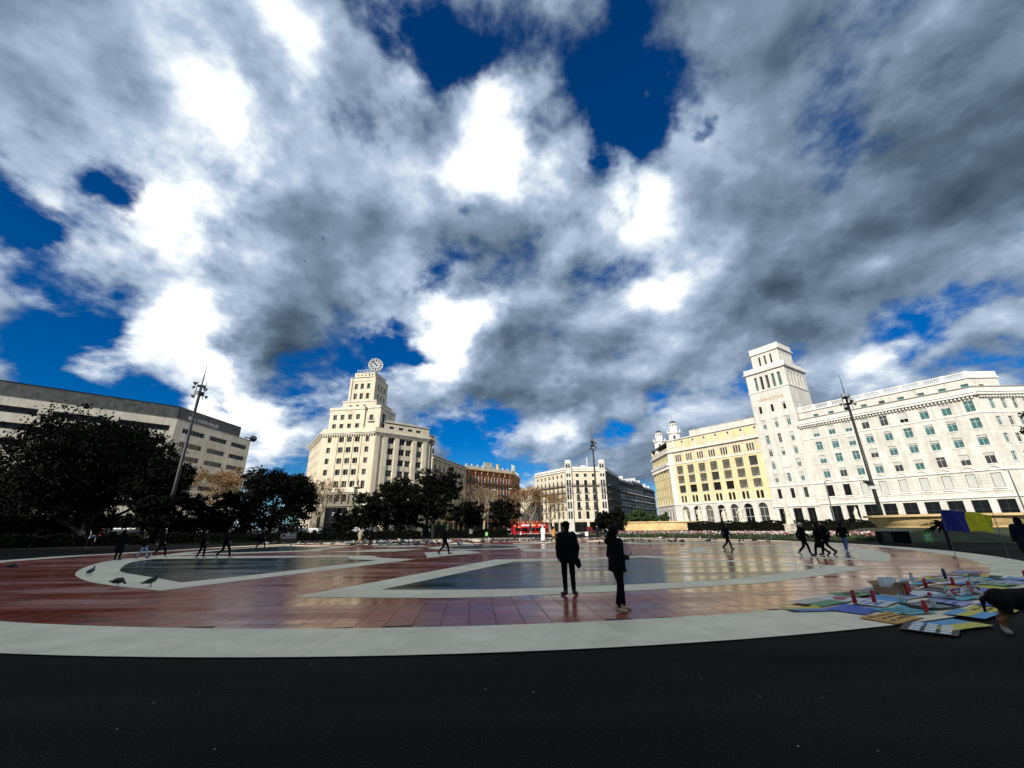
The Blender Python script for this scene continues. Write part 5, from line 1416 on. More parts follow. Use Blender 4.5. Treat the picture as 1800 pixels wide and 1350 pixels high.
M_gsign = mat('green_sign_paint', (.12, .42, .07), .5, .1)
M_ink_w = mat('white_print', (.75, .75, .72), .6, 0)
def ground_sign(x, y, label, a, ma, h=.62, w=.45):
    t = thing('ground_sign', label, 'sign', (x, y, 0), 'small signs planted in the verge', a)
    m = MB(); m.box(-w / 2, w / 2, -.012, .012, .25, .25 + h); sub('plate', m.mesh('plate', ma), t)
    for s_ in (-.3, .3): m = MB(); m.box(s_ * w - .015, s_ * w + .015, .014, .04, 0, .25 + h * .8); sub('stake', m.mesh('stake', M_steel), t)
    m = MB(); m.box(-w * .3, w * .3, -.018, -.013, .25 + h * .62, .25 + h * .7); m.box(-w * .3, w * .15, -.018, -.013, .25 + h * .42, .25 + h * .5); m.box(-w * .3, w * .22, -.018, -.013, .25 + h * .22, .25 + h * .3); sub('print', m.mesh('print', M_ink_w), t)
ground_sign(33.1, 34.4, 'small green sign near the flag, below the right fountain', -.5, M_gsign, .75, .55)
ground_sign(-4.7, 74.6, 'small green sign before the hedge near the red bus', 0, M_gsign)
ground_sign(-42.5, 46.5, 'small green sign near the bending person, far left', .5, M_gsign, .7, .5)
ground_sign(11.4, 66.9, 'small white sign at the left end of the flower bed', 0, M_ink_w, .6, .5)
# dark equipment crate under the right mast
t = thing('equipment_crate', 'long dark covered crate on the paving edge below the right mast', 'crate', (31.2, 35.4, 0), None, -.25)
m = MB(); m.box(-.95, .95, -.45, .45, .12, 1.02); sub('body', m.mesh('body', M_black), t)
m = MB(); m.box(-1.0, 1.0, -.5, .5, 1.02, 1.09); sub('lid', m.mesh('lid', M_steel), t)
m = MB(); m.box(-.93, -.3, -.46, -.452, .2, .95); sub('side_panel', m.mesh('side_panel', M_glass2), t)
for sx in (-.8, .8):
    for sy in (-.35, .35): m = MB(); m.lathe([(.06, -.03), (.06, .03)], 10); m.v = [(x, z, y + .06) for x, y, z in m.v]; sub('caster', m.mesh('caster', M_iron), t, (sx, sy, 0))

# ------------------------------------------------------------------ vehicles
M_busred = mat('red_bus_paint', (.42, .008, .008), .3, .08, coat=.4)
M_white_p = mat('white_paint', (.74, .74, .72), .35, .06, coat=.3)
M_tyre = mat('tyre_rubber', (.015, .015, .015), .9, .2)
M_yel = mat('orange_print', (.7, .3, .03), .5, .1)
def wheel(t, x, y, r=.48, w=.28):
    m = MB(); m.lathe([(r * .62, -w / 2), (r * .95, -w / 2), (r, -w / 3), (r, w / 3), (r * .95, w / 2), (r * .62, w / 2)], 20, cap=False); m.v = [(a, c, b) for a, b, c in m.v]
    o = sub('wheel', m.mesh('tyre', M_tyre), t, (x, y, r)); m = MB(); m.lathe([(r * .62, -w / 2.4), (r * .3, -w / 2.2), (r * .3, w / 2.2), (r * .62, w / 2.4)], 16); m.v = [(a, c, b) for a, b, c in m.v]; sub('rim', m.mesh('rim', M_steel), o)
def vehicle(name, label, cat, x, y, a, L_, Wd, prof, ma, panes, wheels, extra=(), z=GZ, r=.48):
    t = thing(name, label, cat, (x, y, z), None, a); n = len(prof); m = MB()
    b = .10; ins = [(px_ * (1 - .012) , pz * .992 + .006) for px_, pz in prof]
    m.add([(p, -Wd / 2, q) for p, q in ins] + [(p, -Wd / 2 + b, q) for p, q in prof] + [(p, Wd / 2 - b, q) for p, q in prof] + [(p, Wd / 2, q) for p, q in ins],
          [tuple(range(n)), tuple(range(4 * n - 1, 3 * n - 1, -1))] + [(k * n + i, k * n + (i + 1) % n, (k + 1) * n + (i + 1) % n, (k + 1) * n + i)[::-1] for k in range(3) for i in range(n)])
    sub('body', m.mesh('body', ma), t)
    for x0, x1, z0, z1 in panes:
        for s_ in (-1, 1):
            y0 = s_ * (Wd / 2 + .004); q = MB(); q.box(x0, x1, min(y0, y0 - s_ * .03), max(y0, y0 - s_ * .03), z0, z1); sub('side_window', q.mesh('side_window', M_glass), t)
    for wx in wheels:
        for s_ in (-1, 1): wheel(t, wx, s_ * (Wd / 2 - .12), r)
    for nm, bx, ma2 in extra: q = MB(); q.box(*bx); sub(nm, q.mesh(nm, ma2), t)
    return t
# open-top double-decker
t = vehicle('sightseeing_bus', 'red open-top double-decker sightseeing bus with white side banner', 'bus', 4.7, 122, -.04, 10.4, 2.5,
            [(-5.2, .35), (5.2, .35), (5.2, 3.55), (4.9, 3.75), (-4.0, 3.5), (-4.9, 3.85), (-5.25, 3.6), (-5.3, 1.5)], M_busred,
            [(-4.2, -2.6, 1.35, 2.25), (-2.4, -.6, 1.35, 2.25), (-.4, 1.4, 1.35, 2.25), (1.6, 3.4, 1.35, 2.25)], (-3.4, 2.9),
            [('banner', (-2.4, .9, -1.275, -1.25, 2.72, 3.22), M_white_p), ('banner_emblem', (.95, 1.6, -1.276, -1.25, 2.7, 3.24), M_yel), ('banner', (2.3, 4.4, -1.275, -1.25, 2.75, 3.2), mat('pink_print', (.72, .38, .36), .5, .1)),
             ('emblem', (-3.3, -2.7, -1.276, -1.25, 2.3, 2.85), M_yel), ('emblem', (-4.35, -3.95, -1.275, -1.25, 2.75, 3.25), M_white_p),
             ('windscreen', (-5.34, -5.27, -1.0, 1.0, 1.7, 2.5), M_glass), ('headlight', (-5.36, -5.28, -1.05, -.75, .7, .95), M_lens), ('headlight', (-5.36, -5.28, .75, 1.05, .7, .95), M_lens)])
c_ = text_me('banner_text', 'CITY TOUR', .34, M_iron, .004); o = sub('banner_lettering', c_, t, (-2.0, -1.285, 2.85)); o.rotation_euler = (PI / 2, 0, 0)
m = MB(); m.tube([(-4.0, -1.2, 4.15), (4.8, -1.2, 4.25)], .035, 5); m.tube([(-4.0, 1.2, 4.15), (4.8, 1.2, 4.25)], .035, 5)
for k in range(7):
    for s_ in (-1.2, 1.2): m.tube([(-4 + k * 1.46, s_, 3.4), (-4 + k * 1.46, s_, 4.18)], .03, 5)
sub('deck_rail', m.mesh('deck_rail', M_busred), t)
for k in range(6): m = MB(); m.box(-.2, .2, -.9, .9, 3.5, 4.05); sub('seat_row', m.mesh('seat_row', M_yel), t, (-3.2 + k * 1.3, 0, 0))
vehicle('city_bus', 'dark city bus with pale roof edge and red tail seen through the left trees', 'bus', -84, 96, .05, 15, 2.5,
        [(-7.6, .35), (7.6, .35), (7.6, 2.9), (7.3, 3.15), (-7.3, 3.15), (-7.6, 2.9)], mat('dark_bus_paint', (.03, .035, .035), .35, .1),
        [(-6.8 + 2.3 * k, -4.7 + 2.3 * k, 1.3, 2.5) for k in range(6)], (-5, 4.6), [('roof_edge', (-7.3, 7.3, -1.27, 1.27, 2.95, 3.22), M_white_p), ('tail_panel', (-7.66, -6.95, -1.27, 1.27, .8, 3.1), M_busred)])
vehicle('city_bus', 'white and red city bus behind the narrow evergreen, left', 'bus', -67, 87, .03, 8, 2.4,
        [(-4, .35), (4, .35), (4.1, 2.2), (3.7, 3.35), (-4, 3.35)], M_white_p, [(-3.7 + 1.7 * k, -2.15 + 1.7 * k, 1.4, 2.75) for k in range(4)], (-2.7, 2.5),
        [('roof_stripe', (-3.9, 3.5, -1.22, 1.22, 3.36, 3.75), M_busred), ('windscreen', (3.75, 4.12, -1.0, 1.0, 1.5, 2.9), M_glass)])
VP = [(-2.7, .35), (2.7, .35), (2.75, 1.2), (2.2, 1.6), (1.7, 2.75), (-2.6, 2.85), (-2.75, 2.5)]
vehicle('white_van', 'white high-roof van parked before the clock building portal', 'van', -44.6, 94, .05, 5.4, 2.0, VP, M_white_p, [(.7, 1.55, 1.6, 2.4)], (-1.8, 1.7), [('headlight', (2.66, 2.77, -.9, -.6, .9, 1.1), M_lens), ('windscreen', (1.72, 2.12, -.85, .85, 1.75, 2.3), M_glass)], r=.36)
vehicle('white_van', 'white van half hidden right of the clock building portal', 'van', -33.6, 96, -.1, 5.4, 2.0, VP, M_white_p, [(.7, 1.55, 1.6, 2.4)], (-1.8, 1.7), [('headlight', (2.66, 2.77, -.9, -.6, .9, 1.1), M_lens)], r=.36)
CP = [(-2.1, .3), (2.1, .3), (2.15, .85), (1.2, 1.0), (.6, 1.48), (-1.2, 1.5), (-2.0, 1.0), (-2.15, .85)]
vehicle('parked_car', 'white parked car right of the red bus', 'car', 14.5, 108, 0, 4.3, 1.8, CP, M_white_p, [(-1.1, -.2, 1.02, 1.4), (-.1, .6, 1.02, 1.4)], (-1.3, 1.3), [('tail_light', (-2.17, -2.1, -.8, -.5, .7, .9), M_busred)], r=.32)
vehicle('parked_car', 'dark red parked car behind the standing man', 'car', 19.6, 104, 0, 4.3, 1.8, CP, mat('maroon_paint', (.18, .015, .02), .3, .1, coat=.4), [(-1.1, -.2, 1.02, 1.4), (-.1, .6, 1.02, 1.4)], (-1.3, 1.3), [('tail_light', (-2.17, -2.1, -.8, -.5, .7, .9), M_busred)], r=.32)
t = thing('newspaper_kiosk', 'green street kiosk right of the middle evergreen', 'kiosk', (-16.4, 88, GZ))
M_kgreen = mat('kiosk_green', (.05, .13, .08), .5, .2)
m = MB(); m.box(-2.2, 2.2, -1, 1, 0, 2.7); sub('body', m.mesh('body', M_kgreen), t)
m = MB(); m.box(-2.5, 2.5, -1.3, 1.3, 2.7, 3.1); sub('roof', m.mesh('roof', M_kgreen), t)
for k in range(3): m = MB(); m.box(-2 + k * 1.4, -.8 + k * 1.4, -1.02, -1.003, .9, 2.2); sub('shutter', m.mesh('shutter', M_glass2), t)
t = thing('phone_booth', 'small bright red booth at the street behind the standing man', 'booth', (17.8, 100, GZ))
m = MB(); m.box(-.55, .55, -.5, .5, 0, 2.3); sub('body', m.mesh('body', M_busred), t); m = MB(); m.box(-.62, .62, -.57, .57, 2.3, 2.5); sub('roof', m.mesh('roof', M_frame_d), t)
m = MB(); m.box(-.4, .4, -.52, -.503, .9, 2.1); sub('pane', m.mesh('pane', M_glass2), t)
t = thing('street_barrier', 'pale metal crowd barrier in front of the red bus', 'barrier', (4.2, 100, GZ))
m = MB()
for k in range(6): m.tube([(-4 + k * 1.6, 0, 0), (-4 + k * 1.6, 0, 1.05)], .04, 6)
m.tube([(-4, 0, 1.05), (4, 0, 1.05)], .04, 6); m.tube([(-4, 0, .5), (4, 0, .5)], .03, 6); sub('rails', m.mesh('rails', M_white_p), t)

# ------------------------------------------------------------------ statues
def statue(x, y, z, h, seed, label, a=0.0, ph=1.2, group=True):
    rs = np.random.RandomState(seed); t = thing('stone_statue', label, 'statue', (x, y, z), 'stone statues before the arcade' if group else None, a)
    m = MB(); m.box(-.75, .75, -.6, .6, 0, .2); m.box(-.62, .62, -.48, .48, .2, ph - .15); m.box(-.7, .7, -.55, .55, ph - .15, ph); sub('plinth', m.mesh('plinth', M_plinth), t)
    s = h / 1.8; q = lambda *v: np.array(v) * s + np.array([0, 0, ph])
    lean = rs.uniform(-.12, .12); ar = rs.choice([-1, 1])
    pr = [ell_(q(lean, .02, 1.66), np.array([.085, .1, .125]) * s, .03), cap_(q(lean * .8, 0, 1.42), q(lean, 0, 1.58), .06 * s, .055 * s, .05),
          cap_(q(0, 0, .95), q(lean * .8, 0, 1.36), .17 * s, .17 * s, .08), cap_(q(-.17 + lean, 0, 1.42), q(.17 + lean, 0, 1.42), .08 * s, None, .08),
          cap_(q(.18 * ar + lean, 0, 1.42), q(.36 * ar, .1, 1.62), .07 * s, .055 * s, .05), cap_(q(.36 * ar, .1, 1.62), q(.3 * ar, .16, 1.95), .055 * s, .045 * s, .05),
          cap_(q(-.18 * ar + lean, 0, 1.42), q(-.3 * ar, -.02, 1.12), .07 * s, .055 * s, .05), cap_(q(-.3 * ar, -.02, 1.12), q(-.2 * ar, .16, .98), .055 * s, .05 * s, .05),
          cap_(q(-.09, .02, .95), q(-.12, .08, .1), .13 * s, .11 * s, .1), cap_(q(.09, .0, .95), q(.1, -.04, .1), .13 * s, .12 * s, .1), cap_(q(.0, -.1, .9), q(.18, -.16, .05), .1 * s, .15 * s, .12), ell_(q(0, 0, .06), np.array([.3, .28, .12]) * s, .08)]
    sub('figure', sdf_mesh('figure', pr, .035 * s, M_plinth), t); return t
statue(33.5, 82, .5, 2.7, 1, 'reclining stone group at the left of the arcade statues', .3, 1.4)
statue(36.2, 82, .5, 3.2, 2, 'stone statue with raised arm before the second arcade arch', -.2, 1.3)
statue(40.9, 82, .5, 3.0, 3, 'pale stone statue standing before the middle arcade arch', .1, 1.1)
statue(43.6, 81, .5, 3.6, 4, 'tall stone statue before the right arcade arches', -.4, 1.1)
statue(41.2, 63.5, .5, 2.9, 5, 'nearest pale statue before the hotel tower entrance', .4, 1.2)
statue(53.5, 66, .5, 2.2, 6, 'stone statue before the hotel shop windows, left of the right mast', .2, 1.3)
statue(57.0, 62, .5, 2.2, 7, 'seated stone statue by the hotel windows, right of the right mast', -.2, 1.0)
statue(-27.0, 86, GZ, 3.0, 8, 'stone monument figure under the evergreen right of the portal', .2, 3.4, False)
o = statue(FF.w(13.2, .55)[0], FF.w(13.2, .55)[1], 13.05, 2.6, 9, 'dark stone figure standing on the clock building balcony', .1, .3, False)

# ------------------------------------------------------------------ people
DEF = dict(pel=(0, 0, .97), che=(0, 0, 1.30), nek=(0, -.005, 1.46), hed=(0, .015, 1.625),
           shL=(-.185, 0, 1.41), shR=(.185, 0, 1.41), elL=(-.25, -.03, 1.13), elR=(.25, -.03, 1.13), wrL=(-.25, .05, .90), wrR=(.25, .05, .90),
           hiL=(-.09, 0, .93), hiR=(.09, 0, .93), knL=(-.10, .02, .51), knR=(.10, .02, .51), anL=(-.105, -.02, .09), anR=(.105, -.02, .09), toL=(-.125, .15, .04), toR=(.125, .15, .04))
WALK = dict(hiL=(-.08, .02, .92), hiR=(.08, -.02, .92), knL=(-.09, .22, .53), knR=(.09, -.08, .50), anL=(-.09, .30, .10), anR=(.09, -.40, .18), toL=(-.09, .47, .07), toR=(.09, -.28, .05),
            elL=(-.24, -.14, 1.14), elR=(.24, .08, 1.14), wrL=(-.24, -.12, .90), wrR=(.22, .24, .97))
def V3(p): return np.array(p, float)
def person(label, x, y, face, H=1.72, pose=None, top=M_black, legs=M_black, shoe=M_shoe_b, hem=.82, hair='short', vox=.02, bulk=1.0, hat=None, group=None, z=.012, robe=False, near=False, skirt=False, look=(0, 0), hairm=M_hair):
    J = {k: V3(v) for k, v in DEF.items()}
    for k, v in (pose or {}).items(): J[k] = V3(v)
    t = thing('person', label, 'person', (x, y, z), group, face); s = H / 1.75
    def done(name, pr, vx, ma, cut=None):
        me = sdf_mesh(name, pr, vx, ma, cut); o = sub(name, me, t); o.scale = (s, s, s); return o
    hy, hp = look; Rm = rotm('Z', hy) @ rotm('X', hp); hc = J['hed']
    def hp_(p): return hc + Rm @ V3(p)
    head = [ell_(hp_((0, 0, .01)), (.074, .094, .112), .02, Rm), ell_(hp_((0, .03, -.055)), (.054, .062, .055), .03, Rm), cap_(hp_((0, .088, .005)), hp_((0, .108, -.028)), .010, .014, .015),
            ell_(hp_((-.077, -.005, -.01)), (.012, .022, .032), .01, Rm), ell_(hp_((.077, -.005, -.01)), (.012, .022, .032), .01, Rm), ell_(hp_((0, .088, -.062)), (.024, .012, .010), .01, Rm), cap_(hp_((-.035, .084, .028)), hp_((.035, .084, .028)), .010, None, .015)]
    spine = [cap_(J['nek'], hp_((0, -.015, -.06)), .052, .050, .03), cap_(J['pel'] + V3((-.05, 0, 0)), J['che'] + V3((-.06, 0, 0)), .10, .105, .06), cap_(J['pel'] + V3((.05, 0, 0)), J['che'] + V3((.06, 0, 0)), .10, .105, .06), cap_(J['shL'] * .85 + J['shR'] * .15, J['shR'] * .85 + J['shL'] * .15, .058, None, .06)]
    body = head + spine
    for S_ in 'LR':
        body += [cap_(J['sh' + S_], J['el' + S_], .046, .038, .03), cap_(J['el' + S_], J['wr' + S_], .038, .026, .02), cap_(J['hi' + S_], J['kn' + S_], .078, .052, .05), cap_(J['kn' + S_], J['an' + S_], .050, .036, .03), cap_(J['an' + S_], J['to' + S_], .036, .028, .02)]
        f = J['wr' + S_] - J['el' + S_]; f /= np.linalg.norm(f); sg = -1 if S_ == 'L' else 1
        inn = V3((-sg, 0, 0)); inn = inn - (inn @ f) * f; inn /= max(1e-6, np.linalg.norm(inn)); sd_ = np.cross(f, inn)
        if sd_[1] < 0 and abs(f[2]) > .5: sd_ = -sd_
        w0 = J['wr' + S_]; pe = w0 + f * .085
        body += [cap_(w0, w0 + f * .05, .026, .030, .015), cap_(w0 + f * .05 - sd_ * .022, pe - sd_ * .026, .016, .015, .015), cap_(w0 + f * .05 + sd_ * .022, pe + sd_ * .026, .016, .015, .015), cap_(w0 + f * .05, pe, .017, .016, .015)]
        fr_ = .0088 if near else .012
        for i, ln in enumerate((.066, .076, .070, .054)):
            b0 = pe + sd_ * (.030 - .020 * i); k1 = b0 + (f * .85 + inn * .35) * ln * .55; k2 = k1 + (f * .35 + inn * .9) * ln * .5
            body += [cap_(b0, k1, fr_, fr_ * .95, .004), cap_(k1, k2, fr_ * .95, fr_ * .8, .004)]
        th = w0 + f * .03 + sd_ * .030; k1 = th + (f * .6 + sd_ * .65 + inn * .2) * .038; body += [cap_(th, k1, .0115, .011, .008), cap_(k1, k1 + (f * .8 + inn * .5) * .030, .011, .009, .004)]
    done('body', body, vox * (.8 if near else 1), M_skin)
    b = bulk
    tor = [cap_(J['pel'] + V3((-.06, 0, .02)), J['che'] + V3((-.075, 0, 0)), .118 * b, .125 * b, .06), cap_(J['pel'] + V3((.06, 0, .02)), J['che'] + V3((.075, 0, 0)), .118 * b, .125 * b, .06), cap_(J['shL'] * .88 + J['shR'] * .12, J['shR'] * .88 + J['shL'] * .12, .078 * b, None, .07),
           cap_(J['nek'] + V3((0, -.01, -.05)), J['nek'] + V3((0, -.005, .045)), .085, .066, .04)]
    for S_ in 'LR':
        tor += [cap_(J['sh' + S_], J['el' + S_], .072 * b, .060 * b, .05), cap_(J['el' + S_], J['wr' + S_] * .97 + J['el' + S_] * .03, .060 * b, .046 * b, .03)]
    up_ = (J['che'] - J['pel'])[2] > .2
    if robe or skirt or hem < .9:
        zb = hem; c = J['pel'] * .5 + (J['hiL'] + J['hiR']) * .25; fl_ = 1.0 + max(0, (.9 - zb)) * (.25 if not robe else .45)
        for dx in (-.07, .07):
            for dy in (-.02, .02): tor += [cap_(J['pel'] + V3((dx * .9, dy, .02)), V3((c[0] + dx * fl_, c[1] + dy * fl_ * 2.2, zb - .06)), .118 * b, (.115 if not robe else .12) * b * fl_, .05)]
    done('robe' if robe else 'jacket', tor, vox, top, (lambda X, Y, Z: hem - Z + .012 * np.sin(X * 23 + Y * 17)) if up_ else None)
    if not robe:
        tr_ = [cap_(J['hiL'] + V3((0, 0, .05)), J['hiR'] + V3((0, 0, .05)), .108, None, .05)]
        for S_ in 'LR': tr_ += [cap_(J['hi' + S_], J['kn' + S_], .096, .070, .05), cap_(J['kn' + S_], J['an' + S_] * .9 + J['kn' + S_] * .1, .068, .056, .03)]
        done('trousers', tr_, vox, legs)
    for S_ in 'LR':
        a_, o_ = J['an' + S_], J['to' + S_]; d = o_ - a_; d /= np.linalg.norm(d); zl = min(a_[2], o_[2]) - .085 if a_[2] < .12 else None
        sh = [cap_(a_ + V3((0, -.02, -.03)), a_ + d * .10 + V3((0, 0, -.02)), .046, .044, .03), cap_(a_ + d * .10 + V3((0, 0, -.015)), a_ + d * .19 + V3((0, 0, -.008)), .044, .036, .02), cap_(a_ + V3((0, -.015, -.01)), a_ + V3((0, -.015, .05)), .046, .045, .02)]
        done('shoe', sh, max(.012, vox * .7), shoe, (lambda X, Y, Z: .004 - Z) if zl is not None else None)
    if hair == 'short':
        done('hair', [ell_(hp_((0, -.012, .028)), (.083, .102, .106), .02, Rm), ell_(hp_((0, -.05, -.02)), (.07, .06, .08), .03, Rm)], min(vox, .014), hairm,
             lambda X, Y, Z: ((X - hc[0]) * Rm[0, 1] + (Y - hc[1]) * Rm[1, 1] + (Z - hc[2]) * Rm[2, 1]) - .045 - .5 * np.maximum(0, (Z - hc[2]) - .03))
    elif hair == 'long':
        done('hair', [ell_(hp_((0, -.015, .03)), (.090, .108, .110), .02, Rm), cap_(hp_((0, -.06, .0)), hp_((0, -.115, -.27)), .085, .060, .06), cap_(hp_((-.06, -.03, -.02)), hp_((-.075, -.03, -.24)), .045, .035, .05), cap_(hp_((.06, -.03, -.02)), hp_((.075, -.03, -.24)), .045, .035, .05)], min(vox, .014), hairm,
             lambda X, Y, Z: ((X - hc[0]) * Rm[0, 1] + (Y - hc[1]) * Rm[1, 1]) - .050 - .5 * np.maximum(0, (Z - hc[2]) - .03))
    if hat:
        kind, hm = hat
        if kind == 'scarf': done('headscarf', [ell_(hp_((0, -.015, .02)), (.092, .112, .116), .02, Rm), cap_(hp_((0, -.05, -.02)), hp_((0, -.07, -.26)), .09, .11, .06)], .016, hm, lambda X, Y, Z: (Y - hc[1]) - .055)
        else: done('hat', [ell_(hp_((0, -.005, .075)), (.098, .116, .075), .02, Rm), ell_(hp_((0, .02, .055)), (.128, .148, .016), .02, Rm)], .011, hm)
    if near:
        for e in (-.032, .032):
            m = MB(); m.lathe([(.001, -.012), (.009, -.007), (.012, 0), (.009, .007), (.001, .012)], 8); o = sub('eye', m.mesh('eye', M_iron, True), t, tuple(hp_((e, .083, .008)) * s))
    return t
# the two people standing in the foreground
man = person('man in black coat and dark hat standing with his back turned', 1.43, 11.62, .12, 1.80, dict(elL=(-.245, -.03, 1.13), wrL=(-.235, .04, .90), elR=(.25, -.05, 1.13), wrR=(.245, .0, .90), knL=(-.10, .0, .51), anL=(-.095, -.03, .09), toL=(-.16, .14, .04), knR=(.115, .03, .51), anR=(.125, .01, .09), toR=(.23, .14, .04)),
             M_black, M_black, M_shoe_b, .76, 'short', .0125, 1.13, ('hat', M_black), near=True, look=(.15, -.02))
m = MB(); m.add([(.13, -.10, .95), (.30, -.13, .88), (.34, -.10, .70), (.27, -.08, .62), (.15, -.08, .78), (.13, -.02, .95), (.30, -.05, .88), (.34, -.04, .70), (.27, -.03, .62), (.15, -.01, .78)],
                [(0, 1, 2, 3, 4), (9, 8, 7, 6, 5)] + [(i, 5 + i, 5 + (i + 1) % 5, (i + 1) % 5) for i in range(5)])
sub('coat_flap', m.mesh('coat_flap', M_black), man)
wom = person('woman with long dark hair in black jacket looking at her phone, beige shoes', 2.22, 9.47, -1.25, 1.68, dict(elL=(-.25, -.02, 1.12), elR=(.25, -.02, 1.12), wrL=(-.08, .22, 1.08), wrR=(.08, .24, 1.08), knL=(-.10, .12, .51), anL=(-.10, .14, .09), toL=(-.13, .31, .04), knR=(.10, -.02, .51), anR=(.10, -.13, .09), toR=(.14, .03, .04)),
             M_black, M_black, M_shoe, .80, 'long', .0125, 1.10, None, near=True, look=(-.05, -.40))
ph = thing('smartphone', 'black smartphone in the hands of the long-haired woman', 'phone', (2.22, 9.47, .012), None, -1.25)
m = MB(); m.box(-.037, .037, -.004, .004, -.075, .075); o = sub('case', m.mesh('case', M_iron), ph, (0, .335, 1.075)); o.rotation_euler = (R(-50), 0, 0)
m = MB(); m.box(-.033, .033, -.0052, -.0042, -.07, .07); sub('screen', m.mesh('screen', M_glass2), o)
G_ = 'people crossing the plaza'
def w_(**k): d = dict(WALK); d.update(k); return d
person('person in navy coat walking right near the far fence', 15.16, 30.63, -1.5, 1.76, w_(), M_navy, M_black, M_shoe_b, .80, group=G_)
person('walker in black with white cap, leftmost of the group of three', 16.5, 24.6, -1.7, 1.74, w_(), M_black, M_black, M_shoe_w, .78, None, hat=('hat', M_whitec), group=G_)
person('walker in long black coat, middle of the group of three', 16.95, 24.0, 1.2, 1.72, w_(), M_black, M_black, M_shoe_b, .45, 'long', bulk=1.1, group=G_)
person('tall walker in black, rightmost of the group of three', 17.7, 24.5, 1.35, 1.84, w_(), M_black, M_black, M_shoe_b, .70, group=G_)
person('person in black jacket, blue jeans and white shoes walking right', 20.3, 26.5, -1.1, 1.74, w_(knL=(-.09, .12, .52), anL=(-.09, .12, .09), toL=(-.09, .29, .05), knR=(.09, -.04, .5), anR=(.09, -.2, .1), toR=(.09, -.05, .04)), M_black, M_jean, M_shoe_w, .88, group=G_)
person('person in black walking right beyond the paving star', -4.62, 28.9, -1.4, 1.72, w_(), M_black, M_black, M_shoe_b, .82, group=G_)
person('person in long white robe and headscarf at the far edge of the paving', 3.54, 51.4, -.6, 1.76, None, M_whitec, M_whitec, M_shoe_b, .12, None, hat=('scarf', M_whitec), robe=True, bulk=1.1, group=G_)
person('person in camel coat beside the white-robed person', 4.6, 49.3, -1.2, 1.70, w_(), M_camel, M_black, M_shoe_b, .62, 'long', group=G_)
person('person in dark uniform standing by the flower bed', 11.34, 57.9, 2.8, 1.76, None, M_navy, M_black, M_shoe_b, .88, group=G_)
person('person in long black coat at the left end of the paving star', -24.4, 26.75, .3, 1.76, None, M_black, M_black, M_shoe_b, .40, 'long', bulk=1.1, group=G_)
person('child in pale blue shorts walking beside the long black coat', -23.9, 27.9, -1.4, 1.42, w_(), M_black, M_pale, M_shoe_b, .86, group=G_)
person('walker in black with pale shoes behind the child', -23.6, 28.9, -1.4, 1.72, w_(), M_black, M_black, M_shoe_w, .70, 'long', group=G_)
person('walker in black with white shoes, left of the pair on the star petal', -19.9, 27.6, -1.3, 1.72, w_(knL=(-.09, .12, .52), anL=(-.09, .12, .09), toL=(-.09, .29, .05), knR=(.09, -.04, .5), anR=(.09, -.2, .1), toR=(.09, -.05, .04)), M_black, M_black, M_shoe_w, .80, group=G_)
person('walker in black, right of the pair on the star petal', -18.3, 27.4, -1.35, 1.78, w_(), M_black, M_black, M_shoe_w, .76, group=G_)
person('distant walker in dark clothes near the hedge, left of the pigeons', -23.6, 40.3, -1.4, 1.7, w_(), M_navy, M_black, M_shoe_b, .80, group=G_)
person('person in pale coat standing before the dark hedge by the pigeons', -17.0, 47.5, -.8, 1.72, w_(), mat('sand_cloth', (.34, .28, .18), .9, .1), M_camel, M_shoe_b, .60, group=G_)
person('person in black standing beside the pale coat near the pigeons', -15.5, 46.5, 1.0, 1.74, None, M_black, M_black, M_shoe_b, .70, 'long', group=G_)
person('person in grey jacket by the hedge gap near the green sign', -6.4, 64.5, .6, 1.7, None, mat('grey_cloth', (.2, .2, .2), .9, .1), M_black, M_shoe_b, .80, 'long', group=G_)
person('person bending forward in a blue-grey jacket, far left', -45.0, 45.5, -1.9, 1.72, dict(che=(0, .30, 1.18), nek=(0, .42, 1.22), hed=(0, .52, 1.30), shL=(-.18, .38, 1.22), shR=(.18, .38, 1.22), elL=(-.22, .50, .98), elR=(.24, .42, 1.45), wrL=(-.2, .55, .75), wrR=(.25, .30, 1.66)), mat('bluegrey_cloth', (.16, .22, .30), .9, .1), M_black, M_shoe_b, .9, 'short', look=(0, -.6), group=G_)
person('person in dark blue coat cut by the right picture edge', 20.35, 17.2, -.6, 1.86, None, M_navy, M_black, M_shoe_b, .60, 'long', bulk=1.2, group=G_)
for i, (x, y, lab) in enumerate(((1.6, 96, 'distant passer-by left of the bus barrier'), (8.9, 97, 'distant passer-by right of the bus barrier'), (12.9, 98, 'distant passer-by near the white parked car'), (-37.5, 88, 'distant passer-by near the white vans'), (-12, 92, 'distant passer-by at the green kiosk'))):
    person(lab, x, y, [1.4, -1.4, 0, 2, 1][i], 1.74, w_(), [M_whitec, M_camel, M_pale, M_black, M_busred][i], M_black, M_shoe_b, .8, group=G_, z=GZ, vox=.03)

# ------------------------------------------------------------------ flag
FL = thing('flag', 'blue and yellow flag strung between two thin stakes', 'flag', (22.3, 22.0, .30))
M_fb = mat('flag_blue', (.012, .022, .22), .8, .08, 3); M_fy = mat('flag_yellow', (.85, .78, .02), .8, .08, 3)
def cloth(name, u0, u1, ma, top, bot):
    m = MB(); NU, NV = 14, 12
    def P(i, j):
        u = u0 + (u1 - u0) * i / NU; v = j / NV; zt = top(u); zb_ = bot(u); zz_ = zb_ + (zt - zb_) * v
        return (u, .10 * math.sin(u * 5.2 + v * 1.8) * (1.1 - v * .5) + .03 * math.sin(u * 13 + v * 5) + (1 - v) * .12, zz_)
    for i in range(NU):
        for j in range(NV): m.quad(P(i, j), P(i + 1, j), P(i + 1, j + 1), P(i, j + 1))
    o = sub(name, m.mesh(name, ma, True), FL); md = o.modifiers.new('thickness', 'SOLIDIFY'); md.thickness = .004
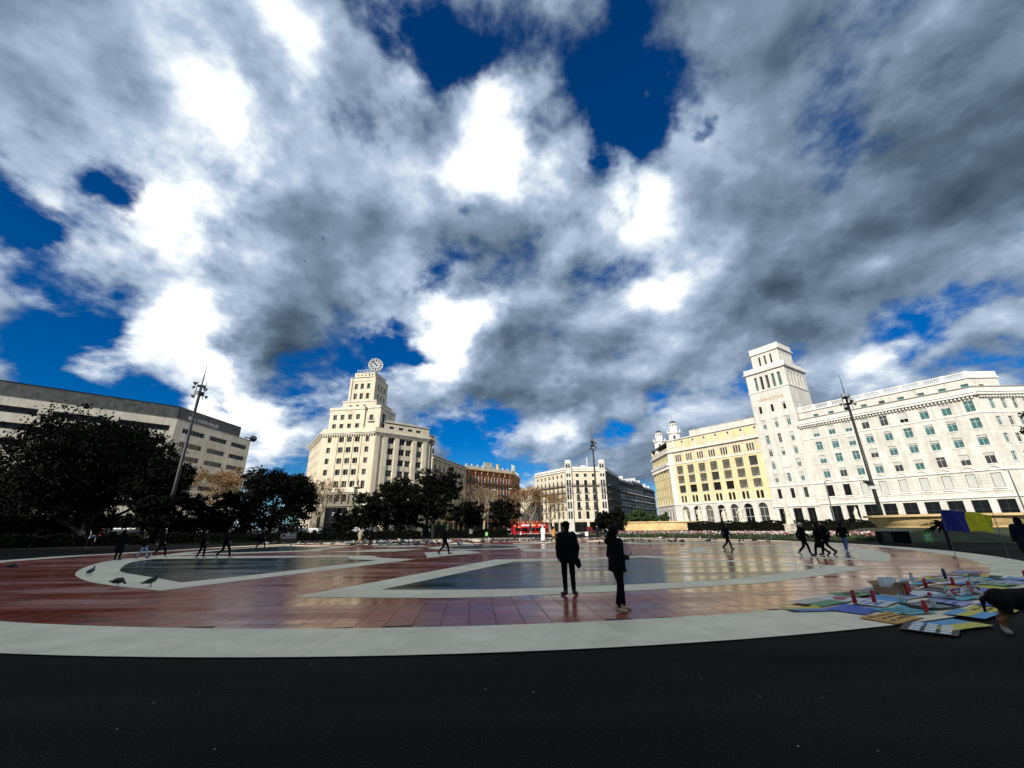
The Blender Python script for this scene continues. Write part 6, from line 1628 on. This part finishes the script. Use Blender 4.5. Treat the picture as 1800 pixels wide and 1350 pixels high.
cloth('blue_panel', 0, 1.28, M_fb, lambda u: 2.03 - .10 * u, lambda u: .92 + .05 * math.sin(u * 4)); cloth('yellow_panel', 1.285, 2.55, M_fy, lambda u: 1.90 - .22 * max(0, u - 1.6), lambda u: .96 - .06 * (u - 1.28) - .05 * math.sin(u * 6))
for nm, x, h in (('stake', -.05, 2.1), ('stake', 2.62, 1.75)): m = MB(); m.tube([(x, .02, -.30), (x, 0, h)], .016, 6); sub(nm, m.mesh(nm, M_steel), FL)
m = MB(); m.tube([(-.05, 0, 2.06), (1.28, .02, 1.92), (2.62, 0, 1.68)], .006, 4); sub('cord', m.mesh('cord', M_frame_w), FL)

# ------------------------------------------------------------------ memorial: posters, candles, flowers
PC = {'yellow': (.60, .50, .04), 'sky blue': (.10, .33, .55), 'deep blue': (.03, .10, .40), 'white': (.62, .62, .60), 'lilac': (.40, .36, .55), 'orange': (.62, .30, .03), 'grey': (.22, .22, .21), 'turquoise': (.10, .42, .45), 'green': (.10, .26, .08), 'black': (.012, .012, .014), 'cream': (.55, .50, .38)}
PM = {k: mat('poster_' + k.replace(' ', '_'), v, .65, .10, 4) for k, v in PC.items()}
M_ink_k = mat('black_ink', (.015, .015, .016), .7, 0); M_ink_r = mat('red_ink', (.42, .02, .02), .6, .1); M_ink_b = mat('blue_ink', (.03, .14, .45), .6, .1); M_ink_y = mat('yellow_ink', (.62, .52, .04), .6, .1); M_ink_g = mat('green_ink', (.06, .25, .08), .6, .1)
INK = {'black': M_ink_k, 'red': M_ink_r, 'blue': M_ink_b, 'yellow': M_ink_y, 'green': M_ink_g, 'white': M_ink_w}
POSTERS = []
def poster(x, y, w, h, a, base, motif, ink, i):
    nm = {'half': 'with %s lower half' % ink, 'scrawl': 'with scrawled %s lines' % ink, 'blot': 'with %s blot' % ink, 'frame': 'with %s border' % ink, 'rows': 'with rows of small %s blocks' % ink, 'plain': 'left plain', 'stripe': 'with broad %s stripe' % ink, 'ring': 'with %s ring' % ink}[motif]
    POSTERS.append((x, y, '%s poster %s' % (base, nm)))
    t = thing('poster', '%s poster %s lying in the ground memorial' % (base, nm), 'poster', (x, y, .0205 + .0032 * (i % 9)), 'posters laid on the ground', a)
    rs = np.random.RandomState(i + 100); m = MB(); NU, NV = 5, 4; W_ = rs.uniform(.002, .014); p0 = rs.uniform(0, 6)
    def zf(u, v): return W_ * (1 + math.sin(u * 7 + p0) * math.cos(v * 6 + p0)) + (.03 if abs(u) > w * .45 and abs(v) > h * .4 and i % 4 == 0 else 0)
    V_ = [(w * (k / NU - .5), h * (l / NV - .5)) for l in range(NV + 1) for k in range(NU + 1)]
    m.add([(u, v, zf(u, v)) for u, v in V_], [(l * (NU + 1) + k, l * (NU + 1) + k + 1, (l + 1) * (NU + 1) + k + 1, (l + 1) * (NU + 1) + k) for l in range(NV) for k in range(NU)])
    sub('sheet', m.mesh('sheet', PM[base], True), t)
    if motif == 'plain': return
    q = MB()
    def rect(u0, u1, v0, v1):
        n = 5
        for k in range(n):
            a0 = u0 + (u1 - u0) * k / n; a1 = u0 + (u1 - u0) * (k + 1) / n
            q.quad(*[(u, v, zf(u, v) + .0035) for u, v in ((a0, v0), (a1, v0), (a1, v1), (a0, v1))])
    if motif == 'half': rect(-w * .498, w * .498, -h * .498, 0)
    elif motif == 'scrawl':
        for r_ in range(3):
            v = h * (.25 - .25 * r_); u = -w * .38
            while u < w * .34:
                l = rs.uniform(.03, .12) * w; rect(u, u + l, v, v + h * rs.uniform(.03, .13)); u += l + w * .035
    elif motif == 'blot':
        pts = [(w * .22 * math.cos(k) * rs.uniform(.6, 1.2), h * .26 * math.sin(k) * rs.uniform(.6, 1.2)) for k in np.linspace(0, 2 * PI, 11)[:-1]]; q.add([(u, v, zf(u, v) + .006) for u, v in pts], [tuple(range(10))])
    elif motif == 'frame':
        b = .06
        for r_ in ((-w / 2 + .01, w / 2 - .01, -h / 2 + .01, -h / 2 + b), (-w / 2 + .01, w / 2 - .01, h / 2 - b, h / 2 - .01), (-w / 2 + .01, -w / 2 + b, -h / 2 + b, h / 2 - b), (w / 2 - b, w / 2 - .01, -h / 2 + b, h / 2 - b)): rect(*r_)
    elif motif == 'rows':
        for r_ in range(3):
            for c in range(4): rect(-w * .42 + c * w * .215, -w * .42 + c * w * .215 + w * .16, -h * .38 + r_ * h * .27, -h * .38 + r_ * h * .27 + h * .19)
    elif motif == 'stripe': rect(-w * .49, w * .49, -h * .12, h * .18)
    elif motif == 'ring':
        for k in range(16):
            t0, t1 = 2 * PI * k / 16, 2 * PI * (k + 1) / 16
            q.quad(*[(h * r_ * math.cos(tt), h * r_ * math.sin(tt), .0045 + zf(h * r_ * math.cos(tt), h * r_ * math.sin(tt))) for r_, tt in ((.2, t0), (.38, t0), (.38, t1), (.2, t1))])
    sub('print', q.mesh('print', INK[ink]), t)
designs = [('yellow', 'half', 'blue'), ('black', 'rows', 'white'), ('orange', 'scrawl', 'black'), ('deep blue', 'plain', ''), ('turquoise', 'scrawl', 'black'), ('cream', 'half', 'green'), ('sky blue', 'stripe', 'yellow'), ('white', 'scrawl', 'blue'),
           ('grey', 'frame', 'black'), ('white', 'blot', 'red'), ('yellow', 'scrawl', 'black'), ('sky blue', 'plain', ''), ('lilac', 'scrawl', 'blue'), ('green', 'blot', 'black'), ('deep blue', 'half', 'yellow'), ('white', 'ring', 'blue'),
           ('grey', 'plain', ''), ('turquoise', 'plain', ''), ('yellow', 'stripe', 'blue'), ('white', 'frame', 'black'), ('lilac', 'plain', ''), ('cream', 'rows', 'black'), ('sky blue', 'scrawl', 'white'), ('black', 'frame', 'white'),
           ('yellow', 'frame', 'blue'), ('deep blue', 'scrawl', 'white'), ('white', 'rows', 'black'), ('orange', 'frame', 'black'), ('turquoise', 'stripe', 'white'), ('yellow', 'plain', ''), ('sky blue', 'half', 'yellow'), ('cream', 'scrawl', 'red'),
           ('white', 'half', 'blue'), ('deep blue', 'stripe', 'yellow'), ('green', 'scrawl', 'white'), ('grey', 'rows', 'white'), ('yellow', 'blot', 'green'), ('lilac', 'frame', 'white'), ('turquoise', 'blot', 'yellow'), ('white', 'stripe', 'red'),
           ('sky blue', 'frame', 'white'), ('black', 'stripe', 'yellow'), ('yellow', 'ring', 'blue'), ('deep blue', 'ring', 'white'), ('cream', 'plain', ''), ('white', 'plain', '')]
random.seed(21)
e1 = (.86, .51); n1_ = (-.51, .86)
spots = []
for r_, (lo, hi) in enumerate(((-.55, 8), (-.15, 10), (.3, 10.5), (.5, 10.8))):
    u = lo
    while u < hi:
        spots.append((u + random.uniform(-.08, .08), -1.25 + r_ * .74 + random.uniform(-.08, .08))); u += .92 + random.uniform(-.05, .1)
hand = [(6.05, 9.45, .85, .50, .05, 0), (7.55, 7.95, 1.15, .55, .30, 30)]
spots = [(6.9 + u * e1[0] + v * n1_[0], 9.12 + u * e1[1] + v * n1_[1]) for u, v in spots]
spots = [p for p in spots if math.hypot(p[0] - 6.05, p[1] - 9.45) > .55 and math.hypot(p[0] - 7.55, p[1] - 7.95) > .5]
rest = [k for k in range(len(designs)) if k not in (0, 30)]
for x, y, w, h, a, k in hand: poster(x, y, w, h, a, *designs[k], k)
for (x, y), k in zip(sorted(spots, key=lambda p: p[0] + p[1]), rest):
    poster(x, y, random.uniform(.86, 1.08), random.uniform(.58, .72), random.gauss(.45, .18), *designs[k], k)
def candle(x, y, ma, label, grp, h=.23, nm='grave_candle'):
    q_ = min(POSTERS, key=lambda p: math.hypot(p[0] - x, p[1] - y))
    t = thing(nm, label.replace('among the posters', 'on the ' + q_[2]), 'candle', (x, y, .055), grp)
    m = MB(); m.lathe([(.035, 0), (.042, .01), (.042, h * .8), (.036, h * .84)], 14); sub('glass', m.mesh('glass', ma, True), t)
    m = MB(); m.lathe([(.039, h * .84), (.039, h * .92), (.02, h), (.012, h * 1.02)], 12); sub('lid', m.mesh('lid', ma if ma is M_candle else M_steel, True), t)
M_candle = mat('red_candle_glass', (.45, .008, .010), .25, .1, coat=.3); M_candle_w = mat('pale_candle_glass', (.50, .58, .56), .3, .1); M_candle_n = mat('navy_candle_glass', (.01, .02, .10), .3, .1)
for x, y in ((7.42, 9.85), (7.95, 9.98), (8.0, 8.85), (11.05, 12.0), (9.55, 10.9), (10.0, 11.35), (12.1, 12.3), (15.2, 13.2), (11.6, 11.4), (9.0, 9.75)):
    candle(x, y, M_candle, 'red memorial candle standing among the posters', 'red memorial candles', random.uniform(.20, .27))
for x, y in ((8.35, 9.75), (8.6, 9.3), (12.9, 12.6), (10.5, 10.9), (11.9, 13.3)): candle(x, y, M_candle_w, 'pale glass candle standing among the posters', 'pale memorial candles', .22)
candle(13.3, 13.7, M_candle_n, 'single navy blue candle at the back of the memorial', None, .3)
t = thing('cardboard_box', 'open cardboard box with a white bag in the memorial', 'box', (9.35, 11.15, .02), None, .35)
M_card = mat('cardboard', (.36, .21, .10), .85, .15)
for nm, bx in (('panel', (-.28, .28, -.2, -.188, 0, .2)), ('panel', (-.28, .28, .188, .2, 0, .2)), ('panel', (-.28, -.268, -.188, .188, 0, .2)), ('panel', (.268, .28, -.188, .188, 0, .2)), ('base', (-.268, .268, -.188, .188, .001, .012))):
    m = MB(); m.box(*bx); sub(nm, m.mesh(nm, M_card), t)
for s_, an in ((-1, .9), (1, -.9)): m = MB(); m.box(-.27, .27, 0, .15, -.004, .004); o = sub('flap', m.mesh('flap', M_card), t, (0, s_ * .2, .2)); o.rotation_euler = (an if s_ < 0 else .6, 0, PI if s_ < 0 else 0)
t = thing('paper_bag', 'white carrier bag standing inside the cardboard box', 'bag', (9.35, 11.15, .035), None, .35)
m = MB(); m.add([(-.2, -.1, 0), (.2, -.1, 0), (.2, .1, 0), (-.2, .1, 0), (-.24, -.06, .38), (.23, -.07, .36), (.22, .08, .37), (-.23, .07, .39)], [(0, 3, 2, 1), (0, 1, 5, 4), (1, 2, 6, 5), (2, 3, 7, 6), (3, 0, 4, 7)]); sub('bag_body', m.mesh('bag_body', M_whitec), t)
m = MB(); m.tube([(-.1, -.07, .36), (-.06, -.07, .44), (.06, -.07, .44), (.1, -.07, .36)], .006, 5); sub('handle', m.mesh('handle', M_whitec), t)
M_stem = mat('bouquet_leaf', (.05, .14, .04), .7, 0, island=.4); M_pet = mat('bouquet_petal', (.50, .03, .04), .7, 0, island=.3); M_wrap = mat('bouquet_wrap', (.45, .50, .48), .35, .1)
for i, (x, y, a, lab) in enumerate(((10.7, 10.7, .5, 'wrapped red bouquet lying near the dog'), (9.9, 10.35, -.4, 'wrapped red bouquet in front of the cardboard box'), (11.3, 11.0, 1.2, 'wrapped red bouquet lying at the memorial middle'))):
    t = thing('bouquet', lab, 'bouquet', (x, y, .05), 'bouquets in the memorial', a); rs = np.random.RandomState(i)
    m = MB(); m.tube([(-.3, 0, .03), (0, 0, .05), (.12, 0, .08)], [.015, .05, .10], 9, cap=False); sub('wrapping', m.mesh('wrapping', M_wrap, True), t)
    P_ = rs.normal(size=(60, 3)) * np.array([.06, .06, .035]) + np.array([.13, 0, .10]); P_[:, 2] = np.maximum(P_[:, 2], .01); sub('blossoms', leaf_mesh('blossoms', P_, .03, M_pet, .9, rs), t); sub('leaves', leaf_mesh('leaves', P_[:30] - np.array([.06, 0, .01]), .035, M_stem, .5, rs), t)

# ------------------------------------------------------------------ dog
def dog_coat():
    m = bpy.data.materials.new('dog_coat'); m.use_nodes = True; nt = m.node_tree; N = nt.nodes.new; L = nt.links.new; b = nt.nodes['Principled BSDF']
    b.inputs['Roughness'].default_value = .8; b.inputs['Specular IOR Level'].default_value = .15
    tc = N('ShaderNodeTexCoord'); sp = N('ShaderNodeSeparateXYZ'); L(tc.outputs['Object'], sp.inputs[0])
    n = N('ShaderNodeTexNoise'); n.inputs['Scale'].default_value = 14; L(tc.outputs['Object'], n.inputs['Vector'])
    ad = N('ShaderNodeMath'); ad.operation = 'MULTIPLY_ADD'; L(n.outputs['Fac'], ad.inputs[0]); ad.inputs[1].default_value = .10; L(sp.outputs[2], ad.inputs[2])
    r = N('ShaderNodeValToRGB'); cr = r.color_ramp; cr.interpolation = 'LINEAR'
    st = [(.0, (.55, .52, .46)), (.125, (.50, .46, .38)), (.16, (.24, .10, .03)), (.30, (.20, .085, .03)), (.34, (.009, .008, .008)), (1, (.009, .008, .008))]
    while len(cr.elements) < len(st): cr.elements.new(.5)
    for e, (p, c) in zip(cr.elements, st): e.position = p; e.color = (*c, 1)
    L(ad.outputs[0], r.inputs[0]); L(r.outputs[0], b.inputs['Base Color']); return m
DG = thing('dog', 'black dog with tan legs and white paws at the right picture edge', 'dog', (8.26, 7.42, .004), None, R(-14))
pr = [ell_((0, 0, .50), (.30, .145, .155), .05), ell_((.20, 0, .49), (.17, .15, .18), .06), ell_((-.25, 0, .50), (.16, .14, .15), .06),
      cap_((.30, 0, .56), (.46, 0, .70), .105, .085, .05), ell_((.53, 0, .74), (.105, .080, .085), .03), cap_((.58, 0, .72), (.69, 0, .69), .052, .036, .03), ell_((.70, 0, .705), (.018, .020, .016), .01),
      ell_((.47, -.065, .82), (.03, .016, .055), .015), ell_((.47, .065, .82), (.03, .016, .055), .015), cap_((-.37, 0, .55), (-.46, .02, .47), .034, .030, .03), cap_((-.46, .02, .47), (-.47, .03, .30), .034, .016, .03)]
for sy, dx in ((-.095, .03), (.095, -.05)):
    pr += [cap_((.20 + dx, sy, .45), (.18 + dx, sy, .28), .065, .045, .05), cap_((.18 + dx, sy, .28), (.19 + dx, sy, .06), .037, .028, .02), cap_((.19 + dx, sy, .035), (.235 + dx, sy, .028), .032, .026, .02)]
    h = -.05 if sy < 0 else .06
    pr += [cap_((-.26, sy, .46), (-.20 + h, sy * 1.1, .31), .088, .060, .06), cap_((-.20 + h, sy * 1.1, .31), (-.33 + h, sy * 1.1, .19), .050, .032, .03), cap_((-.33 + h, sy * 1.1, .19), (-.31 + h, sy * 1.1, .05), .030, .027, .02), cap_((-.31 + h, sy * 1.1, .034), (-.265 + h, sy * 1.1, .028), .032, .026, .02)]
sub('body', sdf_mesh('body', pr, .014, dog_coat()), DG)
m = MB(); m.lathe([(.098, -.018), (.103, 0), (.098, .018)], 18, cap=False); o = sub('collar', m.mesh('collar', M_busred), DG, (.40, 0, .645)); o.rotation_euler = (0, R(40), 0)

# ------------------------------------------------------------------ pigeons
M_pig = mat('pigeon_grey', (.035, .038, .045), .7, .4, 14); M_pigw = mat('pigeon_pale', (.42, .42, .42), .7, .3, 14); M_leg = mat('pigeon_leg', (.25, .06, .05), .7, .1)
def pig_prims(peck):
    nk, hd = ((.0, .085, .175), (0, .10, .225)) if not peck else ((0, .115, .11), (0, .155, .075))
    return [ell_((0, 0, .125), (.052, .100, .055), .02, rotm('X', R(18 if not peck else -6))), cap_((0, .06, .15), nk, .040, .026, .03), ell_(hd, (.023, .027, .024), .015), cap_((0, -.07, .10), (0, -.185, .075 if not peck else .12), .030, .014, .03),
            ell_((-.045, -.02, .125), (.014, .085, .035), .012, rotm('X', R(12))), ell_((.045, -.02, .125), (.014, .085, .035), .012, rotm('X', R(12))), cap_((-.022, .01, .085), (-.024, .012, .008), .007, .006, .01), cap_((.022, .01, .085), (.024, .012, .008), .007, .006, .01),
            cap_((-.024, .0, .006), (-.024, .035, .006), .006, .005, .004), cap_((.024, .0, .006), (.024, .035, .006), .006, .005, .004), cap_((hd[0], hd[1] + .02, hd[2] - .004), (hd[0], hd[1] + .042, hd[2] - .012), .007, .004, .004)]
pm_ = [sdf_mesh('pigeon', pig_prims(False), .0085, M_pig), sdf_mesh('pigeon', pig_prims(True), .0085, M_pig), sdf_mesh('pigeon', pig_prims(True), .0085, M_pigw), sdf_mesh('pigeon', pig_prims(False), .0085, M_pigw)]
for x, y, a, k, lab in ((-17.05, 17.7, .3, 0, 'pigeon facing away on the pale band, leftmost of the near three'), (-12.7, 14.2, -1.5, 1, 'pigeon crouching at the band edge, middle of the near three'), (-11.6, 14.15, -1.4, 0, 'pigeon standing tall on the pale band, rightmost of the near three'), (-23.9, 20.8, -1.2, 1, 'lone pigeon on the red paving near the left picture edge')):
    tag(obj('pigeon', pm_[k], None, (x, y, .016), a, 1.45), lab, 'pigeon', 'near pigeons')
random.seed(5); far = []
for i in range(230):
    q = random.random()
    if q < .62: x, y = random.gauss(-12, 7.0), random.gauss(49, 4.0)
    elif q < .85: x, y = random.uniform(-4, 15), random.gauss(55, 3.5)
    else: x, y = random.uniform(6, 26), random.gauss(46, 4)
    if y < 41 and abs(x) > 8: continue
    if any(math.hypot(x - a, y - b) < .3 for a, b in far): continue
    far.append((x, y))
for x, y in far:
    k = random.choice((0, 1, 1, 1, 0, 0, 1, 2, 3)); z = .02 if math.hypot(x - CX, y - CY) < 32.3 else .004
    tag(obj('pigeon', pm_[k], None, (x, y, z), random.uniform(0, 6.28), random.uniform(1.45, 1.85)), '%s pigeon %s in the flock %s' % ('pale' if k > 1 else 'dark', 'pecking' if k in (1, 2) else 'standing', 'left of the two near-hedge people' if x < -17.5 else 'right of the pale-coated person' if x < -8 else 'between the walker and the white-robed person' if x < 3 else 'beyond the standing man and woman' if x < 12 else 'near the flower bed fence'), 'pigeon', 'pigeon flock on the far paving')
def fly_mesh(ma):
    return sdf_mesh('flying_pigeon', [ell_((0, 0, 0), (.045, .13, .045), .02), ell_((0, .14, .02), (.025, .03, .025), .03), cap_((0, -.1, 0), (0, -.22, 0), .035, .02, .03), ell_((-.16, .0, .08), (.15, .06, .014), .02, rotm('Y', R(26))), ell_((.16, .0, .08), (.15, .06, .014), .02, rotm('Y', R(-26))), ell_((-.32, -.03, .11), (.13, .045, .012), .02, rotm('Y', R(5))), ell_((.32, -.03, .11), (.13, .045, .012), .02, rotm('Y', R(-5)))], .013, ma)
fm_ = [fly_mesh(M_pig), fly_mesh(M_pigw)]
for x, y, z, a, k, lab in ((-.7, 58, 1.35, 1.0, 1, 'pale pigeon flying low over the flock'), (-2.6, 30.0, .45, .5, 0, 'dark pigeon fluttering just above the red paving'), (-3.6, 31.0, .5, -.7, 1, 'pale pigeon taking off beside the walking person'), (10.5, 50, .6, 2.2, 0, 'dark pigeon landing near the flower bed'),
                          (-40, 70, 60, 2.0, 0, 'tiny dark bird in the white cloud, left'), (-46, 75, 58, 1.2, 0, 'tiny dark bird in the upper left clouds')):
    o = tag(obj('flying_pigeon', fm_[k], None, (x, y, z), a, 1.3), lab, 'pigeon', 'pigeons on the wing'); o.rotation_euler = (.2, .25, a)

# lettering becomes plain mesh
dg = bpy.context.evaluated_depsgraph_get()
for o in [q for q in bpy.data.objects if q.type == 'FONT']:
    me = bpy.data.meshes.new_from_object(o.evaluated_get(dg)); me.materials.clear(); me.materials.append(o.data.materials[0])
    n = bpy.data.objects.new(o.name, me); COL.objects.link(n); n.parent = o.parent; n.location = o.location; n.rotation_euler = o.rotation_euler; n.scale = o.scale
    nm = o.name; bpy.data.objects.remove(o); n.name = nm
for o in bpy.data.objects:
    if '_base' in o: del o['_base']
